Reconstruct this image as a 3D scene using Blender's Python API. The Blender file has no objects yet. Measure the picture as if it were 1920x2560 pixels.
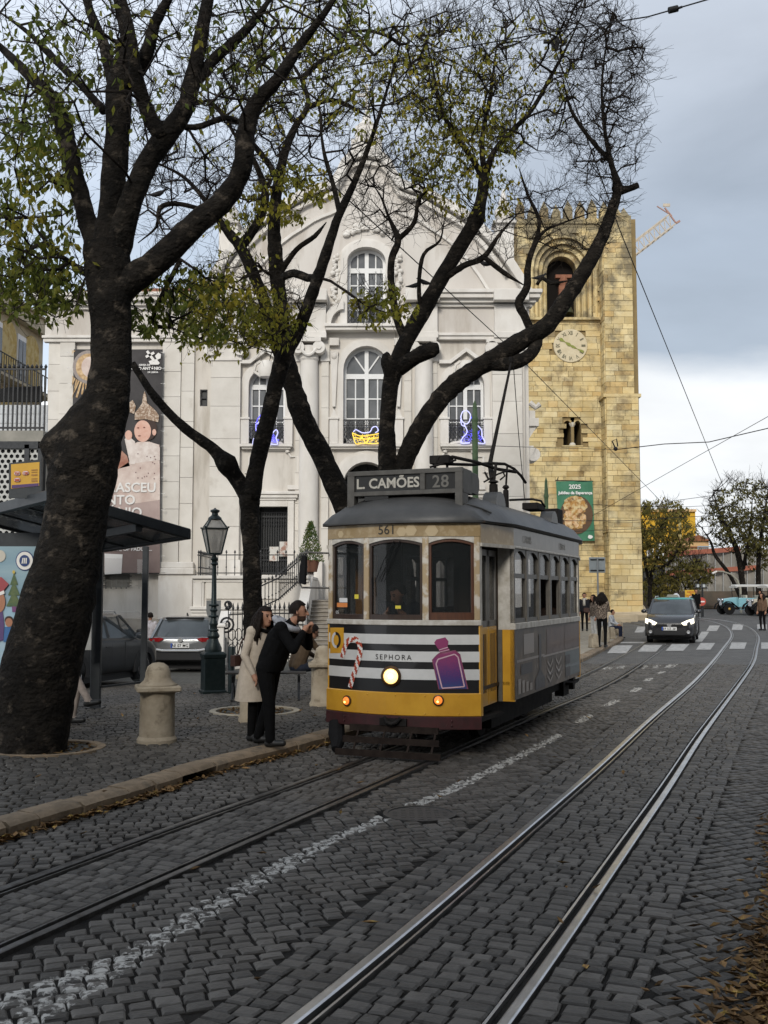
import bpy, bmesh, math, random
import numpy as np
from mathutils import Vector, Matrix
random.seed(7)
SC = bpy.context.scene
COL = SC.collection
R = math.radians
# ------------------------------------------------------------------ camera
F, HY, HC = 2590.0, 1480.0, 1.85
PIT = math.atan((HY - 1280) / F)
cam = bpy.data.cameras.new('camera')
cam.sensor_fit = 'VERTICAL'; cam.sensor_height = 36; cam.lens = 36 * F / 2560
cam.clip_start = 0.1; cam.clip_end = 3000
camo = bpy.data.objects.new('camera', cam); COL.objects.link(camo)
camo.location = (0, 0, HC); camo.rotation_euler = (math.pi / 2 + PIT, 0, 0)
SC.camera = camo
SC.render.resolution_x = 768; SC.render.resolution_y = 1024
# ------------------------------------------------------------------ sky, sun, exposure
SUN_EL, SUN_AZ = R(28), R(192)        # compass-like: sun stands behind the camera, a little to the left
w = bpy.data.worlds.new('World'); SC.world = w; w.use_nodes = True
wn, wl = w.node_tree.nodes, w.node_tree.links
wn.clear()
def wnode(t, **k):
    n = wn.new(t)
    for a, b in k.items(): setattr(n, a, b)
    return n
sky = wnode('ShaderNodeTexSky', sky_type='NISHITA', sun_disc=False)
sky.sun_elevation = SUN_EL; sky.sun_rotation = SUN_AZ; sky.air_density = 1.0; sky.dust_density = 2.0
tc = wnode('ShaderNodeTexCoord')
mp = wnode('ShaderNodeMapping'); mp.inputs['Scale'].default_value = (1.0, 1.0, 3.4)
mp.inputs['Location'].default_value = (0.6, 1.1, 0.35)
wl.new(tc.outputs['Generated'], mp.inputs['Vector'])
n1 = wnode('ShaderNodeTexNoise'); n1.inputs['Scale'].default_value = 2.0; n1.inputs['Detail'].default_value = 9
n1.inputs['Roughness'].default_value = 0.52; n1.inputs['Distortion'].default_value = 0.2
wl.new(mp.outputs[0], n1.inputs['Vector'])
# a cloud deck whose ragged edge leaves a bright band of far cloud above the horizon all the way round
sz = wnode('ShaderNodeSeparateXYZ'); wl.new(tc.outputs['Generated'], sz.inputs[0])
ed = wnode('ShaderNodeMath', operation='MULTIPLY_ADD'); ed.inputs[1].default_value = 0.16
wl.new(n1.outputs['Fac'], ed.inputs[0]); wl.new(sz.outputs['Z'], ed.inputs[2])
r1 = wnode('ShaderNodeValToRGB'); cr0 = r1.color_ramp
cr0.elements[0].position = 0.10; cr0.elements[0].color = (0.80, 0.83, 0.87, 1)
cr0.elements[1].position = 1.0; cr0.elements[1].color = (0.62, 0.68, 0.77, 1)
for p_, c_ in ((0.22, (0.98, 0.99, 1.0, 1)), (0.268, (0.93, 0.95, 0.97, 1)), (0.30, (0.43, 0.495, 0.58, 1)), (0.40, (0.42, 0.485, 0.575, 1)), (0.54, (0.55, 0.605, 0.69, 1))):
    e = cr0.elements.new(p_); e.color = c_
wl.new(ed.outputs[0], r1.inputs[0])
n2 = wnode('ShaderNodeMapRange'); n2.inputs['From Min'].default_value = 0.3; n2.inputs['From Max'].default_value = 0.7
n2.inputs['To Min'].default_value = 0.82; n2.inputs['To Max'].default_value = 1.18
wl.new(n1.outputs['Fac'], n2.inputs['Value'])
sc_ = wnode('ShaderNodeVectorMath', operation='SCALE'); # the deck is thinner towards the left, where more light comes through
n3 = wnode('ShaderNodeMapRange', interpolation_type='SMOOTHSTEP'); n3.inputs['From Min'].default_value = 0.16; n3.inputs['From Max'].default_value = -0.3
n3.inputs['To Min'].default_value = 1.0; n3.inputs['To Max'].default_value = 1.42
wl.new(sz.outputs['X'], n3.inputs['Value'])
n4 = wnode('ShaderNodeMath', operation='MULTIPLY'); wl.new(n2.outputs[0], n4.inputs[0]); wl.new(n3.outputs[0], n4.inputs[1])
sc2 = wnode('ShaderNodeMath', operation='MULTIPLY'); sc2.inputs[1].default_value = 7.6   # cloud radiance on the sky's own scale
wl.new(n4.outputs[0], sc2.inputs[0]); wl.new(sc2.outputs[0], sc_.inputs['Scale']); wl.new(r1.outputs[0], sc_.inputs[0])
mx = wnode('ShaderNodeMix', data_type='RGBA'); mx.inputs['Factor'].default_value = 0.93     # thick broken cloud over blue
wl.new(sky.outputs[0], mx.inputs['A']); wl.new(sc_.outputs[0], mx.inputs['B'])
bg = wnode('ShaderNodeBackground'); bg.inputs['Strength'].default_value = 0.10
wl.new(mx.outputs['Result'], bg.inputs['Color'])
wo = wnode('ShaderNodeOutputWorld'); wl.new(bg.outputs[0], wo.inputs[0])
sl = bpy.data.lights.new('sun', 'SUN'); sl.energy = 1.5; sl.angle = R(14); sl.color = (1.0, 0.95, 0.86)
so = bpy.data.objects.new('sun', sl); COL.objects.link(so)
# direction the sun stands in: azimuth measured like the sky node (0 = +Y, clockwise to +X)
sd = Vector((math.sin(SUN_AZ) * math.cos(SUN_EL), math.cos(SUN_AZ) * math.cos(SUN_EL), math.sin(SUN_EL)))
so.rotation_euler = sd.to_track_quat('Z', 'Y').to_euler()
vs = SC.view_settings
vs.view_transform = 'Standard'; vs.look = 'None'; vs.exposure = 0.55; vs.gamma = 1.0; vs.use_curve_mapping = False
SC.render.engine = 'CYCLES'
SC.cycles.max_bounces = 5; SC.cycles.diffuse_bounces = 2; SC.cycles.glossy_bounces = 3; SC.cycles.transmission_bounces = 4; SC.cycles.transparent_max_bounces = 8

# ------------------------------------------------------------------ helpers
def P(u, v, Y):
    y = (1280 - v) / F
    d = ((u - 960) / F, math.cos(PIT) - y * math.sin(PIT), math.sin(PIT) + y * math.cos(PIT))
    t = Y / d[1]
    return Vector((d[0] * t, Y, HC + d[2] * t))
def G(u, v, z=0.0):
    y = (1280 - v) / F
    d = ((u - 960) / F, math.cos(PIT) - y * math.sin(PIT), math.sin(PIT) + y * math.cos(PIT))
    t = (z - HC) / d[2]
    return Vector((d[0] * t, d[1] * t, z))
def lerp(a, b, t): return a + (b - a) * t
def sstep(t): t = min(1, max(0, t)); return t * t * (3 - 2 * t)

class MB:
    def __init__(s): s.v = []; s.f = []; s.T = None
    def add(s, vs, fs):
        o = len(s.v)
        if s.T is not None: vs = [s.T @ Vector(a) for a in vs]
        s.v.extend([tuple(a) for a in vs]); s.f.extend([tuple(i + o for i in f) for f in fs]); return s
    def box(s, a, b):
        x0, y0, z0 = a; x1, y1, z1 = b
        return s.add([(x0,y0,z0),(x1,y0,z0),(x1,y1,z0),(x0,y1,z0),(x0,y0,z1),(x1,y0,z1),(x1,y1,z1),(x0,y1,z1)],
              [(0,3,2,1),(4,5,6,7),(0,1,5,4),(1,2,6,5),(2,3,7,6),(3,0,4,7)])
    def cbox(s, c, d): return s.box((c[0]-d[0]/2,c[1]-d[1]/2,c[2]-d[2]/2),(c[0]+d[0]/2,c[1]+d[1]/2,c[2]+d[2]/2))
    def bar(s, a, b, wd, th=None, up=(0,0,1)):
        th = th or wd; a = Vector(a); b = Vector(b); d = (b-a).normalized(); u = Vector(up)
        if abs(d.dot(u)) > .98: u = Vector((0,1,0))
        r = d.cross(u).normalized() * wd/2; q = r.normalized().cross(d).normalized() * th/2
        vs = [a-r-q,a+r-q,a+r+q,a-r+q,b-r-q,b+r-q,b+r+q,b-r+q]
        return s.add(vs, [(0,3,2,1),(4,5,6,7),(0,1,5,4),(1,2,6,5),(2,3,7,6),(3,0,4,7)])
    def tube(s, pts, rad, n=8, cap=True, close=False):
        pts = [Vector(p) for p in pts]; m = len(pts)
        if not hasattr(rad, '__len__'): rad = [rad]*m
        vs = []; nrm = None
        for i in range(m):
            if close: d = pts[(i+1)%m]-pts[i-1]
            else: d = pts[min(i+1,m-1)]-pts[max(i-1,0)]
            if d.length < 1e-9: d = Vector((0,0,1))
            d.normalize()
            if nrm is None:
                nrm = d.orthogonal().normalized()
            else:
                nrm = nrm - d*nrm.dot(d)
                nrm = nrm.normalized() if nrm.length > 1e-6 else d.orthogonal().normalized()
            bn = d.cross(nrm)
            for k in range(n):
                a = 2*math.pi*k/n
                vs.append(pts[i] + (nrm*math.cos(a)+bn*math.sin(a))*rad[i])
        fs = []
        for i in range(m if close else m-1):
            j = (i+1) % m
            for k in range(n): fs.append((i*n+k, i*n+(k+1)%n, j*n+(k+1)%n, j*n+k))
        if cap and not close:
            fs.append(tuple(range(n-1,-1,-1))); fs.append(tuple((m-1)*n+k for k in range(n)))
        return s.add(vs, fs)
    def lathe(s, prof, n=16, c=(0,0,0), a0=0, a1=2*math.pi):
        full = abs(a1-a0-2*math.pi) < 1e-6; m = n if full else n+1
        vs = []
        for r, z in prof:
            for k in range(m):
                a = a0+(a1-a0)*k/n; vs.append((c[0]+r*math.cos(a), c[1]+r*math.sin(a), c[2]+z))
        fs = []
        for i in range(len(prof)-1):
            for k in range(n):
                k2 = (k+1) % m
                fs.append((i*m+k, i*m+k2, (i+1)*m+k2, (i+1)*m+k))
        if full: fs.append(tuple(range(n-1,-1,-1))); fs.append(tuple((len(prof)-1)*m+k for k in range(n)))
        return s.add(vs, fs)
    def prism(s, poly, y0, y1):            # polygon in x,z extruded along y
        n = len(poly); ar = sum(poly[i][0]*poly[(i+1)%n][1]-poly[(i+1)%n][0]*poly[i][1] for i in range(n))
        if ar < 0: poly = poly[::-1]
        vs = [(x,y0,z) for x,z in poly]+[(x,y1,z) for x,z in poly]
        fs = [tuple(range(n)), tuple(range(2*n-1,n-1,-1))]+[(i,i+n,(i+1)%n+n,(i+1)%n) for i in range(n)]
        return s.add(vs, fs)
    def prismz(s, poly, z0, z1):           # polygon in x,y extruded along z
        n = len(poly); ar = sum(poly[i][0]*poly[(i+1)%n][1]-poly[(i+1)%n][0]*poly[i][1] for i in range(n))
        if ar < 0: poly = poly[::-1]
        vs = [(x,y,z0) for x,y in poly]+[(x,y,z1) for x,y in poly]
        fs = [tuple(range(n-1,-1,-1)), tuple(range(n,2*n))]+[(i,(i+1)%n,(i+1)%n+n,i+n) for i in range(n)]
        return s.add(vs, fs)
    def prismx(s, poly, x0, x1):           # polygon in y,z extruded along x
        n = len(poly); ar = sum(poly[i][0]*poly[(i+1)%n][1]-poly[(i+1)%n][0]*poly[i][1] for i in range(n))
        if ar < 0: poly = poly[::-1]
        vs = [(x0,y,z) for y,z in poly]+[(x1,y,z) for y,z in poly]
        fs = [tuple(range(n-1,-1,-1)), tuple(range(n,2*n))]+[(i,(i+1)%n,(i+1)%n+n,i+n) for i in range(n)]
        return s.add(vs, fs)
    def loft(s, rings, cap=True):
        n = len(rings[0]); vs = [p for r in rings for p in r]; fs = []
        for i in range(len(rings)-1):
            for k in range(n): fs.append((i*n+k, i*n+(k+1)%n, (i+1)*n+(k+1)%n, (i+1)*n+k))
        if cap: fs.append(tuple(range(n-1,-1,-1))); fs.append(tuple((len(rings)-1)*n+k for k in range(n)))
        return s.add(vs, fs)
    def ball(s, c, r, nu=12, nv=8):
        if not hasattr(r, '__len__'): r = (r,r,r)
        vs = [(c[0],c[1],c[2]-r[2])]
        for i in range(1,nv):
            t = math.pi*i/nv
            for k in range(nu):
                a = 2*math.pi*k/nu
                vs.append((c[0]+r[0]*math.sin(t)*math.cos(a), c[1]+r[1]*math.sin(t)*math.sin(a), c[2]-r[2]*math.cos(t)))
        vs.append((c[0],c[1],c[2]+r[2])); fs = []
        for k in range(nu): fs.append((0, 1+(k+1)%nu, 1+k))
        for i in range(nv-2):
            for k in range(nu):
                a = 1+i*nu; fs.append((a+k, a+(k+1)%nu, a+nu+(k+1)%nu, a+nu+k))
        L = len(vs)-1; a = 1+(nv-2)*nu
        for k in range(nu): fs.append((a+k, a+(k+1)%nu, L))
        return s.add(vs, fs)
    def quad(s, *p): return s.add(list(p), [tuple(range(len(p)))])
    def disc(s, c, r, n=20, ax='y', rz=None):
        rz = rz or r
        if ax == 'y': vs = [(c[0]+r*math.cos(2*math.pi*k/n), c[1], c[2]+rz*math.sin(2*math.pi*k/n)) for k in range(n)]
        else: vs = [(c[0]+r*math.cos(2*math.pi*k/n), c[1]+rz*math.sin(2*math.pi*k/n), c[2]) for k in range(n)]
        return s.add(vs, [tuple(range(n))])
    def cyl(s, a, b, r, n=16, r2=None): return s.tube([a, b], [r, r if r2 is None else r2], n)
    def mesh(s, name, mat, smooth=False):
        me = bpy.data.meshes.new(name); me.from_pydata(s.v, [], s.f)
        if mat is not None: me.materials.append(mat)
        if smooth: me.polygons.foreach_set('use_smooth', [True]*len(me.polygons))
        me.update(); return me

def link(name, me, parent=None, loc=None):
    o = bpy.data.objects.new(name, me); COL.objects.link(o)
    if parent is not None: o.parent = parent
    if loc is not None: o.location = loc
    return o
def obj(name, mb, mat, parent=None, smooth=False, bev=0, label=None, seg=1, auto=None):
    me = mb.mesh(name, mat, smooth or auto is not None)
    if auto is not None:
        try: me.set_sharp_from_angle(angle=R(auto))
        except Exception: pass
    o = link(name, me, parent)
    if bev:
        m = o.modifiers.new('bevel', 'BEVEL'); m.width = bev; m.segments = seg; m.limit_method = 'ANGLE'; m.angle_limit = R(40)
    if label: o['label'] = label
    return o
def tag(o, label, cat, group=None):
    o['label'] = label; o['category'] = cat
    if group: o['group'] = group
    return o
def thing(name, label, cat, loc=(0,0,0), rotz=0, group=None):
    o = bpy.data.objects.new(name, None); COL.objects.link(o); o.empty_display_size = .2
    o.location = loc; o.rotation_euler = (0,0,rotz)
    return tag(o, label, cat, group)
def struct(o): o['kind'] = 'structure'; return o
def stuff(o): o['kind'] = 'stuff'; return o
def copy_tree(o, parent=None):
    c = o.copy(); COL.objects.link(c)
    if parent is not None: c.parent = parent
    for ch in [x for x in KIDS(o)]: copy_tree(ch, c)
    return c
def KIDS(o): return [x for x in bpy.data.objects if x.parent == o]

def textmesh(txt, size, mat, extrude=0.0015, align='CENTER', spacing=1.0, bold=0.0):
    """lettering as a mesh in the x,z plane facing -y, baseline at z=0"""
    cu = bpy.data.curves.new('lettering', 'FONT'); cu.body = txt; cu.size = size; cu.extrude = extrude
    cu.align_x = align; cu.space_character = spacing; cu.offset = bold; cu.resolution_u = 3
    o = bpy.data.objects.new('tmp', cu); COL.objects.link(o)
    dg = bpy.context.evaluated_depsgraph_get()
    me = bpy.data.meshes.new_from_object(o.evaluated_get(dg))
    bpy.data.objects.remove(o); bpy.data.curves.remove(cu)
    n = len(me.vertices); co = np.zeros(n*3); me.vertices.foreach_get('co', co); co = co.reshape(-1,3)
    out = np.stack([co[:,0], -co[:,2], co[:,1]], 1)
    me.vertices.foreach_set('co', out.ravel()); me.materials.clear(); me.materials.append(mat); me.update()
    return me
def mapmesh(me, fn):
    n = len(me.vertices); co = np.zeros(n*3); me.vertices.foreach_get('co', co); co = co.reshape(-1,3)
    out = np.array([fn(*c) for c in co]); me.vertices.foreach_set('co', out.ravel()); me.update(); return me

# ------------------------------------------------------------------ materials
def mat(name, col, rough=.7, metal=0, col2=None, scale=6, detail=5, lo=.35, hi=.65, bump=0, bscale=60, rnd=0, island=0,
        spec=.5, emit=None, estr=0, stretch=(1,1,1), coat=0, trans=0, alpha=1, ior=1.45, spots=None, rvar=0, bdist=.02):
    if spec == .5 and rough >= .6: spec = .12 if rough >= .8 else .28      # matt, porous surfaces
    m = bpy.data.materials.new(name); m.use_nodes = True
    nt = m.node_tree; nd, lk = nt.nodes, nt.links
    b = nd['Principled BSDF']
    b.inputs['Roughness'].default_value = rough; b.inputs['Metallic'].default_value = metal
    b.inputs['Specular IOR Level'].default_value = spec; b.inputs['IOR'].default_value = ior
    b.inputs['Coat Weight'].default_value = coat; b.inputs['Transmission Weight'].default_value = trans
    b.inputs['Alpha'].default_value = alpha
    c4 = (*col, 1); b.inputs['Base Color'].default_value = c4
    geo = nd.new('ShaderNodeNewGeometry')
    mpn = nd.new('ShaderNodeMapping'); mpn.inputs['Scale'].default_value = stretch
    lk.new(geo.outputs['Position'], mpn.inputs['Vector'])
    cur = None
    if col2 is not None:
        n = nd.new('ShaderNodeTexNoise'); n.inputs['Scale'].default_value = scale; n.inputs['Detail'].default_value = detail
        n.inputs['Roughness'].default_value = .6
        lk.new(mpn.outputs[0], n.inputs['Vector'])
        mr = nd.new('ShaderNodeMapRange'); mr.inputs['From Min'].default_value = lo; mr.inputs['From Max'].default_value = hi
        lk.new(n.outputs['Fac'], mr.inputs['Value'])
        x = nd.new('ShaderNodeMix'); x.data_type = 'RGBA'
        x.inputs['A'].default_value = c4; x.inputs['B'].default_value = (*col2, 1)
        lk.new(mr.outputs[0], x.inputs['Factor']); cur = x.outputs['Result']
        if rvar:
            rr = nd.new('ShaderNodeMapRange'); rr.inputs['To Min'].default_value = rough-rvar; rr.inputs['To Max'].default_value = rough+rvar
            lk.new(n.outputs['Fac'], rr.inputs['Value']); lk.new(rr.outputs[0], b.inputs['Roughness'])
    if spots is not None:                    # (colour, scale, threshold): stains with a shape of their own
        n = nd.new('ShaderNodeTexNoise'); n.inputs['Scale'].default_value = spots[1]; n.inputs['Detail'].default_value = 7
        n.inputs['Roughness'].default_value = .65
        lk.new(mpn.outputs[0], n.inputs['Vector'])
        mr = nd.new('ShaderNodeMapRange'); mr.inputs['From Min'].default_value = spots[2]; mr.inputs['From Max'].default_value = spots[2]+.12
        mr.inputs['To Max'].default_value = spots[3] if len(spots) > 3 else .8
        lk.new(n.outputs['Fac'], mr.inputs['Value'])
        x = nd.new('ShaderNodeMix'); x.data_type = 'RGBA'
        if cur is None: x.inputs['A'].default_value = c4
        else: lk.new(cur, x.inputs['A'])
        x.inputs['B'].default_value = (*spots[0], 1)
        lk.new(mr.outputs[0], x.inputs['Factor']); cur = x.outputs['Result']
    if rnd or island:
        oi = nd.new('ShaderNodeObjectInfo')
        ad = nd.new('ShaderNodeMath'); ad.operation = 'ADD'
        lk.new(oi.outputs['Random'], ad.inputs[0])
        if island: lk.new(geo.outputs['Random Per Island'], ad.inputs[1])
        else: ad.inputs[1].default_value = 0
        fr = nd.new('ShaderNodeMath'); fr.operation = 'FRACT'; lk.new(ad.outputs[0], fr.inputs[0])
        hs = nd.new('ShaderNodeHueSaturation')
        k = rnd or island
        mr = nd.new('ShaderNodeMapRange'); mr.inputs['To Min'].default_value = 1-k; mr.inputs['To Max'].default_value = 1+k
        lk.new(fr.outputs[0], mr.inputs['Value']); lk.new(mr.outputs[0], hs.inputs['Value'])
        if cur is None: hs.inputs['Color'].default_value = c4
        else: lk.new(cur, hs.inputs['Color'])
        cur = hs.outputs['Color']
    if cur is not None: lk.new(cur, b.inputs['Base Color'])
    if bump:
        n = nd.new('ShaderNodeTexNoise'); n.inputs['Scale'].default_value = bscale; n.inputs['Detail'].default_value = 6
        lk.new(mpn.outputs[0], n.inputs['Vector'])
        bp = nd.new('ShaderNodeBump'); bp.inputs['Strength'].default_value = bump; bp.inputs['Distance'].default_value = bdist
        lk.new(n.outputs['Fac'], bp.inputs['Height']); lk.new(bp.outputs[0], b.inputs['Normal'])
    if emit is not None:
        b.inputs['Emission Color'].default_value = (*emit, 1); b.inputs['Emission Strength'].default_value = estr
    return m
black_iron = mat('black_iron', (.012,.013,.015), .5, .3, (.03,.03,.032), 20, bump=.2)
dark_steel = mat('dark_steel', (.02,.022,.025), .45, .5, (.035,.037,.04), 12)
glass_dark = mat('glass_dark', (.02,.024,.028), .06, 0, (.05,.055,.06), 1.2, spec=.6)
glass_clear = mat('glass_clear', (.85,.9,.9), .02, trans=1, ior=1.05, alpha=.35)
white_paint = mat('white_paint', (.75,.74,.71), .5, 0, (.62,.6,.56), 5)
rubber = mat('rubber', (.012,.012,.013), .85)
chrome = mat('chrome', (.55,.56,.58), .2, .9)
# ================================================================== the ground
def crom(pts, step=.25):
    """Catmull-Rom through the points, resampled"""
    pts = [np.array(p, float) for p in pts]; pts = [2*pts[0]-pts[1]]+pts+[2*pts[-1]-pts[-2]]
    out = []
    for i in range(1, len(pts)-2):
        n = max(2, int(np.linalg.norm(pts[i+1]-pts[i])/step))
        for k in range(n):
            t = k/n; a,b,c,d = pts[i-1],pts[i],pts[i+1],pts[i+2]
            out.append(.5*((2*b)+(-a+c)*t+(2*a-5*b+4*c-d)*t*t+(-a+3*b-3*c+d)*t**3))
    out.append(pts[-2]); return np.array(out)
def smo(c, w=13):
    k = np.ones(w)/w; p = np.pad(c, ((w//2,w//2),(0,0)), mode='reflect', reflect_type='odd')
    return np.stack([np.convolve(p[:,0],k,'valid'), np.convolve(p[:,1],k,'valid')], 1)
LL = crom([(-4.5,1.5),(-2.38,6.59),(-1.57,8.53),(0,12.16),(4.19,22.56),(9.36,37.51),(11.9,46),(13.4,54),(13.0,61),(11,67)])
LR = crom([(-3.6,1.5),(-1.97,5.47),(-1.43,6.85),(-.75,8.45),(.04,10.33),(2.16,15.44),(5.05,22.4),(10.2,37.3),(12.8,46),(14.3,54),(14.0,61.5),(11.8,68)])
RL = crom([(-1.75,1.5),(-.38,4.61),(0,5.45),(.83,7.58),(1.58,9.41),(2.13,10.76),(3.87,15.25),(6.7,22.36),(10.98,33.85),(15,45),(17.6,54),(18.6,61),(17.6,67),(15.5,72)])
RR = crom([(-.85,1.5),(.54,4.61),(1.2,6.27),(1.98,8.23),(2.48,9.41),(3.63,12.38),(4.64,14.88),(7.5,21.9),(9.75,27.53),(12,33.6),(16,44.6),(18.7,54),(19.6,61.3),(18.5,68),(16.2,73.2)])
LL, LR, RL, RR = smo(LL), smo(LR), smo(smo(RL)), smo(smo(RR))
KB = crom([(-4.9,3.4),(-3.6,6.35),(-2.87,7.92),(-2.26,9.32),(-1.67,10.85),(-.55,13.17),(1.6,18.4),(3.5,23.2),(5.24,27.7),(7.07,33.3),(8.9,39),(10.3,45),(11.3,50)], .2)
DA = crom([(-2.3,3.0),(-1.47,4.87),(-1.09,6.02),(-.47,7.73),(.13,8.91),(.87,10.4),(2.24,13.53),(2.97,15.44),(3.82,17.54),(4.77,19.82),(5.57,22.05),(6.45,24.24),(7.97,28.5),(11,36)])
RK = crom([(-.2,1.0),(1.55,4.2),(2.45,6.0),(3.55,8.6),(4.75,11.3),(6.4,15.5),(9.8,23),(14,32),(19,44),(24,60)], .3)
def xat(c, y): return float(np.interp(y, c[:,1], c[:,0]))
def gz(x, y):                                   # the road rises gently towards the cathedral
    return .32*sstep((y-42)/30) + .15*sstep((y-72)/25)
def pz(x, y):                                   # pavement and square left of the kerb; the square falls away to the far left
    return .11 - .0375*max(0, min(y, 40)-16)*sstep((-x-1.0)/3.5)

m_joint = mat('joint_dirt', (.012,.0115,.011), .95, 0, (.03,.027,.024), 4, bump=.6, bscale=90)
def ground_mat(name, c1, c2, grid, mort):
    """far paving: the pieces are too small to pick apart there"""
    m = mat(name, c1, .7, 0, c2, .8, bump=0)
    nt = m.node_tree; nd, lk = nt.nodes, nt.links; b = nd['Principled BSDF']
    base = b.inputs['Base Color'].links[0].from_socket
    geo = nd.new('ShaderNodeNewGeometry'); mp_ = nd.new('ShaderNodeMapping'); mp_.inputs['Rotation'].default_value = (0,0,R(25))
    lk.new(geo.outputs['Position'], mp_.inputs['Vector'])
    br = nd.new('ShaderNodeTexBrick'); br.inputs['Scale'].default_value = 1; br.inputs['Brick Width'].default_value = grid*1.2
    br.inputs['Row Height'].default_value = grid; br.inputs['Mortar Size'].default_value = .012
    br.inputs['Color1'].default_value = (1,1,1,1); br.inputs['Color2'].default_value = (.62,.62,.62,1); br.inputs['Mortar'].default_value = (mort,mort,mort,1)
    lk.new(mp_.outputs[0], br.inputs['Vector'])
    x = nd.new('ShaderNodeMix'); x.data_type = 'RGBA'; x.blend_type = 'MULTIPLY'; x.inputs['Factor'].default_value = 1
    lk.new(base, x.inputs['A']); lk.new(br.outputs['Color'], x.inputs['B']); lk.new(x.outputs['Result'], b.inputs['Base Color'])
    return m
m_road_far = ground_mat('road_far', (.115,.111,.105), (.155,.149,.14), .16, .35)
m_plaza_far = ground_mat('plaza_far', (.085,.085,.076), (.12,.118,.105), .11, .4)

CF = 27.0                                        # beyond this the paving material takes over
def sheet(name, xs, ys, zf, m, keep=None):
    nx, ny = len(xs), len(ys); vs = [(x,y,zf(x,y)) for y in ys for x in xs]
    fs = []
    for j in range(ny-1):
        for i in range(nx-1):
            cx, cy = (xs[i]+xs[i+1])/2, (ys[j]+ys[j+1])/2
            if keep is None or keep(cx, cy): fs.append((j*nx+i, j*nx+i+1, (j+1)*nx+i+1, (j+1)*nx+i))
    b = MB(); b.v = vs; b.f = fs
    return b
ys = list(np.arange(-6, 34.01, 2))+list(np.arange(35, 100, 3))+[110,130,160,220,320,500,900]
xs = [-500,-200,-80,-40,-20,-12]+list(np.arange(-8,30,1))+[32,40,60,100,200,500]
road = struct(obj('road', sheet('road', xs, ys, lambda x,y: (-2.0 if x < xat(KB,min(y,50))-1.9 and y < 60 else gz(x,y))-.022*(1-sstep((y-CF+1)/1.0)), m_road_far), m_road_far, smooth=True))
jb = sheet('j', list(np.arange(-9,16.1,1)), list(np.arange(-2,CF+.1,1)), lambda x,y: -.013, m_joint, lambda x,y: x > xat(KB,y)-.6)
obj('joint_bed', jb, m_joint, road)

# paint on the setts: a wear mask per vertex
DASH_ON = [(14.8,15.9),(17.0,18.1),(19.3,20.4),(21.6,22.6),(23.6,24.5),(25.5,26.4),(27.3,28.2),(29.2,30.2)]
QUADS = []
for u0,u1,v0,v1 in ((1505,1532,1667,1674),(1541,1565,1665,1672),(1604,1620,1664,1672),(1630,1651,1663,1671),(1664,1692,1661,1669)):
    a,b_,c,d = G(u0-4,v1),G(u1-4,v1),G(u1+4,v0),G(u0+4,v0); QUADS.append([(p.x,p.y) for p in (a,b_,c,d)])
def inpoly(x, y, poly):
    r = False; n = len(poly); j = n-1
    for i in range(n):
        xi, yi = poly[i]; xj, yj = poly[j]
        if (yi > y) != (yj > y) and x < (xj-xi)*(y-yi)/(yj-yi)+xi: r = not r
        j = i
    return r
def paint(x, y):
    p = 0.0
    if y < 31:
        e = abs(x-xat(DA, y))*.91; wd = .072+.02*(y < 7.5)
        on = 1.0 if y < 13.7 else max([sstep((y-a)/.1)*sstep((b-y)/.1) for a,b in DASH_ON])
        p = on*(1-sstep((e-wd)/.06))*(.95 if y < 7 else 1.0)
        if y < 5.7:
            x2 = lerp(-1.78,-1.29,(y-4.79)/.69); p = max(p, (1-sstep((abs(x-x2)*.8-.06)/.06))*sstep((5.6-y)/.2))
        if 24 < y:
            for q in QUADS:
                if inpoly(x, y, q): p = max(p, .95)
    return p

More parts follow.
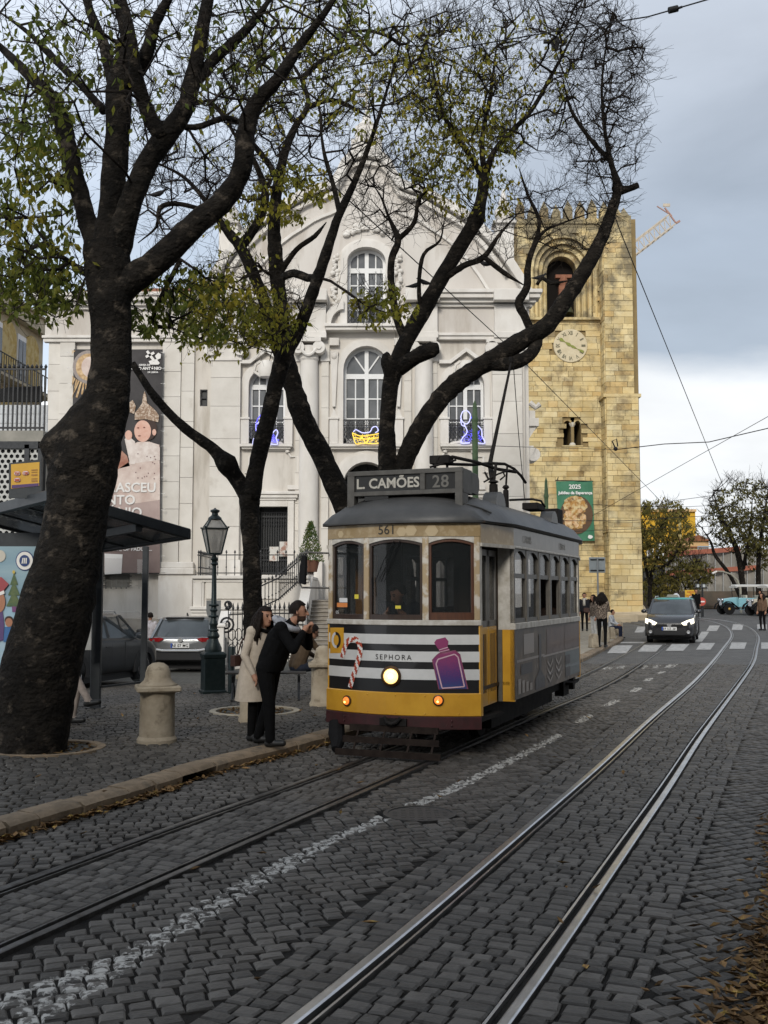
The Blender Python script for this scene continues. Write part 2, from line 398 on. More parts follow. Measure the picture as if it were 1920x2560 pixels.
def sett_mat(name, c1, c2, rnd, painted):
    m = mat(name, c1, .55, 0, c2, 5, lo=.3, hi=.7, bump=.55, bscale=38, island=rnd, spec=.3, rvar=.14, bdist=.012)
    nt = m.node_tree; nd, lk = nt.nodes, nt.links; b = nd['Principled BSDF']
    base = b.inputs['Base Color'].links[0].from_socket
    geo = nd.new('ShaderNodeNewGeometry')
    # big soft patches of dust and wear
    n0 = nd.new('ShaderNodeTexNoise'); n0.inputs['Scale'].default_value = .7; n0.inputs['Detail'].default_value = 4
    lk.new(geo.outputs['Position'], n0.inputs['Vector'])
    x0 = nd.new('ShaderNodeMix'); x0.data_type = 'RGBA'; x0.inputs['B'].default_value = (.075,.062,.048,1)
    mr0 = nd.new('ShaderNodeMapRange'); mr0.inputs['From Min'].default_value = .5; mr0.inputs['From Max'].default_value = .75; mr0.inputs['To Max'].default_value = .4
    lk.new(n0.outputs['Fac'], mr0.inputs['Value']); lk.new(mr0.outputs[0], x0.inputs['Factor']); lk.new(base, x0.inputs['A'])
    base = x0.outputs['Result']
    if painted:
        at = nd.new('ShaderNodeAttribute'); at.attribute_name = 'paint'
        n = nd.new('ShaderNodeTexNoise'); n.inputs['Scale'].default_value = 17; n.inputs['Detail'].default_value = 8; n.inputs['Roughness'].default_value = .7
        lk.new(geo.outputs['Position'], n.inputs['Vector'])
        ad = nd.new('ShaderNodeMath'); ad.operation = 'MULTIPLY_ADD'; ad.inputs[1].default_value = .555; ad.inputs[2].default_value = -.03
        lk.new(at.outputs['Fac'], ad.inputs[0])
        sb = nd.new('ShaderNodeMath'); sb.operation = 'SUBTRACT'; lk.new(ad.outputs[0], sb.inputs[0]); lk.new(n.outputs['Fac'], sb.inputs[1])
        mr = nd.new('ShaderNodeMapRange'); mr.inputs['From Min'].default_value = -.02; mr.inputs['From Max'].default_value = .05; mr.inputs['To Max'].default_value = .85
        lk.new(sb.outputs[0], mr.inputs['Value'])
        x = nd.new('ShaderNodeMix'); x.data_type = 'RGBA'; x.inputs['B'].default_value = (.48,.465,.43,1)
        lk.new(mr.outputs[0], x.inputs['Factor']); lk.new(base, x.inputs['A']); base = x.outputs['Result']
    lk.new(base, b.inputs['Base Color'])
    return m
m_sett = sett_mat('basalt_sett', (.061,.0555,.0495), (.100,.092,.082), .42, True)
m_pave = sett_mat('paving_sett', (.050,.0455,.040), (.076,.069,.060), .40, False)

rs = random.Random(3)
def stone(quad, ztop, zb, jit, gap):
    """quad: 4 plan corners -> bevelled stone (verts, faces)"""
    c = np.mean(quad, 0); q = []
    for p in quad:
        d = c-p; L = np.linalg.norm(d)
        q.append(p+d/L*gap*1.3+np.array([rs.uniform(-jit,jit), rs.uniform(-jit,jit)]))
    z0 = ztop+rs.uniform(-.004,.004); tx, ty = rs.uniform(-.03,.03), rs.uniform(-.03,.03)
    vs = [(p[0],p[1],zb) for p in q]+[(p[0],p[1],z0-.010) for p in q]
    for p in q:
        d = c-p; L = np.linalg.norm(d); t = p+d/L*(.010+rs.uniform(0,.006))
        vs.append((t[0],t[1],z0+(t[0]-c[0])*tx+(t[1]-c[1])*ty))
    vs.append((c[0],c[1],z0+.004))
    fs = []
    for a in (0,4):
        for k in range(4): fs.append((a+k, a+(k+1)%4, a+4+(k+1)%4, a+4+k))
    for k in range(4): fs.append((8+k, 8+(k+1)%4, 12))
    return vs, fs
def infr(x, y, mg=.35): return y > 3.9 and abs(x) < .376*y+mg
stones = []                                       # (y, x, verts, faces)
def zone_rows(curve_in, e0, e1, y0, y1, course=.100, wmin=.095, wmax=.150, ztop=.004, ranges=None):
    """courses across the track, following its curve"""
    seg = np.diff(curve_in, axis=0); L = np.concatenate([[0], np.cumsum(np.hypot(seg[:,0], seg[:,1]))])
    def at(s):
        x = np.interp(s, L, curve_in[:,0]); y = np.interp(s, L, curve_in[:,1])
        x2 = np.interp(s+.3, L, curve_in[:,0]); y2 = np.interp(s+.3, L, curve_in[:,1])
        d = np.array([x2-x, y2-y]); d /= max(1e-6, np.linalg.norm(d)); return np.array([x,y]), np.array([d[1],-d[0]])
    s = 0
    while s < L[-1]-.5:
        c = course*rs.uniform(.85,1.15)
        p0, n0 = at(s); p1, n1 = at(s+c)
        if p0[1] > y1: break
        if p0[1] > y0:
            a0, a1 = (e0(p0[1]), e1(p0[1])) if callable(e0) else (e0, e1)
            e = a0
            while e < a1-.05:
                wd = rs.uniform(wmin, wmax)
                if a1-e-wd < .07: wd = a1-e
                q = [p0+n0*e, p0+n0*(e+wd), p1+n1*(e+wd), p1+n1*e]
                c_ = np.mean(q,0)
                if infr(c_[0], c_[1]): stones.append((c_[1], c_[0], *stone(q, ztop, -.03, .006, .0075)))
                e += wd
        s += c
def zone_diag(test, x0, x1, y0, y1, ang, course=.135, wmin=.14, wmax=.2, ztop=.004, out=stones, fr=infr, zf=None, gap=.0075, jit=.007):
    ca, sa = math.cos(ang), math.sin(ang)
    cx, cy = (x0+x1)/2, (y0+y1)/2; Rr = math.hypot(x1-x0, y1-y0)/2
    v = -Rr
    while v < Rr:
        c = course*rs.uniform(.9,1.1); u = -Rr+rs.uniform(0,.2)
        while u < Rr:
            wd = rs.uniform(wmin, wmax)
            mx_, my_ = cx+ca*(u+wd/2)-sa*(v+c/2), cy+sa*(u+wd/2)+ca*(v+c/2)
            if x0 < mx_ < x1 and y0 < my_ < y1 and fr(mx_, my_) and test(mx_, my_):
                q = [np.array([cx+ca*a-sa*b, cy+sa*a+ca*b]) for a,b in ((u,v),(u+wd,v),(u+wd,v+c),(u,v+c))]
                zz = ztop if zf is None else zf(mx_, my_)+ztop
                out.append((my_, mx_, *stone(q, zz, zz-.034, jit, gap)))
            u += wd
        v += c
COSA = .92
MH = G(1050,2034)
def clear(x, y): return math.hypot((x-MH.x), (y-MH.y)) > .33
gaug = lambda A,B: (lambda y: (.092, (xat(B,y)-xat(A,y))*COSA-.092))
zr = gaug(RL,RR); zone_rows(RL, lambda y: zr(y)[0], lambda y: zr(y)[1], 3.9, CF)
zl = gaug(LL,LR); zone_rows(LL, lambda y: zl(y)[0], lambda y: zl(y)[1], 3.9, CF)
zone_rows(RR, .042, .50, 3.9, CF)
zone_rows(RL, -.42, -.042, 3.9, CF)
zone_diag(lambda x,y: (x-xat(LR,y))*COSA > .095 and (x-xat(RL,y))*COSA < -.425 and clear(x,y), -5, 12, 3.9, CF, R(-22+42), .104, .10, .142)
zone_diag(lambda x,y: (x-xat(RR,y))*COSA > .505 and (x-xat(RK,y))*COSA < -.02, 0, 15, 3.9, CF, R(-22+48), .104, .10, .142)
zone_diag(lambda x,y: (x-xat(LL,y))*COSA < -.10 and (x-xat(KB,y))*COSA > .02, -5, 10, 3.9, CF, R(-22+35), .10, .098, .138)
def build_stones(lst, parent, single, many, m, with_paint):
    lst.sort(key=lambda t: t[0]+.25*abs(t[1]))
    for i, (y, x, vs_, fs_) in enumerate(lst[:300]):
        me = bpy.data.meshes.new(single); me.from_pydata(vs_, [], fs_); me.materials.append(m)
        if with_paint:
            a = me.attributes.new('paint', 'FLOAT', 'POINT'); a.data.foreach_set('value', [paint(v[0], v[1]) for v in vs_])
        link(single, me, parent)
    b = MB()
    for (y, x, vs_, fs_) in lst[300:]: b.add(vs_, fs_)
    o = stuff(obj(many, b, m, parent))
    if with_paint:
        a = o.data.attributes.new('paint', 'FLOAT', 'POINT'); a.data.foreach_set('value', [paint(v[0], v[1]) for v in b.v])
build_stones(stones, road, 'cobblestone', 'cobblestones', m_sett, True)
print('setts', len(stones))

# ------------------------------------------------------------------ tram rails
def rail_part(curve, side, name, parent, m, y1=75):
    """grooved rail; side=+1: the track lies to the right of it"""
    prof = [(-.034,-.03),(-.034,.010),(-.024,.013),(.014,.013),(.024,.006),(.026,-.025),(.064,-.025),(.066,.008),(.080,.009),(.082,-.03)]
    b = MB(); n = len(prof); pts = curve[(curve[:,1] < y1) | (np.arange(len(curve)) < 5)]
    for i in range(len(pts)):
        d = pts[min(i+1,len(pts)-1)]-pts[max(i-1,0)]; d /= np.linalg.norm(d); nr = np.array([d[1],-d[0]])*side
        for e_, z in prof:
            p = pts[i]+nr*e_; b.v.append((p[0], p[1], z+.004+gz(p[0],p[1])))
    for i in range(len(pts)-1):
        for k in range(n-1):
            q = (i*n+k, (i+1)*n+k, (i+1)*n+k+1, i*n+k+1)
            b.f.append(q if side < 0 else q[::-1])
    return obj(name, b, m, parent)
m_rail = mat('polished_rail', (.62,.62,.62), .3, 1, (.46,.455,.45), 5, bump=.04, bscale=30, rvar=.06)
m_rail_dull = mat('dull_rail', (.16,.155,.15), .42, .9, (.08,.075,.07), 9, bump=.15, bscale=30, rvar=.1)
t = thing('tram_track', 'bright polished tram track curving away on the right of the road', 'tram track', (0.1,4.6,0))
t.matrix_parent_inverse = Matrix()
def at_world(o, par): o.parent = par; o.matrix_parent_inverse = par_inv(par); return o
def par_inv(par): return (Matrix.Translation(par.location) @ par.rotation_euler.to_matrix().to_4x4()).inverted()
for c, s in ((RL,1),(RR,-1)): at_world(rail_part(c, s, 'rail', None, m_rail), t)
t = thing('tram_track', 'dull grey tram track running under the tram beside the kerb', 'tram track', (-2,6,0))
for c, s in ((LL,1),(LR,-1)): at_world(rail_part(c, s, 'rail', None, m_rail_dull), t)

# manhole cover with a cast pattern
t = thing('manhole_cover', 'round dark iron manhole cover in the cobbles on the dashed line', 'manhole cover', (MH.x, MH.y, 0))
m_cast = mat('cast_iron_cover', (.045,.043,.041), .55, .2, (.062,.058,.053), 14, bump=.3)
b = MB(); b.lathe([(.31,-.02),(.31,.006),(.275,.008),(.272,-.004)], 28); obj('rim', b, m_cast, t)
b = MB(); b.lathe([(.272,-.012),(.272,.0),(.01,.001)], 28)
for i in range(-3,4):
    for j in range(-3,4):
        if math.hypot(i,j) < 3.3: b.box((i*.07-.02,j*.07-.02,-.004),(i*.07+.02,j*.07+.02,.0025))
obj('lid', b, m_cast, t)

# ------------------------------------------------------------------ left pavement / square
def leftside(x, y): return x < xat(KB, y)-.2 if y < 50 else x < 11
pave = None
b = MB()
rows = list(np.arange(2,36,1.0))+list(np.arange(36,60,3))
ncol = 26
for y in rows:
    xr = xat(KB, y)-.16
    for k in range(ncol):
        x = xr-(k/(ncol-1))**1.6*30
        b.v.append((x, y, pz(x,y)-.022*(1-sstep((y-22)/1.5))))
for j in range(len(rows)-1):
    for k in range(ncol-1):
        a = j*ncol+k; b.f.append((a+1, a, a+ncol, a+ncol+1))
pave = struct(obj('pavement', b, m_plaza_far, smooth=True))
pst = []
TREEPITS = [(-3.75,11.75,.62),(-1.9,15.4,.66)]
def pv_ok(x, y): return x < xat(KB,y)-.19 and all(math.hypot(x-a,y-c) > r for a,c,r in TREEPITS)
zone_diag(pv_ok, -9, 3, 6.5, 23, R(12), .105, .09, .15, .002, pst, lambda x,y: abs(x) < .376*y+.3, pz, .007, .010)
build_stones(pst, pave, 'paving_stone', 'paving_stones', m_pave, False)
print('pavers', len(pst))
# kerb
m_kerb = mat('kerb_limestone', (.26,.195,.13), .75, 0, (.17,.13,.088), 7, bump=.5, bscale=30, rnd=.14, spots=((.10,.085,.065), 5, .55, .7))
kerb = struct(bpy.data.objects.new('kerb', None)); COL.objects.link(kerb)
def kerb_run(curve, bounds, wd, h, parent, m, skip=()):
    for i in range(len(bounds)-1):
        y0, y1 = bounds[i], bounds[i+1]
        b = MB(); n = max(2, int((y1-y0)/.35)+1); rings = []
        z0 = rs.uniform(-.008,.006); sh = rs.uniform(-.012,.012)
        for k in range(n+1):
            y = lerp(y0+.008, y1-.008, k/n); x = xat(curve, y)+sh; d = xat(curve,y+.3)-xat(curve,y-.3)
            nr = np.array([-.6, d]); nr /= np.linalg.norm(nr)
            r = []
            for e_, z in ((0,-.06 if i not in skip else h*.62),(-.012,h*.7),(.01,h-.018+z0),(.035,h+z0),(wd-.02,h+.008+z0),(wd,h+z0),(wd,-.06 if i not in skip else h*.62)):
                j = rs.uniform(-.006,.006) if 0 < k < n else rs.uniform(-.003,.003)
                r.append((x+nr[0]*(e_+j), y+nr[1]*(e_+j), z+j*.6+gz(x,y)))
            rings.append(r)
        b.loft(rings)
        obj('kerb_stone', b, m, parent, auto=35)
bd = [3.4,4.3,5.2,6.1,7.0]+[G(u,v).y for u,v in ((20,2095),(95,2072),(205,2040),(318,2005),(393,1984),(466,1962),(553,1935),(642,1908),(735,1880),(800,1862))]
bd = [b for b in bd]; last = bd[-1]
while last < 49: last += 1.0; bd.append(last)
idrain = bd.index(G(466,1962).y)
kerb_run(KB, bd, .23, .115, kerb, m_kerb, (idrain,))
# the storm drain under the kerb: a dark box
y0, y1 = bd[idrain]+.02, bd[idrain+1]-.02
b = MB()
p0, p1 = np.array([xat(KB,y0)-.19,y0]), np.array([xat(KB,y1)-.19,y1])
b.quad((p0[0],p0[1],-.3),(p1[0],p1[1],-.3),(p1[0],p1[1],.1),(p0[0],p0[1],.1))
b.quad((p0[0],p0[1],-.017),(p0[0]+.2,p0[1],-.017),(p1[0]+.2,p1[1],-.017),(p1[0],p1[1],-.017))
obj('drain_opening', b, m_joint, kerb, label='dark storm drain opening under the kerb')
# right kerb and pavement (just outside the frame, where the leaves gather)
b = MB()
kk = RK[(RK[:,1] > .5)]
for (x,y) in kk: b.v += [(x+.25,y,.12+gz(x,y)),(x+3,y,.13+gz(x,y)),(x+14,y-2,.2+gz(x,y))]
for i in range(len(kk)-1):
    for k in range(2): b.f.append((i*3+k, i*3+k+1, i*3+k+4, i*3+k+3))
pave2 = struct(obj('pavement_across_the_road', b, m_plaza_far, smooth=True))
kb2 = struct(bpy.data.objects.new('kerb_across_the_road', None)); COL.objects.link(kb2)
RKm = RK.copy(); RKm[:,0] += .26
kerb_run(RKm, list(np.arange(1.5,58,1.2)), .25, .12, kb2, m_kerb)
# light limestone corner pavement near the cathedral
m_lime = ground_mat('limestone_calcada', (.34,.30,.235), (.42,.375,.30), .09, .7)
b = MB(); rowsL = list(np.arange(21,58,1.5))
cor = lambda y: xat(KB,y)-.2 if y < 50 else 11.1-((y-50)/8)**2*3.2
for y in rowsL:
    xr = cor(y); b.v += [(xr,y,.122+gz(xr,y)),(xr-.8,y,.125+gz(xr,y)),(max(xr-5.0,-1+.3*(y-21)),y,.125+gz(xr,y)*.5)]
for j in range(len(rowsL)-1):
    for k in range(2): a = j*3+k; b.f.append((a+1,a,a+3,a+4))
struct(obj('limestone_pavement', b, m_lime, smooth=True))
# crossing and far markings (thin worn paint, clear of the setts)
m_mark = mat('worn_marking', (.46,.45,.43), .7, 0, (.36,.35,.335), 4, spots=((.10,.10,.098), 6, .52, .85))
def marking(name, quads, label, cat='road marking', z=.006):
    t = thing(name, label, cat, (quads[0][0][0], quads[0][0][1], 0))
    for q in quads:
        b = MB(); p0, p1, p2, p3 = [np.array(a) for a in q]; n = 6
        for k in range(n+1):
            a = p0+(p3-p0)*k/n; c = p1+(p2-p1)*k/n
            b.v += [(a[0],a[1],gz(*a)+z),(c[0],c[1],gz(*c)+z)]
        for k in range(n): b.f.append((2*k,2*k+1,2*k+3,2*k+2))
        at_world(obj('stripe', b, m_mark, None), t)
    return t
def gq(u0,u1,v0,v1,sk=8,zz=0): return [tuple(G(u,v,zz))[:2] for u,v in ((u0-sk,v1),(u1-sk,v1),(u1+sk,v0),(u0+sk,v0))]
marking('pedestrian_crossing', [gq(1526,1574,1614,1634),gq(1602,1648,1613,1630),gq(1672,1716,1611,1628),gq(1746,1782,1608,1625,6),gq(1826,1864,1607,1623,3),gq(1903,1945,1607,1623,0)],
    'broad white zebra stripes in front of the black taxi', 'road marking', .012)
marking('pedestrian_crossing', [gq(1590,1612,1569,1580,4,.05),gq(1770,1796,1567,1577,4,.05),gq(1831,1857,1565,1575,2,.05),gq(1893,1917,1565,1574,0,.05)],
    'smaller zebra stripes behind the black taxi, nearer the cathedral', 'road marking')
marking('lane_line', [gq(1745,1764,1580,1603,9,.02)], 'short slanted white lane line to the right of the taxi')
marking('stop_line', [gq(1550,1612,1605.5,1609,2)], 'thin white stop line by the kerb left of the taxi', z=.012)
# ================================================================== the tram
TH = .374; TC = Vector((.21, 12.015, 0)); HF, HS, LP, LS, BU = .932, 1.095, .89, 4.07, .25; LT = 2*LP+LS
tram = thing('tram', 'old yellow and striped tram with its headlight lit, standing on the left track', 'tram', TC, -TH)
TM = Matrix.Translation(TC) @ Matrix.Rotation(-TH, 4, 'Z'); TI = TM.inverted()
def TL(u, v, Y): return TI @ P(u, v, Y)
yf = lambda x: -BU*(1-(x/HF)**2)
def fxz(u, v):
    """where the sight line through a photo point meets the curved dash, as (x, z) on the dash"""
    o = TI @ Vector((0,0,HC)); d = (TI @ P(u, v, 10.0))-o
    lo, hi = .9, 1.6
    for _ in range(60):
        t = (lo+hi)/2; p = o+d*t
        if p.y < yf(max(-HF, min(HF, p.x))): lo = t
        else: hi = t
    return p.x, p.z
def fpatch(mb, x0, x1, z0, z1, off=0, th=.05, nx=10):
    z0f = z0 if callable(z0) else (lambda x: z0); z1f = z1 if callable(z1) else (lambda x: z1)
    rings = []
    for k in range(nx+1):
        x = lerp(x0, x1, k/nx); y = yf(x)-off; dx = 2*BU*x/HF**2; nn = Vector((dx,-1,0)).normalized()
        a, b_ = z0f(x), z1f(x); q = Vector((x, yf(x), 0))+nn*off; r = q-nn*th
        rings.append([(q.x,q.y,a),(q.x,q.y,b_),(r.x,r.y,b_),(r.x,r.y,a)])
    return mb.loft(rings)
def fslab(mb, poly, off, th=.003, rows=10):
    """thin print of any outline (x,z polygon) laid onto the curved dash"""
    zs = [p[1] for p in poly]; za, zb = min(zs), max(zs); n = len(poly)
    def xr(z):
        xs_ = []
        for i in range(n):
            (xa,ya),(xb,yb) = poly[i], poly[(i+1)%n]
            if (ya <= z < yb) or (yb <= z < ya): xs_.append(xa+(xb-xa)*(z-ya)/(yb-ya))
        return (min(xs_), max(xs_)) if len(xs_) >= 2 else None
    zz = sorted(set([za+1e-4, zb-1e-4]+[min(max(z, za+1e-4), zb-1e-4) for z in zs]+[lerp(za,zb,k/rows) for k in range(1,rows)]))
    prev = None
    for z in zz:
        r = xr(z)
        if r is None: continue
        row = []
        for k in range(7):
            x = lerp(r[0], r[1], k/6); row.append((x, yf(x)-off, z))
        if prev: mb.add(prev+row, [(i,i+1,i+8,i+7) for i in range(6)])
        prev = row
    return mb
m_black = mat('tram_black', (.012,.012,.013), .35, coat=.3)
m_wht = mat('tram_white', (.62,.62,.61), .4, 0, (.52,.52,.51), 3, coat=.2)
m_yel = mat('tram_yellow', (.62,.33,.03), .38, 0, (.52,.26,.02), 3, coat=.35, spots=((.25,.14,.04), 14, .66, .6))
m_mar = mat('tram_maroon', (.055,.012,.014), .5, 0, (.03,.01,.01), 8)
m_tan = mat('tram_tan', (.26,.185,.09), .45, 0, (.34,.26,.15), 9, lo=.5, hi=.62, coat=.2)
m_beige = mat('tram_beige', (.36,.27,.16), .5, 0, (.52,.48,.42), 7, lo=.48, hi=.58)
m_peel = mat('tram_peeling_white', (.55,.53,.49), .55, 0, (.36,.33,.28), 9)
m_wood = mat('dark_wood', (.04,.022,.014), .45, 0, (.025,.014,.01), 10, stretch=(6,6,.6), coat=.2)
m_wood2 = mat('red_wood', (.095,.035,.016), .42, 0, (.06,.022,.011), 10, stretch=(6,6,.6), coat=.25)
m_grey = mat('tram_grey', (.17,.165,.155), .5, 0, (.115,.11,.105), 6, spots=((.06,.055,.05), 12, .62, .6))
m_roof = mat('roof_canvas', (.038,.039,.04), .45, 0, (.06,.06,.06), 3, bump=.15, bscale=12, spec=.4)
m_int = mat('tram_interior', (.03,.02,.013), .6, 0, (.05,.033,.02), 4)
m_gl = mat('tram_glass', (.02,.023,.024), .03, alpha=.4, spec=.7)
m_dark = mat('tram_underframe', (.012,.011,.011), .8, 0, (.022,.02,.019), 9)
body = MB()
W = (( -.875,-.395), (-.325,.325), (.395,.875)); ZB, ZT, ZS = 1.535, 2.475, 2.40
# dash: black ground, white stripes, sill, bumper
fpatch(MB(), 0,1,0,1)
b = MB(); fpatch(b, -HF, HF, .70, 1.475, 0, .04, 20); dash = obj('dash_panel', b, m_black, tram, auto=40)
for v0, v1 in ((1586,1610.5),(1628,1654),(1672,1698.5)):
    z1 = fxz(1000, v0)[1]; z0 = fxz(1000, v1)[1]
    b = MB(); fpatch(b, -HF+.002, HF-.002, z0, z1, .004, .006, 20); obj('stripe', b, m_wht, dash, auto=40)
b = MB(); fpatch(b, -HF-.01, HF+.01, 1.475, ZB, .022, .06, 20); obj('sill', b, m_peel, tram, bev=.006)
b = MB(); fpatch(b, -HF-.005, HF+.005, .47, .725, .028, .06, 20); bump_ = obj('bumper', b, m_yel, tram, bev=.008)
b = MB()
for x in (-.7,-.33,.02,.36,.72):
    for z in (.50,.695):
        p = (x, yf(x)-.03, z); b.ball(p, .009, 6, 4)
obj('rivet', b, m_yel, bump_)
b = MB(); fpatch(b, -HF-.005, HF+.005, .325, .468, .032, .06, 20); mb_ = obj('buffer_beam', b, m_mar, tram, bev=.006)
b = MB(); b.box((-.16,-BU-.06,.36),(.16,-BU-.02,.44)); b.tube([(-.1,-BU-.07,.45),(-.05,-BU-.1,.40),(.0,-BU-.11,.385),(.05,-BU-.1,.40),(.1,-BU-.07,.45)], .022, 8)
obj('coupling', b, m_dark, mb_)
for x in (-.62,.62):
    b = MB()
    for dx in (-.03,.03):
        for dz in (-.025,.025): b.ball((x+dx, yf(x)-.036, .40+dz), .012, 6, 4)
    obj('bolt', b, m_mar, mb_)
# lamps
hx, hz = fxz(979,1690)
m_lamp = mat('headlight_glow', (1,.9,.6), .3, emit=(1,.66,.20), estr=1.5)
m_lamp2 = mat('headlight_core', (1,.95,.8), .3, emit=(1,.84,.5), estr=7)
m_brass = mat('lamp_rim', (.10,.055,.025), .4, .6)
hl = obj('headlight', MB().lathe([(.135,0),(.135,.035),(.105,.06),(.098,.05),(.10,.0)], 28), m_brass, tram, auto=40)
hl.scale = (.86,.86,.86); hl.location = (hx, yf(hx)-.004, hz); hl.rotation_euler = (R(90), 0, R(8))
obj('lens', MB().lathe([(.099,.035),(.085,.048),(.05,.056),(.002,.06)], 24), m_lamp, hl, smooth=True)
obj('bulb', MB().ball((0,0,.05), (.035,.035,.02), 10, 6), m_lamp2, hl, smooth=True)
m_amb = mat('amber_lens', (.5,.12,.02), .2, emit=(1,.25,.04), estr=.7); m_amb2 = mat('amber_glow', (1,.4,.1), .3, emit=(1,.38,.08), estr=6)
for u, v in ((871,1751),(1098,1750)):
    ax, az = fxz(u, v)
    a = obj('indicator_lamp', MB().lathe([(.062,0),(.062,.016),(.048,.02)], 20), m_brass, tram, auto=40)
    a.location = (ax, yf(ax)-.03, az); a.rotation_euler = (R(90), 0, math.atan(2*BU*ax/HF**2))
    obj('lens', MB().lathe([(.048,.016),(.04,.035),(.002,.045)], 18), m_amb, a, smooth=True)
    obj('bulb', MB().ball((-.005,-.012,.036), .014, 8, 6), m_amb2, a)
# prints on the dash: emblem, candy cane, bottle, lettering
em = [fxz(826,1569), fxz(860,1569), fxz(860,1633), fxz(826,1633)]
b = MB(); fslab(b, em, .006); emb = obj('emblem_panel', b, m_yel, dash)
ex, ez = fxz(841,1600)
def ring(mb, x, z, rx, rz, wd, a0, a1, off, n=14):
    pts = [(x+rx*math.cos(lerp(a0,a1,k/n)), z+rz*math.sin(lerp(a0,a1,k/n))) for k in range(n+1)]
    pin = [(x+(rx-wd)*math.cos(lerp(a0,a1,k/n)), z+(rz-wd)*math.sin(lerp(a0,a1,k/n))) for k in range(n+1)]
    for k in range(n): mb.add([(q[0], yf(q[0])-off, q[1]) for q in (pts[k],pts[k+1],pin[k+1],pin[k])], [(0,1,2,3)])
b = MB(); ring(b, ex, ez, .075, .095, .033, -1.4, 1.75, .009); obj('emblem_ring_dark', b, m_black, emb)
b = MB(); ring(b, ex, ez, .075, .095, .033, 1.75, 4.85, .009); obj('emblem_ring_light', b, m_wht, emb)
m_cane_r = mat('print_red', (.42,.075,.035), .4, 0, (.33,.05,.03), 30)
m_cane_w = mat('print_white', (.68,.66,.64), .4)
cpx = [(134,388),(142,350),(152,318),(168,292),(190,278),(214,282),(232,300),(240,330),(238,365),(228,405),(214,450),(200,495),(188,535),(176,578)]
cp = [fxz(800+x*.4219, 1480+y*.4219) for x,y in cpx]
cpl = crom(cp, .012); hw = .032
edges = []
for i in range(len(cpl)):
    d = cpl[min(i+1,len(cpl)-1)]-cpl[max(i-1,0)]; d /= np.linalg.norm(d); nr = np.array([-d[1], d[0]])*hw
    edges.append((cpl[i]+nr, cpl[i]-nr, cpl[i]))
br, bw = MB(), MB()
for i in range(len(cpl)-3):
    for s in range(4):                       # diagonal bands: shift each quarter of the width along the cane
        ia = i
        A, B_ = edges[i], edges[i+1]
        f0, f1 = s/4, (s+1)/4
        q = [A[0]+(A[1]-A[0])*f0, A[0]+(A[1]-A[0])*f1, B_[0]+(B_[1]-B_[0])*f1, B_[0]+(B_[1]-B_[0])*f0]
        tgt = br if ((i*1.0+s*1.6) % 7.5) < 3.9 else bw
        tgt.add([(x, yf(x)-.012, z) for x, z in q], [(0,1,2,3)])
obj('candy_cane_print', br, m_cane_r, dash); obj('candy_cane_print', bw, m_cane_w, dash)
m_btl = bpy.data.materials.new('bottle_print'); m_btl.use_nodes = True
nd, lk = m_btl.node_tree.nodes, m_btl.node_tree.links
g_ = nd.new('ShaderNodeNewGeometry'); sx = nd.new('ShaderNodeSeparateXYZ'); lk.new(g_.outputs['Position'], sx.inputs[0])
nz = nd.new('ShaderNodeTexNoise'); nz.inputs['Scale'].default_value = 90; lk.new(g_.outputs['Position'], nz.inputs['Vector'])
ma = nd.new('ShaderNodeMath'); ma.operation = 'MULTIPLY_ADD'; ma.inputs[1].default_value = .25; lk.new(nz.outputs['Fac'], ma.inputs[0]); lk.new(sx.outputs['Z'], ma.inputs[2])
mr = nd.new('ShaderNodeMapRange'); mr.inputs['From Min'].default_value = .84; mr.inputs['From Max'].default_value = 1.28; lk.new(ma.outputs[0], mr.inputs['Value'])
cr = nd.new('ShaderNodeValToRGB'); lk.new(mr.outputs[0], cr.inputs[0])
cr.color_ramp.elements[0].color = (.012,.065,.19,1); cr.color_ramp.elements[1].color = (.24,.035,.12,1)
e = cr.color_ramp.elements.new(.4); e.color = (.06,.03,.15,1)
lk.new(cr.outputs[0], nd['Principled BSDF'].inputs['Base Color']); nd['Principled BSDF'].inputs['Roughness'].default_value = .4
def cr3(pts): return [fxz(800+x*.4219, 1480+y*.4219) for x, y in pts]
bod = cr3([(664,402),(692,372),(706,362),(802,344),(832,368),(880,575),(704,578)])
b = MB(); fslab(b, bod, .007, rows=14); obj('bottle_print_edge', b, mat('print_pink_edge', (.20,.05,.10), .4), dash)
bod2 = cr3([(672,402),(694,378),(708,368),(800,350),(826,372),(872,573),(710,575)])
b = MB(); fslab(b, bod2, .010, rows=14); bt = obj('bottle_print', b, m_btl, dash)
b = MB(); fslab(b, cr3([(678,300),(692,281),(744,268),(763,292),(757,322),(702,338)]), .010); fslab(b, cr3([(704,338),(757,322),(772,347),(712,361)]), .0105); obj('bottle_cap_print', b, m_btl, dash)
m_pk = mat('print_pink_line', (.55,.36,.42), .4)
def fline(mb, pts, wd, off):
    for i in range(len(pts)-1):
        a, c = np.array(pts[i]), np.array(pts[i+1]); n = max(1, int(np.linalg.norm(c-a)/.05)); d = (c-a)/np.linalg.norm(c-a); nr = np.array([-d[1],d[0]])*wd/2
        for k in range(n):
            p, q = a+(c-a)*k/n, a+(c-a)*(k+1)/n
            mb.add([(w_[0], yf(w_[0])-off, w_[1]) for w_ in (p-nr, p+nr, q+nr, q-nr)], [(0,1,2,3)])
b = MB(); fline(b, cr3([(725,566),(690,425),(702,398),(800,368),(820,385),(858,560),(725,570)]), .014, .014); fline(b, cr3([(708,343),(760,327)]), .01, .014)
fline(b, cr3([(712,355),(768,341)]), .008, .014); obj('bottle_outline_print', b, m_pk, dash)
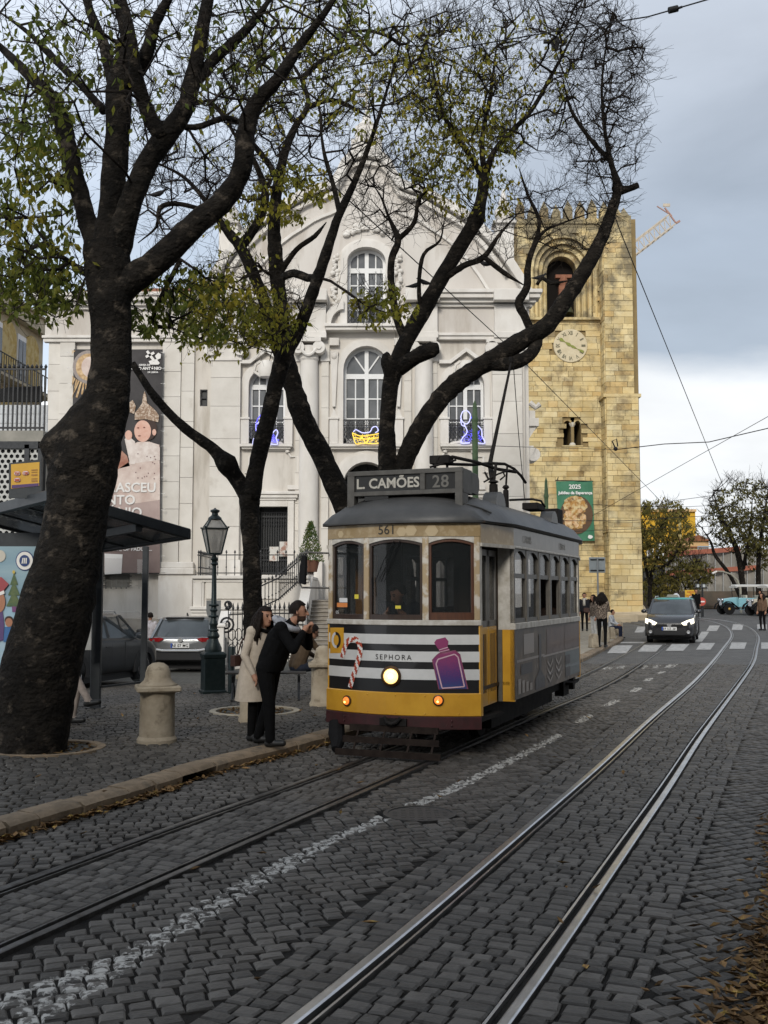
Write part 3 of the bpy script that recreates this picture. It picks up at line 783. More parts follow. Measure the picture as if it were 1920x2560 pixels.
def flettering(txt, u, v, size, m, parent, off, spacing=1.0, bold=0):
    x0, z0 = fxz(u, v); me = textmesh(txt, size, m, .0008, 'CENTER', spacing, bold)
    mapmesh(me, lambda x,y,z: (x0+x, yf(x0+x)-off+y, z0+z)); return link('lettering', me, parent)
flettering('SEPHORA', 983, 1649, .082, m_black, dash, .009, 1.35)
# window wall above the dash
for x0, x1 in ((-HF,W[0][0]),(W[0][1],W[1][0]),(W[1][1],W[2][0]),(W[2][1],HF)): obj('window_post', fpatch(MB(), x0, x1, ZB, ZT, .008, .07, 3), m_beige, tram, bev=.005)
def arc(x0, x1): return lambda x: ZS+.05*(1-((x-(x0+x1)/2)/((x1-x0)/2))**2)
b = MB()
for x0, x1 in W: fpatch(b, x0, x1, arc(x0,x1), ZT, .004, .06, 10)
obj('window_head', b, m_peel, tram)
for i, (x0, x1) in enumerate(W):
    m = m_wood2 if i == 2 else m_wood; wf_ = .03; a = arc(x0, x1)
    wn_ = obj('windscreen', fpatch(MB(), x0+.02, x1-.02, ZB+.02, lambda x: a(x)-.02, -.035, .006, 10), m_gl, tram, label='right windscreen pane' if i == 2 else None)
    b = MB(); fpatch(b, x0, x0+wf_, ZB, lambda x: a(x)+.003, -.012, .05, 3); fpatch(b, x1-wf_, x1, ZB, lambda x: a(x)+.003, -.012, .05, 3)
    fpatch(b, x0, x1, ZB, ZB+(.085 if i == 2 else .06), -.010, .05, 8); fpatch(b, x0, x1, lambda x: a(x)-.035, lambda x: a(x)+.004, -.011, .05, 10)
    obj('sash', b, m, wn_, bev=.004)
b = MB(); fpatch(b, -HF-.004, HF+.004, ZT, 2.625, .012, .06, 20); lb = obj('letterboard', b, m_tan, tram)
m_spot = mat('faded_spot', (.42,.33,.20), .5); b = MB()
for u, v, r_ in ((853,1336,.045),(1005,1330,.06),(1028,1326,.07),(1080,1328,.075),(1215,1340,.05)):
    if u < 1190:
        sx_, sz_ = fxz(u, v); b.add([(sx_+r_*math.cos(R(60*k)), yf(sx_+r_*math.cos(R(60*k)))-.016, min(2.62, max(2.48, sz_+r_*math.sin(R(60*k))))) for k in range(6)], [tuple(range(6))])
obj('faded_print', b, m_spot, lb)
flettering('561', 968, 1335.5, .15, mat('number_black', (.02,.018,.015), .5), lb, .0175)
b = MB(); fpatch(b, -HF-.05, HF+.05, 2.625, 2.655, .055, .09, 20); obj('gutter', b, m_wood, tram, bev=.006)
# wipers, sticker, parcel items behind the glass
b = MB()
for xo in (0,.05):
    p0, p1 = fxz(985+xo*300,1352), fxz(938+xo*300,1455); b.tube([(p0[0],yf(p0[0])-.0,p0[1]),((p0[0]+p1[0])/2,yf(p0[0])-.03,(p0[1]+p1[1])/2),(p1[0],yf(p1[0])+.0,p1[1])], .006, 6)
p0 = fxz(930,1470); b.tube([(p0[0],yf(p0[0])-.002,p0[1]+.12),(p0[0]+.01,yf(p0[0])-.002,p0[1]-.1)], .008, 6)
obj('wiper', b, rubber, tram)
m_sty = mat('sticker_yellow', (.6,.5,.05), .5); m_stw = mat('sticker_white', (.6,.6,.6), .5); m_sto = mat('sticker_orange', (.6,.2,.05), .5)
def fcard(u0,v0,u1,v1,m):
    a, c = fxz(u0,v0), fxz(u1,v1); b = MB(); fslab(b, [(a[0],a[1]),(c[0],a[1]),(c[0],c[1]),(a[0],c[1])], -.028); return obj('sticker', b, m, tram)
fcard(884,1486,894,1497,m_sty); fcard(846,1495,866,1506,m_stw); fcard(840,1507,866,1518,m_sto); fcard(986,1514,1000,1522,m_sty)
flettering('05', 841, 1534, .05, m_stw, tram, -.026)
# ------------------------------------------------------------------ sides
b_post, b_low, b_belt, b_board = MB(), MB(), MB(), MB()
NW = 6; pitch = LS/NW
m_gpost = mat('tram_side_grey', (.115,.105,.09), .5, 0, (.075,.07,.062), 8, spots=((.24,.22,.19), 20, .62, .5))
m_ad = mat('side_wrap', (.125,.092,.066), .5, 0, (.07,.055,.043), 2.2, lo=.4, hi=.6, coat=.1, spots=((.24,.195,.165), 3.0, .55, .6))
m_adm = mat('side_wrap_mauve', (.13,.085,.07), .5, 0, (.095,.062,.055), 4, coat=.3)
m_adb = mat('side_wrap_blue', (.085,.11,.115), .5, 0, (.11,.13,.135), 4, coat=.3)
m_add = mat('side_wrap_dark', (.045,.043,.047), .5, coat=.1); m_adl = mat('side_wrap_light', (.28,.245,.22), .42, coat=.3)
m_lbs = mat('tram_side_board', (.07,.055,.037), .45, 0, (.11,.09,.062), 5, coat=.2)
for s in (1,-1):
    X = HS*s; Xi = (HS-.05)*s; lo_, hi_ = min(X,Xi), max(X,Xi)
    def sb(b, y0, y1, z0, z1, o=0):
        b.box((min(X+o*s,Xi),y0,z0),(max(X+o*s,Xi),y1,z1))
    low = obj('side_panel', (lambda b: (sb(b, LP, LP+LS, .567, 1.40), b)[1])(MB()), m_ad, tram)
    if s == 1:
        def pr(y0,y1,z0,z1,m,o=.003):
            b = MB(); b.quad((X+o,LP+y0,z0),(X+o,LP+y1,z0),(X+o,LP+y1,z1),(X+o,LP+y0,z1)); obj('wrap_print', b, m, low)
        pr(1.75,2.9,.98,1.36,m_adm); pr(2.92,4.04,1.02,1.37,m_adm,.0035); pr(2.95,4.05,.62,1.0,m_adb,.004); pr(2.95,3.3,.8,.93,m_add,.006); pr(2.95,3.3,.62,.76,m_add,.006)
        pr(0.1,1.6,1.0,1.03,m_adl); pr(1.5,4.0,.985,1.01,m_adl,.006)
        b = MB(); b.quad((X+.006,LP+1.05,.6),(X+.006,LP+1.6,.6),(X+.006,LP+1.6,.72),(X+.006,LP+1.33,.86),(X+.006,LP+1.05,.72)); obj('wrap_print', b, m_add, low)
        b = MB(); b.quad((X+.006,LP+1.27,.86),(X+.006,LP+1.4,.86),(X+.006,LP+1.4,1.3),(X+.006,LP+1.27,1.3)); obj('wrap_print', b, m_add, low)
        for k in range(3):
            for c_, y0 in ((m_adl,1.75),(m_adl,2.3)):
                z = .62+k*.1; b = MB(); b.quad((X+.007,LP+y0,z+.08),(X+.007,LP+y0+.18,z),(X+.007,LP+y0+.36,z+.08),(X+.007,LP+y0+.36,z+.12),(X+.007,LP+y0+.18,z+.04),(X+.007,LP+y0,z+.12)); obj('wrap_print', b, c_, low)
        for k in range(4): pr(.15+.2*k,.28+.2*k,.62,.80-.03*k,m_adl,.006)
        pr(.3,.9,.84,.97,m_add,.005); pr(.45,1.0,1.08,1.33,m_adl,.004)
    obj('belt_rail', (lambda b: (sb(b, LP-.004, LP+LS+.004, 1.40, 1.475, .018), b)[1])(MB()), m_peel, tram, bev=.005)
    obj('cant_rail', (lambda b: (sb(b, LP-.004, LP+LS+.004, 2.375, 2.405, .02), b)[1])(MB()), m_peel, tram, bev=.006)
    brd = obj('letterboard', (lambda b: (sb(b, LP, LP+LS, 2.405, 2.62, .004), b)[1])(MB()), m_lbs, tram)
    for k in range(NW+1):
        y = LP+k*pitch; w_ = .05 if 0 < k < NW else .045
        y0, y1 = max(LP, y-w_), min(LP+LS, y+w_)
        obj('window_post', (lambda b: (sb(b, y0, y1, 1.475, 2.375, .006), b)[1])(MB()), m_gpost, tram, bev=.004)
    for k in range(NW):
        y0, y1 = LP+k*pitch+.05, LP+(k+1)*pitch-.05; ym = (y0+y1)/2; hw_ = (y1-y0)/2
        poly = [(y0,2.376)]+[(y0+2*hw_*t/8, 2.27+.085*(1-((t-4)/4)**2)) for t in range(9)]+[(y1,2.376)]
        gl = obj('side_window', MB().box((min(X-.03*s,X-.036*s),y0,1.5),(max(X-.03*s,X-.036*s),y1,2.36)) if k not in (2,3) else MB().box((min(X-.03*s,X-.036*s),y0,2.05),(max(X-.03*s,X-.036*s),y1,2.36)), m_gl, tram)
        b = MB(); b.prismx(poly, X-.045*s, X-.002*s); b.box((min(X-.01*s,Xi),y0,2.02),(max(X-.01*s,Xi),y1,2.075))
        b.box((min(X-.01*s,Xi),y0,1.476),(max(X-.01*s,Xi),y1,1.53))
        for yy in (y0,y1-.025): b.box((min(X-.02*s,Xi),yy,1.53),(max(X-.02*s,Xi),yy+.025,2.3))
        obj('sash', b, m_gpost, gl)
    # platform sides: door opening, board above, bulkheads
    for e_ in (0,1):
        fy = (lambda y: y) if e_ == 0 else (lambda y: LT-y)
        def pl(b, xa, ya, xb, yb, z0, z1, th):
            a = Vector((xa*s,fy(ya),0)); c = Vector((xb*s,fy(yb),0)); d = (c-a).normalized(); n_ = Vector((d.y,-d.x,0))*th
            if (n_.x*s) > 0: n_ = -n_
            q = [a,c,c+n_,a+n_]
            b.prismz([(p.x,p.y) for p in q], z0, z1); return b
        obj('platform_board', pl(MB(), HF+.012, .0, HS+.004, LP, 2.405, 2.62, .05), m_tan if s == 1 else m_lbs, tram)
        obj('platform_rail', pl(MB(), HF+.03, .0, HS+.02, LP, 2.365, 2.405, .06), m_peel, tram)
        obj('corner_post', pl(MB(), HF+.002, .0, HF+.006, .07, 1.475, 2.365, .06), m_peel, tram)
        obj('corner_panel', pl(MB(), HF+.002, -.01, HF+.012, .06, .47, 1.475, .05), m_yel, tram)
        bh = MB(); bh.box((min(.95*s,HS*s),min(fy(LP),fy(LP+.05)),.55),(max(.95*s,HS*s),max(fy(LP),fy(LP+.05)),1.40)); obj('bulkhead_panel', bh, m_yel, tram)
        bh = MB(); bh.box((min(.90*s,HS*s),min(fy(LP),fy(LP+.05)),1.40),(max(.90*s,HS*s),max(fy(LP),fy(LP+.05)),2.40)); obj('bulkhead_post', bh, m_peel, tram)
        bh = MB(); bh.box((min(.90*s,.95*s),min(fy(LP-.02),fy(LP+.05)),.55),(max(.90*s,.95*s),max(fy(LP-.02),fy(LP+.05)),1.40)); obj('door_pillar', bh, m_gpost, tram)
        for j in (0,1):
            ya, yb = .08+j*.37, .08+j*.37+.35
            dr = obj('door_leaf', pl(MB(), HF-.03, ya, HF-.03, yb, .55, 1.45, .035), m_yel, tram, bev=.004)
            obj('inset', pl(MB(), HF-.027, ya+.08, HF-.027, yb-.08, .70, 1.37, .006), glass_dark, dr)
            b = MB()
            pl(b, HF-.03, ya, HF-.03, ya+.05, 1.45, 2.34, .035); pl(b, HF-.03, yb-.05, HF-.03, yb, 1.45, 2.34, .035)
            pl(b, HF-.03, ya, HF-.03, yb, 1.45, 1.52, .035); pl(b, HF-.03, ya, HF-.03, yb, 2.27, 2.34, .035)
            obj('upper_frame', b, m_grey, dr); obj('pane', pl(MB(), HF-.045, ya+.05, HF-.045, yb-.05, 1.52, 2.27, .006), m_gl, dr)
        obj('step', pl(MB(), HF-.01, .06, HS-.12, LP-.05, .40, .44, .45), m_dark, tram)
# faded side lettering
m_fade = mat('faded_lettering', (.22,.20,.165), .5)
for y, tx in ((LP+.45,'CARRIS'),(LP+2.6,'LISBOA')):
    me = textmesh(tx, .13, m_fade, .0005, 'LEFT', 1.1); mapmesh(me, lambda x,y_,z: (HS+.006-y_, y+x, 2.46+z)); link('faded_lettering', me, tram)
# rear end, floor, inside
b = MB()
rp = lambda x0,x1,z0,z1: b.loft([[(lerp(x0,x1,k/8), LT+BU*(1-(lerp(x0,x1,k/8)/HF)**2), z) if w_ else (lerp(x0,x1,k/8), LT+BU*(1-(lerp(x0,x1,k/8)/HF)**2)-.05, z) for w_, z in ((1,z0),(1,z1),(0,z1),(0,z0))] for k in range(9)])
rp(-HF,HF,.5,1.5); rp(-HF,HF,2.4,2.62)
for x0,x1 in ((-HF,-.87),(-.39,-.33),(.33,.39),(.87,HF)): rp(x0,x1,1.5,2.4)
obj('rear_end', b, m_yel, tram)
b = MB(); b.box((-HF+.02,.0,.74),(HF-.02,LT,.78)); b.box((-HS+.06,LP,.741),(HS-.06,LP+LS,.781)); obj('floor', b, m_int, tram)
for y_ in (LP, LP+LS-.05):
    for s in (-1,1): obj('inner_bulkhead', MB().box((min(s*.34,s*.9),y_,.78),(max(s*.34,s*.9),y_+.05,2.5)), m_int, tram)
b = MB(); b.box((-HF+.1,.05,2.50),(HF-.1,LP,2.53)); b.box((-HS+.06,LP,2.51),(HS-.06,LP+LS,2.54)); obj('ceiling', b, m_int, tram)
for k in range(5):
    for s in (-1,1):
        y = LP+.45+k*.72; b = MB(); b.box((.22*s if s > 0 else -1.0,y,1.15),(1.0 if s > 0 else -.22,y+.45,1.22)); b.box((.22*s if s > 0 else -1.0,y+.42,1.2),(1.0 if s > 0 else -.22,y+.48,1.62))
        obj('passenger_seat', b, m_wood, tram, bev=.02)
b = MB(); b.box((-.25,-.08,.78),(.45,.12,1.42)); b.tube([(.1,.0,1.42),(.1,.0,1.5),(.25,.0,1.52)], .02, 6); obj('controller', b, m_dark, tram, bev=.02)
b = MB(); b.box((-.82,.55,.78),(-.55,.62,2.3)); obj('interior_panel', b, mat('varnished_panel', (.45,.22,.05), .4, 0, (.36,.16,.03), 6), tram)  # orange varnished panel, paler than the other inside surfaces
# roof
def rw(y):
    if y < 0: return (HF)*math.sqrt(max(0, 1+y/BU))
    if y < LP: return lerp(HF, HS, sstep(y/LP))
    return HS
rings = []
yy = [-BU+BU*((k/10)**2) for k in range(11)]+list(np.linspace(.08,LP,8))+list(np.linspace(LP+.25,LP+LS-.25,12))
yy = yy+[LT-y for y in yy[::-1] if y < LP+.2]
for y in yy:
    ye = min(y, LT-y); o_ = .065; wq = rw(ye)+o_; yq = y-(o_ if y < LT/2 else -o_)*(1-sstep((ye+BU)/.6))
    rise = .41*math.sin(min(1, max(0,(ye+BU))/.8)*math.pi/2)**.62
    ring_ = []
    for k in range(17):
        t = -1+2*k/16; ring_.append((t*wq, yq, 2.655+rise*(1-abs(t)**2.5)**.72))
    ring_ += [(wq*.98, yq, 2.63), (-wq*.98, yq, 2.63)]
    rings.append(ring_)
rf = obj('roof', MB().loft(rings), m_roof, tram, auto=50)
# rain strips on the front hood
b = MB()
def roofz(x, y):
    ye = min(y, LT-y); wq = rw(ye)+.065; rise = .41*math.sin(min(1, max(0,(ye+BU))/.8)*math.pi/2)**.62
    return 2.655+rise*max(0, 1-min(1,abs(x/wq))**2.5)**.72
for x0, x1 in ((-.9,-.45),(-.42,.1),(.13,.62),(.64,.98)):
    pts = []
    for k in range(9):
        x = lerp(x0,x1,k/8); y = -.12+.42*(abs(x)/.95)**2.2+.035*math.cos((k-4)/4*1.57)*-1; pts.append((x,y,roofz(x,y)+.008))
    b.tube(pts, .012, 6)
obj('rain_strip', b, m_roof, rf)
# destination box
m_box = mat('sign_box', (.095,.092,.085), .6, 0, (.065,.062,.058), 6, spots=((.05,.045,.04), 15, .62, .6))
m_scr = mat('sign_screen', (.022,.022,.022), .3); m_txt = mat('sign_text', (.40,.385,.34), .5, 0, (.36,.34,.3), 20); m_txt2 = mat('sign_text_dim', (.11,.105,.095), .5)
db = thing('destination_sign', 'tmp', 'tmp'); del db['label']; del db['category']
db.parent = tram; db.location = (0.02,.02,2.985)
BW = .715
b = MB(); b.box((-BW,.03,.0),(BW,.36,.285)); b.prismx([(.36,.02),(.62,.02),(.68,.1),(.68,.2),(.62,.27),(.36,.27)], -BW+.02, BW-.002); obj('sign_case', b, m_box, db, bev=.006)
b = MB(); b.box((-BW,-.02,.235),(BW,.028,.29)); b.box((-BW,-.02,-.005),(BW,.028,.045))
b.box((-BW,-.021,-.28),(-BW+.09,.029,.236)); b.box((BW-.09,-.021,-.22),(BW,.029,.236)); b.box((.20,-.018,.045),(.26,.028,.236)); obj('sign_frame', b, m_box, db, bev=.004)
b = MB(); b.box((-BW+.09,.005,.045),(.20,.03,.235)); b.box((.26,.005,.045),(BW-.09,.03,.235)); obj('sign_screen', b, m_scr, db)
me = textmesh('L. CAMÕES', .165, m_txt, .001, 'CENTER', 1.0, .004); mapmesh(me, lambda x,y,z: (-.21+x*.98, .001+y, .085+z)); link('lettering', me, db)
me = textmesh('28', .2, m_txt2, .001, 'CENTER', 1.05, .003); mapmesh(me, lambda x,y,z: (.445+x, .001+y, .07+z)); link('lettering', me, db)
b = MB(); b.box((BW-.1,.03,-.2),(BW,.2,.0)); b.box((-BW,.03,-.22),(-BW+.09,.1,.0)); obj('sign_bracket', b, m_box, db)
b = MB(); b.box((-.5,.0,-.06),(-.2,.012,-.006)); obj('small_plate', b, m_scr, db)
# roof gear
for (u0,v0,u1,v1,Y,d) in ((1305,1257,1348,1274,15.3,.5),(1352,1272,1399,1314,16.2,.35)):
    a, c = TL(u0,v1,Y), TL(u1,v0,Y); obj('resistor_box', MB().box((min(a.x,c.x),a.y,min(a.z,c.z)),(max(a.x,c.x),a.y+d,max(a.z,c.z))), m_dark, rf, bev=.01)
for (u,v,Y,r_) in ((1235,1268,13.0,.24),(1372,1308,15.4,.22)):
    c = TL(u,v,Y); b = MB(); n = 12
    poly = [(r_*math.cos(math.pi*k/n), r_*.8*math.sin(math.pi*k/n)) for k in range(n+1)]
    b.prismx([(c.y+p, c.z+q) for p,q in poly], c.x-.09, c.x+.09); obj('roof_ventilator', b, m_roof, rf, auto=40)
b = MB()
for (u0,u1,v0,v1,Y) in ((1257,1273,1212,1270,13.6),(1222,1246,1200,1245,13.3)):
    c0, c1 = TL((u0+u1)/2,v1,Y), TL((u0+u1)/2,v0,Y); r_ = (u1-u0)/2*Y/2590
    b.lathe([(r_,0),(r_*.9,(c1.z-c0.z)*.75),(r_*.5,(c1.z-c0.z)*.8),(r_*1.15,(c1.z-c0.z)*.88),(r_*.8,(c1.z-c0.z)*.97),(.005,c1.z-c0.z)], 12, c0)
obj('trolley_base', b, m_dark, rf, auto=40)
b = MB()
def TT(pts, r_, n=8): b.tube([TL(*p) for p in pts], r_, n)
TT([(1130,1142,12.9),(1190,1155,13.2),(1245,1173,13.5),(1290,1180,13.7)], .022)
TT([(1115,1160,12.9),(1180,1162,13.3),(1225,1158,13.6),(1262,1160,13.9),(1285,1172,14),(1303,1190,14.1),(1314,1207,14.2)], .02)
TT([(1075,1168,12.8),(1140,1150,12.9)], .014); TT([(1234,1210,13.3),(1240,1160,13.4)], .02); TT([(1265,1215,13.6),(1268,1165,13.6)], .014)
TT([(1275,1250,13.8),(1330,1248,14.6),(1352,1252,15),(1362,1266,15.2)], .016); TT([(1210,1205,13.2),(1245,1185,13.4),(1275,1175,13.6)], .012)
TT([(1255,1172,13.5),(1262,1190,13.5),(1250,1200,13.5)], .012); TT([(1212,1180,13.2),(1222,1200,13.2)], .014)
obj('trolley_frame', b, m_dark, rf)
b = MB(); a, c = TL(1073,1160,12.9), TL(1128,1139,12.9); b.box((a.x,a.y,a.z),(c.x,a.y+.2,c.z)); b.bar(TL(1085,1170,12.9), TL(1098,1140,12.85), .03); b.bar(TL(1088,1160,12.9), TL(1088,1240,12.95), .03); b.bar(TL(1118,1160,12.9), TL(1118,1240,12.95), .03)
obj('retriever', b, m_dark, rf, bev=.008)
b = MB(); b.tube([TL(1268,1176,13.62), TL(1225,1158,13.7), TL(1278,905,14.1)][1:], [.03,.016], 8); b.tube([TL(1278,905,14.1), TL(1278,893,14.1)], .03, 8); b.tube([TL(1232,1210,13.3),TL(1225,1158,13.7)], .035, 8)
obj('trolley_pole', b, m_dark, rf)
b = MB(); b.tube([TL(1312,1250,14.6), TL(1296,1080,14.4), TL(1283,905,14.1)], .006, 5); obj('trolley_rope', b, rubber, rf)
# mirror on the far side
b = MB(); b.tube([TL(822,1383,12.3), TL(770,1381,12.15), TL(750,1384,12.1), TL(745,1392,12.1), TL(747,1455,12.1), TL(755,1469,12.1), TL(822,1470,12.3)], .011, 8)
mr_ = obj('mirror_arm', b, m_grey, tram)
b = MB(); a, c = TL(749,1462,12.08), TL(770,1388,12.08); b.prism([(a.x,a.z+.02),(a.x+.08,a.z),(c.x,c.z-.06),(c.x,c.z-.01),(a.x+.03,c.z)], a.y-.03, a.y+.02); obj('mirror_housing', b, rubber, mr_, bev=.008)
# underframe, wheels, lifeguard
b = MB(); b.box((-.8,.1,.34),(.8,LT-.1,.56)); b.box((-.55,.9,.2),(.55,LT-.9,.36)); b.box((.55,1.2,.18),(.72,LT-1.2,.36)); b.box((-.72,1.2,.18),(-.55,LT-1.2,.36)); obj('underframe', b, m_dark, tram)
for y in (1.75, LT-1.75):
    for s in (-1,1):
        b = MB(); b.tube([(s*.36,y,.30),(s*.44,y,.30)], .29, 24); b.tube([(s*.33,y,.30),(s*.362,y,.30)], .31, 24); wv = obj('wheel', b, m_dark, tram)
        b = MB(); b.box((min(s*.5,s*.66),y-.16,.18),(max(s*.5,s*.66),y+.16,.42)); obj('axle_box', b, m_dark, wv)
m_slat = mat('lifeguard_wood', (.018,.013,.011), .85, 0, (.03,.022,.018), 12)
for y, z, hw_ in ((-.30,.285,.53),(-.40,.165,.57),(-.50,.035,.62)):
    b = MB(); b.box((-hw_,y,z),(hw_+.0,y+.03,z+.07)); obj('lifeguard_slat', b, m_slat, tram)
b = MB()
for x in (-.42,-.1,.22,.5): b.bar((x,-.25,.35),(x,-.46,.07),.022,.015)
b.bar((-.52,-.26,.33),(.52,-.26,.33),.03); obj('lifeguard_frame', b, m_slat, tram)
b = MB(); b.tube([(-.8,-.05,.34),(-.78,-.1,.22),(-.72,-.2,.12),(-.7,-.3,.06)], [.09,.1,.08,.05], 10); obj('sand_hose', b, rubber, tram)
b = MB(); b.box((.72,LT-1.0,.24),(.86,LT-.6,.5)); b.box((.7,LT-.45,.3),(.9,LT-.3,.5)); obj('rear_step', b, m_dark, tram)
# ================================================================== the church
def wall_open(mb, x0, x1, z0, z1, y0, y1, ops):
    xs_ = sorted(set([x0,x1]+[min(max(o[0],x0),x1) for o in ops]+[min(max(o[1],x0),x1) for o in ops]))
    for a, c in zip(xs_, xs_[1:]):
        if c-a < 1e-5: continue
        m_ = (a+c)/2; cuts = sorted([(o[2],o[3]) for o in ops if o[0] < m_ < o[1]]); z = z0
        for q0, q1 in cuts:
            if q0 > z+1e-4: mb.box((a,y0,z),(c,y1,q0))
            z = max(z, q1)
        if z < z1-1e-4: mb.box((a,y0,z),(c,y1,z1))
    return mb
def arch_poly(x0, x1, zs, zt, n=12):
    xm, hw = (x0+x1)/2, (x1-x0)/2
    return [(xm-hw*math.cos(math.pi*k/n), zs+(zt-zs)*math.sin(math.pi*k/n)) for k in range(n+1)]
m_lstone = mat('church_limestone', (.67,.63,.575), .8, 0, (.565,.525,.47), .9, bump=.15, bscale=12, stretch=(1,1,.22), spots=((.37,.33,.275), .9, .54, .65))
m_lblock = mat('church_ashlar', (.67,.635,.58), .8, 0, (.585,.55,.495), 1.4, bump=.12, bscale=14, rnd=.06, spots=((.40,.35,.29), .8, .6, .5))
m_trim = mat('church_trim', (.71,.68,.635), .7, 0, (.59,.555,.505), 1.5, bump=.1, bscale=20, stretch=(1,1,.4), spots=((.42,.36,.29), 1.2, .62, .5))
m_pink = mat('church_upper', (.62,.585,.54), .8, 0, (.54,.50,.455), .8, bump=.12, bscale=14, stretch=(1,1,.25), spots=((.40,.35,.295), .9, .55, .6))
m_frame = mat('window_white', (.74,.74,.73), .5)
m_pane = mat('church_glass', (.10,.105,.11), .12, 0, (.17,.175,.18), 1.1, spec=.55)
YC = 36.0
church = thing('church', 'white baroque church with arched windows and curved gable behind the trees', 'church', (-.6, YC, -.6))
def CH(name, mb, m, **k): return at_world(obj(name, mb, m, None, **k), church)
cx = lambda u, v=1100, Y=YC: P(u, v, Y).x
cz = lambda v, Y=YC: P(960, v, Y).z
UC = 916
def mir(u): return 2*UC-u
GB = -.75
VENT = 845
# --- main wall with openings
WIN = {'l': (621,713,922,962,1112), 'r': (mir(713),mir(621),922,962,1112), 'c': (858,mir(858),866,926,1112)}
ops = []
for k, (u0,u1,vt,vs_,vb) in WIN.items(): ops.append((cx(u0),cx(u1),cz(vb),cz(vt)))
dl = (648,721,1267,1437); dr_ = (mir(721),mir(648),1267,1437); por = (859,mir(859),1156,1212,1437)
for d in (dl, dr_): ops.append((cx(d[0]),cx(d[1]),cz(d[3]),cz(d[2])))
ops.append((cx(por[0]),cx(por[1]),cz(por[4]),cz(por[2])))
X0, X1 = cx(525), cx(1313)
b = wall_open(MB(), X0, X1, GB, cz(735), YC, YC+1.0, [o for o in ops]+[(cx(868),cx(mir(868)),cz(820),cz(735)+.01)])
for k in WIN:
    u0,u1,vt,vs_,vb = WIN[k]; a = arch_poly(cx(u0),cx(u1),cz(vs_),cz(vt)); b.prism(a[:7]+[(a[6][0],cz(vt)+.002),(a[0][0],cz(vt)+.002)], YC+.002, YC+.6); b.prism([(a[6][0],cz(vt)+.002)]+a[6:]+[(a[-1][0],cz(vt)+.002)], YC+.002, YC+.6)
a = arch_poly(cx(por[0]),cx(por[1]),cz(por[3]),cz(por[2])); b.prism(a[:7]+[(a[6][0],cz(por[2])+.002),(a[0][0],cz(por[2])+.002)], YC+.002, YC+.6); b.prism([(a[6][0],cz(por[2])+.002)]+a[6:]+[(a[-1][0],cz(por[2])+.002)], YC+.002, YC+.6)
CH('facade_wall', b, m_lstone)
b = MB(); b.box((X0,YC+1,GB),(X1,YC+20,cz(740))); CH('nave_wall', b, m_lstone)
# --- left wing
YW = YC+.35
b = wall_open(MB(), cx(110), cx(526), GB, cz(746), YW, YW+1, [(cx(494),cx(513),cz(1011),cz(969)),(cx(494),cx(513),cz(847),cz(833)),(cx(262),cx(325),cz(1468),cz(1434))]); CH('wing_wall', b, m_lstone)
b = MB(); b.box((cx(110),YW+1,GB),(cx(526),YW+14,cz(750))); CH('wing_body', b, m_lstone)
unit = MB().cbox((0,0,0),(1,1,1)).mesh('ashlar_block', m_lblock)
def ashlar(x0, x1, z0, z1, y, ch, bw, th, name='ashlar_block', par=church, me=unit, skip=(), gap=.012, var=.006, rr=random.Random(5), limit=None):
    z = z0; row = 0; out = []
    while z < z1-.05:
        h = min(ch*rr.uniform(.9,1.1), z1-z)
        if z1-z-h < ch*.35: h = z1-z
        x = x0; first = True
        while x < x1-.02:
            w_ = bw*rr.uniform(.75,1.3)
            if first and row % 2: w_ *= .55
            first = False
            if x1-x-w_ < bw*.35: w_ = x1-x
            xm, zm = x+w_/2, z+h/2
            if not any(s[0] < xm < s[1] and s[2] < zm < s[3] for s in skip): out.append((xm, zm, w_-gap, h-gap, th+rr.uniform(-var,var)))
            x += w_
        z += h; row += 1
    for (xm, zm, w_, h, t_) in out:
        o = bpy.data.objects.new(name, me); COL.objects.link(o); o.scale = (w_, t_, h); o.location = (xm, y-t_/2, zm); at_world(o, par)
    return out
ban = (cx(176),cx(408),cz(1440),cz(865))
for u0,u1,pr_ in ((110,140,.10),(140,178,.16),(400,447,.16),(447,480,.10)):
    ashlar(cx(u0), cx(u1), cz(1405), cz(850), YW, 1.0, 3, pr_)
ashlar(cx(178), cx(400), cz(1470), cz(850), YW, 1.0, 1.7, .03, skip=(ban,(cx(262)-.3,cx(325)+.3,cz(1468),cz(1434)+.2)))
for u0,u1,pr_ in ((105,182,.26),(398,486,.26)):
    b = MB(); b.box((cx(u0),YW-pr_,cz(1420)),(cx(u1),YW+.1,cz(1405))); b.box((cx(u0)-.03,YW-pr_-.06,cz(1436)),(cx(u1)+.03,YW+.1,cz(1420))); b.box((cx(u0)+.02,YW-pr_+.02,cz(1550)),(cx(u1)-.02,YW+.1,cz(1436))); CH('pilaster_base', b, m_trim, bev=.02)
m_rough = mat('church_plinth', (.52,.46,.385), .85, 0, (.40,.35,.29), 2, bump=.5, bscale=8, spots=((.30,.25,.2), 2.2, .55, .6))
b = MB(); b.box((cx(108),YW-.2,GB),(cx(490),YW+.05,cz(1545))); CH('plinth', b, m_rough, bev=.03)
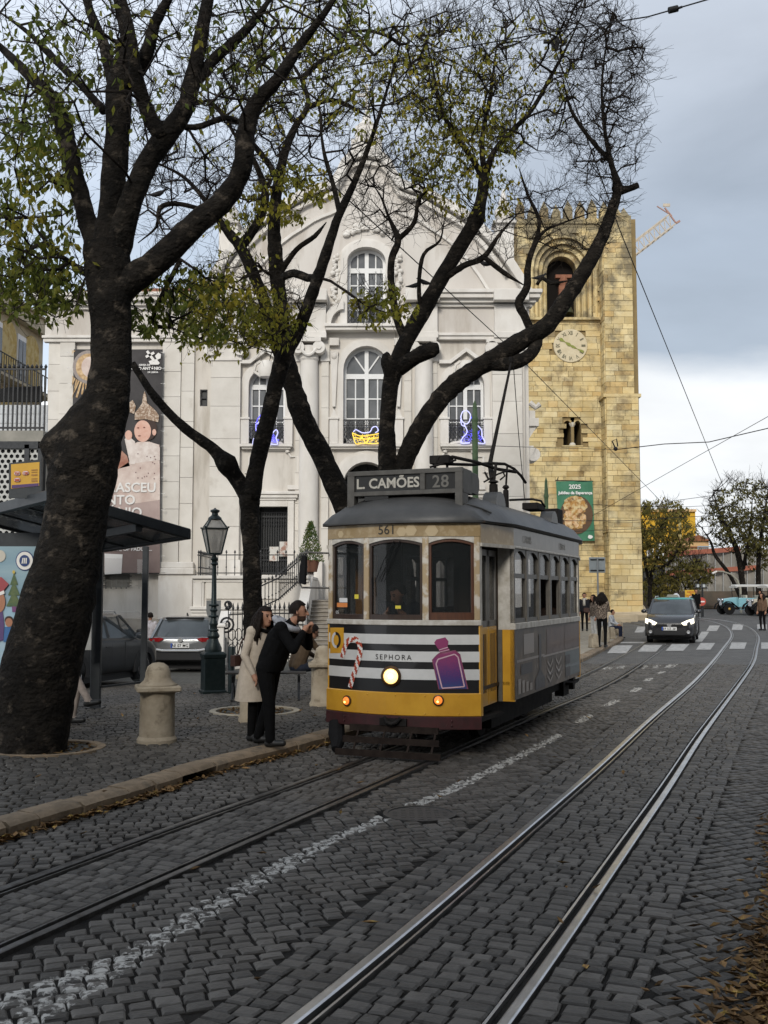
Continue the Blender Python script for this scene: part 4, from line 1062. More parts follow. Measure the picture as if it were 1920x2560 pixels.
# entablatures
def entab(u0, u1, y, ret_l=True, ret_r=True, deep=1.0):
    t = None
    for v0, v1, pr_ in ((852,843,.20),(843,836,.26),(836,772,.16),(772,764,.28),(764,755,.42),(755,744,.58),(744,735,.66)):
        b = MB(); b.box((cx(u0)-(pr_*.8 if ret_l else 0),y-pr_*deep,cz(v0)),(cx(u1)+(pr_*.8 if ret_r else 0),y+.02,cz(v1))); o = CH('cornice' if v1 < 770 else ('frieze' if v0 == 836 else 'architrave'), b, m_trim if v0 != 836 else m_pink, bev=.012)
entab(520, 815, YC, True, False); entab(mir(815), 1316, YC, False, True); entab(110, 500, YW, True, False)
for u0, u1 in ((738,815),(mir(815),mir(738)),(1236,1316),(520,600)):
    b = MB(); b.box((cx(u0),YC-.36,cz(836)),(cx(u1),YC,cz(772))); b.box((cx(u0)-.02,YC-.42,cz(851)),(cx(u1)+.02,YC,cz(836))); b.box((cx(u0)-.05,YC-.74,cz(764)),(cx(u1)+.05,YC,cz(737))); CH('entablature_block', b, m_trim, bev=.012)
# wing roof
m_tile = mat('roof_tile', (.30,.12,.06), .85, 0, (.20,.09,.05), 9, bump=.5, bscale=16)
b = MB(); b.prismx([(YW-.1,cz(735)),(YW+7,cz(735)+2.4),(YW+14,cz(735))], cx(105), cx(540)); CH('wing_roof', b, m_tile)
b = MB(); b.box((cx(112),YW-.02,cz(735)),(cx(520),YW+.3,cz(722))); CH('parapet', b, mat('parapet_ochre', (.55,.42,.14), .8, 0, (.46,.35,.13), 3))
# --- gable
gp_d = [(1148,632),(1130,600),(1112,572),(1085,535),(1060,506),(1035,482),(1010,462),(985,446),(960,433),(930,416),(905,406),(885,400),(868,393),(856,376),(845,352),(830,336),(812,330),(791,327)]
gp = [(u*1.15734, v*1.15734) for u, v in gp_d]
right = [(cx(u,v), cz(v)) for u, v in gp]; xm_ = cx(UC,500)
left = [(2*xm_-x, z) for x, z in right[::-1]]
poly = right+left[1:]
b = MB()
# gable split in columns so that the upper window stays open
wx0, wx1 = cx(868,700), cx(mir(868),700); wz0, wz1, wzs = cz(820), cz(620), cz(655)
def ztop(x): 
    x = abs(x-xm_); return float(np.interp(x, [p[0]-xm_ for p in right[::-1]], [p[1] for p in right[::-1]]))
def colpoly(xa, xb, zb, n=8): return [(xa,zb),(xb,zb)]+[(lerp(xb,xa,k/n), ztop(lerp(xb,xa,k/n))) for k in range(n+1)]
zc = cz(735)
b.prism(colpoly(right[0][0]-.01, wx1, zc, 14), YC+.05, YC+.7); b.prism(colpoly(2*xm_-right[0][0]+.01, wx0, zc, 14), YC+.05, YC+.7); b.prism(colpoly(wx0, wx1, wz1, 8), YC+.05, YC+.7)
a = arch_poly(wx0,wx1,wzs,wz1); b.prism(a[:7]+[(a[6][0],wz1+.002),(a[0][0],wz1+.002)], YC+.052, YC+.6); b.prism([(a[6][0],wz1+.002)]+a[6:]+[(a[-1][0],wz1+.002)], YC+.052, YC+.6)
CH('gable', b, m_pink)
b = MB(); band = [(xx,zz) for xx,zz in right+left[1:]]
def strip(pts, wd, y0, y1, mb):
    rr_ = []
    for i,(x,z) in enumerate(pts):
        d = np.array(pts[min(i+1,len(pts)-1)])-np.array(pts[max(i-1,0)]); d = d/np.linalg.norm(d); n_ = np.array([-d[1],d[0]])
        if n_[1] > 0: n_ = -n_
        q = np.array([x,z])+n_*wd; rr_.append([(x,y0,z),(q[0],y0,q[1]),(q[0],y1,q[1]),(x,y1,z)])
    mb.loft(rr_); return mb
CH('gable_moulding', strip(band, .30, YC-.32, YC+.9, b), m_trim)
CH('gable_moulding', strip([(x+(xm_-x)*.045, z-.38) for x,z in band[2:-2]], .14, YC-.14, YC+.2, MB()), m_trim)
CH('gable_moulding', strip([(x+(xm_-x)*.16, z-1.0) for x,z in band[2:13]], .10, YC-.06, YC+.2, MB()), m_trim)
CH('gable_moulding', strip([(x+(xm_-x)*.16, z-1.0) for x,z in band[-13:-2]], .10, YC-.06, YC+.2, MB()), m_trim)
b = MB(); b.box((right[0][0]+.02,YC+.7,cz(740)),(2*xm_-right[0][0],YC+20,cz(736))); b.prism([(right[4][0],cz(737)),(right[4][0],right[4][1]-1.2),(xm_,right[-1][1]-1.0),(2*xm_-right[4][0],right[4][1]-1.2),(2*xm_-right[4][0],cz(737))], YC+.72, YC+20); CH('nave_roof', b, m_tile)
# finials
def finial(u, v0, v1, wd):
    x, z0, z1 = cx(u,v0), cz(v0), cz(v1); h = z1-z0
    b = MB(); b.box((x-wd,YC+.06,cz(737)),(x+wd,YC+2*wd,z0+h*.25)); b.box((x-wd*1.25,YC-.25*wd,z0+h*.25),(x+wd*1.25,YC+2.25*wd,z0+h*.3))
    b.lathe([(wd*.5,0),(wd*.95,h*.12),(wd*1.0,h*.24),(wd*.55,h*.36),(wd*.6,h*.4),(wd*.35,h*.5),(wd*.2,h*.62),(.01,h*.7)], 12, (x,YC+wd,z0+h*.3)); CH('finial', b, m_trim, auto=40)
finial(1262, 590, 462, .33); finial(mir(1262), 590, 462, .33)
b = MB(); x = xm_; z0 = cz(380); b.box((x-.55,YC,z0),(x+.55,YC+.8,z0+.5)); b.box((x-.4,YC+.05,z0+.5),(x+.4,YC+.75,z0+1.0)); b.lathe([(.3,0),(.36,.12),(.18,.3),(.12,.6)], 12, (x,YC+.4,z0+1.0)); b.bar((x,YC+.4,z0+1.5),(x,YC+.4,z0+2.7),.1); b.bar((x-.35,YC+.4,z0+2.3),(x+.35,YC+.4,z0+2.3),.1); CH('gable_cross', b, m_trim)
# --- columns and pilasters
def column(u0, u1):
    xa, xb = cx(u0), cx(u1); x, r_ = (xa+xb)/2, (xb-xa)/2; z0, z1 = cz(1385), cz(905)
    b = MB(); b.lathe([(r_,z0),(r_*1.0,lerp(z0,z1,.3)),(r_*.9,z1)], 20, (x,YC-.12,0)); c = CH('column', b, m_trim, auto=40)
    b = MB(); b.lathe([(r_*1.35,cz(1400)),(r_*1.35,cz(1396)),(r_*1.2,cz(1393)),(r_*1.28,cz(1389)),(r_*1.05,z0)], 20, (x,YC-.12,0)); b.box((x-r_*1.5,YC-.12-r_*1.5,GB),(x+r_*1.5,YC,cz(1400))); obj('column_base', b, m_trim, c, auto=40)
    b = MB(); b.lathe([(r_*.92,z1),(r_*1.02,z1+.06),(r_*.95,z1+.12),(r_*1.05,cz(870))], 20, (x,YC-.12,0)); b.box((x-r_*1.25,YC-.12-r_*1.25,cz(862)),(x+r_*1.25,YC,cz(851)))
    for s in (-1,1):
        b.tube([(x+s*r_*1.05,YC-.12-r_*1.2,cz(876)),(x+s*r_*1.05,YC-.02,cz(876))], .22, 14); b.tube([(x+s*r_*1.05,YC-.16-r_*1.2,cz(876)),(x+s*r_*1.05,YC-.0-r_*1.2,cz(876))], .09, 10)
    n = 9
    b.tube([(lerp(x-r_*.8,x+r_*.8,k/n),YC-.16-r_,cz(880)-.22*math.sin(math.pi*k/n)) for k in range(n+1)], .06, 7)
    obj('capital', b, m_trim, c, auto=40)
column(748,797); column(mir(797),mir(748))
def pilaster(u0, u1, pr_, cap=True):
    ashlar(cx(u0), cx(u1), cz(1400), cz(905), YC, 1.05, 4, pr_)
    CH('pilaster_base', MB().box((cx(u0)-.06,YC-pr_-.08,GB),(cx(u1)+.06,YC+.01,cz(1400))), m_trim); b = MB(); b.box((cx(u0)-.03,YC-pr_-.05,cz(905)),(cx(u1)+.03,YC+.01,cz(899))); b.box((cx(u0)-.02,YC-pr_,cz(899)),(cx(u1)+.02,YC+.01,cz(852)))
    if cap:
        for u in (u0,u1): b.tube([(cx(u),YC-pr_-.14,cz(876)),(cx(u),YC-pr_+.1,cz(876))], .25, 16); b.tube([(cx(u),YC-pr_-.18,cz(876)),(cx(u),YC-pr_-.1,cz(876))], .10, 12)
        b.box((cx(u0)-.2,YC-pr_-.14,cz(862)),(cx(u1)+.2,YC,cz(852)))
    CH('pilaster_trim', b, m_trim, auto=40)
pilaster(527,602,.22); pilaster(mir(602),mir(527),.22)
pilaster(803,822,.10,False); pilaster(mir(822),mir(803),.10,False); pilaster(738,750,.06,False); pilaster(mir(750),mir(738),.06,False)
# --- windows
def surround(mb, x0, x1, z0, zs, zt, wd, y0, y1):
    pts = [(x0,z0)]+arch_poly(x0,x1,zs,zt,14)+[(x1,z0)]; rr_ = []
    for i,(x,z) in enumerate(pts):
        d = np.array(pts[min(i+1,len(pts)-1)])-np.array(pts[max(i-1,0)]); d = d/np.linalg.norm(d); n_ = np.array([-d[1],d[0]])
        q = np.array([x,z])+n_*wd; rr_.append([(x,y0,z),(q[0],y0,q[1]),(q[0],y1,q[1]),(x,y1,z)])
    return mb.loft(rr_)
def window(u0, u1, vt, vs_, vb, vtr, cols, rows, fan=False):
    x0,x1,zt,zs,z0,ztr = cx(u0),cx(u1),cz(vt),cz(vs_),cz(vb),cz(vtr); xm = (x0+x1)/2; y = YC+.26
    b = MB(); surround(b, x0+.10, x1-.10, z0, zs, zt-.10, .12, y-.02, y+.08); b.box((xm-.07,y-.03,z0),(xm+.07,y+.08,zt-.1)); b.box((x0,y-.025,ztr-.09),(x1,y+.08,ztr+.09)); b.box((x0,y-.02,z0),(x1,y+.08,z0+.25))
    w_ = CH('window', b, m_frame, auto=40)
    b = MB(); surround(b, x0, x1, z0, zs, zt, .20, YC-.10, YC+.1); surround(b, x0-.20, x1+.20, z0, zs, zt+.20, .08, YC-.05, YC+.1); obj('window_surround', b, m_trim, w_, auto=40)
    b = MB(); b.box((x0-.02,y+.3,z0),(x1+.02,y+.32,zt)); obj('dark_room', b, mat('room_dark', (.02,.02,.02), .9), w_)
    ww = (x1-x0-.2-.14)/2
    for s in (0,1):
        xa = x0+.1 if s == 0 else xm+.07; xb = xa+ww
        zz = list(np.linspace(z0+.25, ztr-.09, rows+1))
        for i in range(cols):
            for j in range(rows):
                pa, pb = lerp(xa,xb,i/cols)+.022, lerp(xa,xb,(i+1)/cols)-.022
                o = obj('pane', MB().box((pa,y+.03,zz[j]+.022),(pb,y+.035,zz[j+1]-.022)), m_pane, w_)
        b = MB()
        for i in range(1,cols): b.box((lerp(xa,xb,i/cols)-.022,y-.005,z0+.25),(lerp(xa,xb,i/cols)+.022,y+.05,ztr))
        for j in range(1,rows): b.box((xa,y-.0045,zz[j]-.022),(xb,y+.049,zz[j]+.022))
        obj('glazing_bar', b, m_frame, w_)
        # upper light
        def at_(x): return zs+(zt-.1-zs)*math.sqrt(max(0, 1-((x-xm)/((x1-x0)/2-.1))**2)) if x0+.1 <= x <= x1-.1 else zs
        pts = [(xa,ztr+.09),(xb,ztr+.09)]+[(lerp(xb,xa,k/10), max(ztr+.1, at_(lerp(xb,xa,k/10)))) for k in range(11)]
        obj('fanlight_pane', MB().prism(pts, y+.03, y+.035), m_pane, w_)
        b = MB()
        if fan:
            c0 = Vector((xm,y+.01,ztr+.1))
            for an in ((50,) if s else (130,)): b.bar(c0, (xm+(x1-xm)*.85*math.cos(R(an)), y+.01, ztr+.1+(zt-ztr-.1)*.9*math.sin(R(an))), .05, .05)
        else:
            for i in range(1,cols): b.box((lerp(xa,xb,i/cols)-.022,y-.005,ztr),(lerp(xa,xb,i/cols)+.022,y+.05,at_(lerp(xa,xb,i/cols))))
        if b.v: obj('glazing_bar', b, m_frame, w_)
    return w_
window(*WIN['l'], 965, 2, 3); window(*WIN['r'], 965, 2, 3); window(*WIN['c'], 938, 2, 3, True); window(868, mir(868), 620, 655, 820, 672, 2, 4)
def balcony(u0, u1, vt, vb, y):
    x0,x1,z1,z0 = cx(u0),cx(u1),cz(vt),cz(vb); b = MB()
    b.box((x0,y,z1-.04),(x1,y+.05,z1)); b.box((x0,y,z0),(x1,y+.05,z0+.04)); b.box((x0,y+.01,z1-.22),(x1,y+.04,z1-.19)); n = int((x1-x0)/.16)
    for k in range(n+1):
        x = lerp(x0+.02,x1-.02,k/n); b.box((x-.013,y+.01,z0),(x+.013,y+.036,z1))
        if k < n:
            xm = x+(x1-x0)/n/2
            for zz in (z0+.16,z0+.34,z0+.52): b.tube([(xm+.055*math.cos(a),y+.02,zz+.08*math.sin(a)) for a in np.linspace(0,2*math.pi,9)[:-1]], .012, 4, close=True)
            b.tube([(xm+.04*math.cos(a),y+.02,z1-.11+.06*math.sin(a)) for a in np.linspace(0,2*math.pi,7)[:-1]], .012, 4, close=True)
    return CH('balcony_railing', b, black_iron)
balcony(621,713,1050,1111,YC-.12); balcony(mir(713),mir(621),1050,1111,YC-.12); balcony(858,mir(858),1050,1111,YC-.14); balcony(868,mir(868),758,820,YC-.14)
for u0,u1 in ((602,732),(mir(732),mir(602)),(824,mir(824))):
    b = MB(); b.box((cx(u0),YC-.28,cz(1119)),(cx(u1),YC,cz(1112))); b.box((cx(u0)+.06,YC-.2,cz(1124)),(cx(u1)-.06,YC,cz(1119))); CH('sill_course', b, m_trim, bev=.01)
    for u in (u0,u1):
        b = MB(); b.box((cx(u)-(.0 if u == u0 else .3),YC-.16,cz(1111)),(cx(u)+(.3 if u == u0 else .0),YC,cz(1050))); b.box((cx(u)-(.03 if u == u0 else .33),YC-.2,cz(1050)),(cx(u)+(.33 if u == u0 else .03),YC,cz(1045))); CH('pedestal', b, m_trim, bev=.01)
# pediments over the side windows
for uc in ((621+713)/2, mir((621+713)/2)):
    x = cx(uc,880); z = cz(903); b = MB()
    b.prism([(x-.95,z-.12),(x-.95,z),(x-.6,z),(x,z+.45),(x+.6,z),(x+.95,z),(x+.95,z-.12),(x+.55,z-.12),(x,z+.3),(x-.55,z-.12)], YC-.22, YC); b.lathe([(.0,0),(.26,.02),(.34,.3),(.2,.6),(.0,.66)], 12, (x,YC-.02,z-.6))
    for s in (-1,1): b.tube([(x+s*.2,YC-.08,z-.55),(x+s*.42,YC-.1,z-.4),(x+s*.38,YC-.1,z-.15),(x+s*.2,YC-.08,z-.02)], .06, 6)
    CH('window_pediment', b, m_trim, auto=40)
# centre bay: side strips with drops, shelf, quarter scrolls, upper surround, garlands
b = MB(); b.box((cx(815),YC-.42,cz(832)),(cx(mir(815)),YC,cz(824))); b.box((cx(812),YC-.5,cz(824)),(cx(mir(812)),YC,cz(817))); CH('centre_shelf', b, m_trim, bev=.01)
for s in (-1,1):
    f_ = (lambda u: cx(u,790)) if s > 0 else (lambda u: cx(mir(u),790))
    pts = [(f_(972),cz(757))]+[(lerp(f_(972),f_(1021),math.sin(k/8*1.57)), lerp(cz(817),cz(760),math.cos(k/8*1.57))) for k in range(9)]+[(f_(1004),cz(817))]+[(lerp(f_(972),f_(1004),math.sin(k/8*1.57)), lerp(cz(817),cz(778),math.cos(k/8*1.57))) for k in range(8,-1,-1)]
    CH('quarter_scroll', MB().prism(pts, YC-.3, YC), m_trim)
    f2 = (lambda u,v=1000: cx(u,v)) if s > 0 else (lambda u,v=1000: cx(mir(u),v))
    b = MB(); xa,xb = sorted((f2(985),f2(1008))); b.box((xa,YC-.2,cz(866)),(xb,YC,cz(848))); b.prism([(xa+.02,cz(880)),(xb-.02,cz(880)),((xa+xb)/2+.05,cz(1018)),((xa+xb)/2-.05,cz(1018))], YC-.14, YC); b.ball(((xa+xb)/2,YC-.1,cz(892)), (.12,.1,.14), 10, 6); b.prism([(xa+.03,cz(1045)),(xb-.03,cz(1045)),((xa+xb)/2,cz(1022))], YC-.12, YC); CH('console_drop', b, m_trim, auto=40)
    b = MB(); rr = random.Random(8)
    for k in range(26):
        b.ball((f2(994,680)+rr.uniform(-.1,.1), YC-.02, lerp(cz(760),cz(640),k/25)), (rr.uniform(.06,.13),.09,rr.uniform(.06,.11)), 7, 5)
    CH('garland', b, m_trim, smooth=True)
rr = random.Random(4); b = MB()
for k in range(34):
    t = rr.uniform(-1,1); b.ball((xm_+t*.75, YC-.02, cz(585)+.25*(1-t*t)+rr.uniform(-.12,.12)), (rr.uniform(.06,.14),.09,rr.uniform(.05,.1)), 7, 5)
CH('crest_ornament', b, m_trim, smooth=True)
x0,x1 = cx(846),cx(mir(846)); b = MB(); surround(b, wx0, wx1, wz0, wzs, wz1, .24, YC-.14, YC+.1); surround(b, wx0-.24, wx1+.24, wz0, wzs, wz1+.24, .09, YC-.06, YC+.1); CH('upper_window_surround', b, m_trim, auto=40)
# doors and portal
m_door = mat('iron_gate_green', (.012,.014,.014), .5, 0, (.025,.027,.026), 12)
def door(u0,u1,vt,vb):
    x0,x1,z1,z0 = cx(u0),cx(u1),cz(vt),cz(vb); b = MB(); b.box((x0,YC+.4,z0),(x1,YC+.45,z1)); d = CH('door', b, m_door)
    b = MB(); n = 12
    for k in range(n+1): x = lerp(x0,x1,k/n); b.box((x-.014,YC+.3,z0),(x+.014,YC+.33,z1))
    for zz in (z0+.5,z0+.9,z1-.35,z1-.2): b.box((x0,YC+.305,zz),(x1,YC+.328,zz+.05))
    for k in range(n):
        xm = lerp(x0,x1,(k+.5)/n)
        for zz in (z0+.7,z0+.25,z1-.55): b.tube([(xm+.04*math.cos(a),YC+.315,zz+.1*math.sin(a)) for a in np.linspace(0,2*math.pi,7)[:-1]], .012, 4, close=True)
    obj('iron_grille', b, black_iron, d)
    b = MB()
    for xa,xb,za,zb in ((x0-.22,x0,z0,z1+.22),(x1,x1+.22,z0,z1+.22),(x0,x1,z1,z1+.22)): b.box((xa,YC-.1,za),(xb,YC+.3,zb))
    b.box((x0-.35,YC-.2,z1+.30),(x1+.35,YC,z1+.42)); b.box((x0-.3,YC-.14,z1+.22),(x1+.3,YC,z1+.30)); b.box((x0-.42,YC-.26,z1+.42),(x1+.42,YC,z1+.52)); obj('door_surround', b, m_trim, d, bev=.012)
    xm = (x0+x1)/2; zt = cz(1128); b = MB(); pp = [(xm-1.0,zt-.75),(xm-.85,zt-.75),(xm-.85,zt-.2),(xm-.6,zt-.2),(xm-.45,zt+.05),(xm+.1,zt+.05)]
    b.tube([(x,YC-.02,z) for x,z in pp]+[(2*xm-x,YC-.02,z) for x,z in pp[::-1]], .05, 6); b.tube([(xm+.5*math.cos(a),YC-.06,zt-.05+.35*math.sin(a)) for a in np.linspace(0,math.pi,9)], .08, 7); b.box((xm-.9,YC-.1,z1+.6),(xm-.5,YC,z1+.75)); b.box((xm+.5,YC-.1,z1+.6),(xm+.9,YC,z1+.75)); obj('overdoor_moulding', b, m_trim, d, auto=40)
    return d
d1 = door(*dl); door(*dr_)
b = MB()
for (u0,u1,v0,v1) in ((674,697,1366,1402),(699,722,1353,1390)): b.box((cx(u0),YC+.27,cz(v1)),(cx(u1),YC+.28,cz(v0)))
obj('notice', b, mat('notice_paper', (.6,.58,.54), .6, 0, (.35,.2,.15), 3, lo=.52, hi=.6), d1)
b = MB(); a = arch_poly(cx(por[0]),cx(por[1]),cz(por[3]),cz(por[2])); b.prism([(cx(por[0]),cz(1437))]+a+[(cx(por[1]),cz(1437))], YC+.5, YC+.55); pd = CH('portal_door', b, m_door)
b = MB(); surround(b, cx(por[0]), cx(por[1]), cz(1437), cz(por[3]), cz(por[2]), .28, YC-.2, YC+.2); surround(b, cx(por[0])-.28, cx(por[1])+.28, cz(1437), cz(por[3]), cz(por[2])+.28, .12, YC-.1, YC+.2); obj('portal_surround', b, m_trim, pd, auto=40)
b = MB()
for k in range(9):
    an = math.pi*k/8; b.tube([(cx(UC,1200),YC+.4,cz(1212)),(cx(UC,1200)+.75*math.cos(an),YC+.4,cz(1212)+.75*math.sin(an))], .02, 5)
for rr_ in (.3,.55): b.tube([(cx(UC,1200)+rr_*math.cos(a_),YC+.4,cz(1212)+rr_*math.sin(a_)) for a_ in np.linspace(0,math.pi,12)], .02, 5)
obj('fanlight_grille', b, black_iron, pd)
# small dark openings of the wing
for (u0,u1,v0,v1) in ((494,513,969,1011),(494,513,833,847)):
    b = MB(); b.box((cx(u0)-.005,YW+.12,cz(v1)),(cx(u1)+.005,YW+.16,cz(v0))); o = CH('small_window', b, m_door)
    b = MB(); x0,x1,z0,z1 = cx(u0),cx(u1),cz(v1),cz(v0)
    for xa,xb,za,zb in ((x0,x0+.04,z0,z1),(x1-.04,x1,z0,z1),(x0+.04,x1-.04,z0,z0+.04),(x0+.04,x1-.04,z1-.04,z1),(x0+.04,x1-.04,(z0+z1)/2-.02,(z0+z1)/2+.02)): b.box((xa,YW+.04,za),(xb,YW+.1,zb))
    obj('grille', b, black_iron, o)
b = MB(); b.box((cx(262)-.005,YW+.2,cz(1468)),(cx(325)+.005,YW+.24,cz(1434))); o = CH('cellar_window', b, m_door)
b = MB()
for k in range(5): x = lerp(cx(262),cx(325),(k+.5)/5); b.box((x-.02,YW-.14,cz(1472)),(x+.02,YW-.10,cz(1434)))
for v in (1440,1452,1464): b.box((cx(258),YW-.12,cz(v)-.02),(cx(331),YW-.08,cz(v)+.02))
obj('grille', b, black_iron, o)
# church's far right return: a ledge with volutes against the tower
b = MB(); b.box((cx(1314),YC+.3,GB),(cx(1326),YC+16,cz(740))); b.box((cx(1312),YC+.4,cz(1060)),(cx(1352),YC+2.4,cz(1040))); b.box((cx(1312),YC+.5,cz(1040)),(cx(1344),YC+2.2,cz(1020))); b.prism([(cx(1316),cz(1110)),(cx(1348),cz(1060)),(cx(1316),cz(1060))], YC+.5, YC+2); b.tube([(cx(1338),YC+.4,cz(1132)),(cx(1338),YC+1.2,cz(1132))], .24, 14); b.box((cx(1314),YC+.6,cz(1130)),(cx(1340),YC+1.4,cz(1108))); b.tube([(cx(1330),YC+.5,cz(1000)),(cx(1345),YC+.5,cz(1012)),(cx(1356),YC+.5,cz(1004))], .1, 8); CH('side_ledge', b, m_trim, auto=40)
# ------------------------------------------------------------------ terrace, stair, railings in front
YT = 31.2
ter = thing('terrace', 'stone entrance terrace with panelled wall in front of the church', 'terrace', (cx(620,1500,YT), YT, -.3))
def TE(name, mb, m, **k): return at_world(obj(name, mb, m, None, **k), ter)
tx = lambda u, Y=YT: P(u, 1450, Y).x
tz = lambda v, Y=YT: P(960, v, Y).z
ZTER = tz(1439)
b = MB(); b.box((tx(487),YT,GB),(tx(775),YC-.3,ZTER-.12)); TE('terrace_wall', b, m_lstone)
b = MB(); b.box((tx(481),YT-.16,ZTER-.10),(tx(772),YC-.25,ZTER)); b.box((tx(484),YT-.08,ZTER-.2),(tx(772),YT,ZTER-.10)); TE('coping', b, m_trim, bev=.015)
b = MB(); b.box((tx(484),YT-.06,tz(1530)),(tx(511),YT,ZTER-.2)); b.box((tx(489),YT-.09,tz(1520)),(tx(506),YT-.06,tz(1455))); TE('pier_panel', b, m_trim, bev=.01)
b = MB(); b.box((tx(515),YT-.05,tz(1498)),(tx(700),YT,tz(1452))); TE('wall_panel', b, m_lblock, bev=.02)
for v0,v1,pr_ in ((1532,1524,.10),(1524,1516,.16),(1580,1556,.12),(1556,1532,.06)):
    b = MB(); b.box((tx(481)-pr_*.3,YT-pr_,tz(v0)),(tx(730),YT+.01,tz(v1))); TE('base_moulding', b, m_trim, bev=.01)
b = MB(); b.box((tx(478),YT-.2,GB),(tx(732),YT+.01,tz(1580))); TE('base_course', b, m_trim, bev=.02)
# stair (rises away from the viewer, to the right of the terrace wall)
m_step = mat('worn_step', (.40,.365,.32), .8, 0, (.28,.25,.21), 3, bump=.2, bscale=20)
stair = thing('stone_stair', 'flight of worn stone steps climbing to the church terrace', 'stair', (tx(830), 29.6, 0))
NS = 14; ys0, ys1 = 29.2, 32.4
for k in range(NS):
    z1 = lerp(.05, tz(1500,ys1), (k+1)/NS); y = lerp(ys0, ys1, k/NS)
    b = MB(); b.box((tx(764,30),y,-.1),(tx(965,30),ys1+.5,z1-.03)); b.box((tx(764,30),y-.04,z1-.03),(tx(965,30),ys1+.5,z1)); at_world(obj('step', b, m_step, None, bev=.006), stair)
b = MB(); b.box((tx(764,30),ys1+.4,-.1),(tx(1100,30),YC-.3,tz(1500,ys1)-.004)); at_world(obj('landing', b, m_step, None), stair)
b = MB()
za, zb = tz(1560,29.2), tz(1432,32.4); x0, x1 = tx(752,30), tx(766,30)
b.prismx([(29.1,-.1),(29.1,za),(32.5,zb),(32.5,-.1)], x0, x1-.02); b.prismx([(29.0,za+.0),(29.0,za+.1),(32.6,zb+.12),(32.6,zb)], x0-.08, x1+.05)
at_world(obj('balustrade', b, m_trim, None, bev=.01), stair)
# spiked iron railings
def railing(name, label, pts, h, n, loc_i=0, scroll=False):
    """pts: plan points with base height; bars with spear heads"""
    t = thing(name, label, 'railing', tuple(pts[loc_i]))
    pts = [Vector(p) for p in pts]; L = [0]
    for a, c in zip(pts, pts[1:]): L.append(L[-1]+(c-a).length)
    def at(s):
        for i in range(len(pts)-1):
            if s <= L[i+1]+1e-6: return pts[i].lerp(pts[i+1], (s-L[i])/(L[i+1]-L[i]))
    for off in (.08, h*.80):
        b = MB()
        for a, c in zip(pts, pts[1:]): b.bar(a+Vector((0,0,off)), c+Vector((0,0,off)), .035, .03)
        at_world(obj('rail', b, black_iron, None), t)
    b0 = MB(); b0.bar((0,0,0),(0,0,h*.88),.022); b0.lathe([(.012,h*.86),(.034,h*.91),(.004,h)], 6); b0.lathe([(.012,h*.3),(.028,h*.33),(.012,h*.36)], 6)
    me = b0.mesh('bar', black_iron)
    for k in range(n):
        p = at(L[-1]*k/(n-1)); o = bpy.data.objects.new('bar', me); COL.objects.link(o); o.location = p; at_world(o, t)
    return t
zt_ = ZTER
railing('iron_railing', 'black spear-topped railing along the top of the terrace wall', [(tx(489),YC-1.2,zt_),(tx(492),YT+.1,zt_),(tx(735),YT+.1,zt_)], .78, 26, 1)
railing('iron_railing', 'sloping black railing beside the church stair', [(tx(655,30),29.0,tz(1530,29.0)),(tx(700,30),29.6,tz(1505,29.6)),(tx(757,30),31.6,tz(1440,31.6))], .85, 22, 0)
gt = railing('iron_fence', 'low black fence with a scroll end in front of the stair', [(tx(572,27),27.0,.02),(tx(640,27),27.2,.05),(tx(700,27),27.2,.05),(tx(768,27),27.2,.05)], 1.55, 18, 0)
b = MB()
for cxx, czz, r0, sgn in ((tx(567,27),1.02,.22,1),(tx(570,27),1.52,.11,1)):
    b.tube([(cxx+sgn*r0*(1-.7*k/24)*math.cos(-2.2+k*.42), 27.0, czz+r0*(1-.7*k/24)*math.sin(-2.2+k*.42)) for k in range(25)], .028, 6)
for k in range(12):
    for zz in (.35,.75):
        x = lerp(tx(580,27),tx(760,27),k/11); b.tube([(x+.09*math.cos(a),27.1,zz+.16*math.sin(a)) for a in np.linspace(0,2*math.pi,10)[:-1]], .014, 4, close=True)
at_world(obj('scrollwork', b, black_iron, None), gt)
b = MB(); X = tx(551,27); b.box((X-.12,26.9,-.05),(X+.12,27.14,.95)); b.box((X-.17,26.85,.95),(X+.17,27.19,1.02)); b.prismx([(26.85,1.02),(27.19,1.02),(27.9,1.35),(27.9,1.25)], X-.15, X+.15); b.box((X-.16,26.86,-.05),(X+.16,27.18,.15))
tag(obj('stone_post', b, m_trim, bev=.012), 'white stone pillar at the end of the low black fence', 'pillar')
# ------------------------------------------------------------------ lights on the balconies (lit outline figures)
m_led_b = mat('led_blue', (.1,.1,.8), .4, emit=(.16,.14,1.0), estr=.55); m_led_w = mat('led_white', (.7,.7,.9), .4, emit=(.35,.38,1.0), estr=.5); m_led_y = mat('led_yellow', (.9,.7,.1), .4, emit=(1.0,.55,.05), estr=.45)
def figure(name, label, loops, fills, Y):
    u, v = loops[0][1][0]; p = P(u, v, Y); t = thing(name, label, 'light figure', p)
    for m_, pts in loops:
        cl = crom([(P(a,b_,Y).x, P(a,b_,Y).z) for a,b_ in pts], .08); at_world(obj('light_tube', MB().tube([(x,Y,z) for x,z in cl], .02, 5), m_, None), t)
    for m_, pts in fills:
        b = MB(); xs_ = [P(a,b_,Y).x for a,b_ in pts]; zs_ = [P(a,b_,Y).z for a,b_ in pts]; rr = random.Random(2); poly_ = list(zip(xs_,zs_)); k = 0
        while k < 60:
            x, z = rr.uniform(min(xs_),max(xs_)), rr.uniform(min(zs_),max(zs_)); k += 1
            if inpoly(x, z, poly_): a_ = rr.uniform(0,3.14); b.tube([(x,Y+.02,z),(x+.12*math.cos(a_),Y+.02,z+.12*math.sin(a_))], .008, 4)
        at_world(obj('fairy_lights', b, m_, None), t)
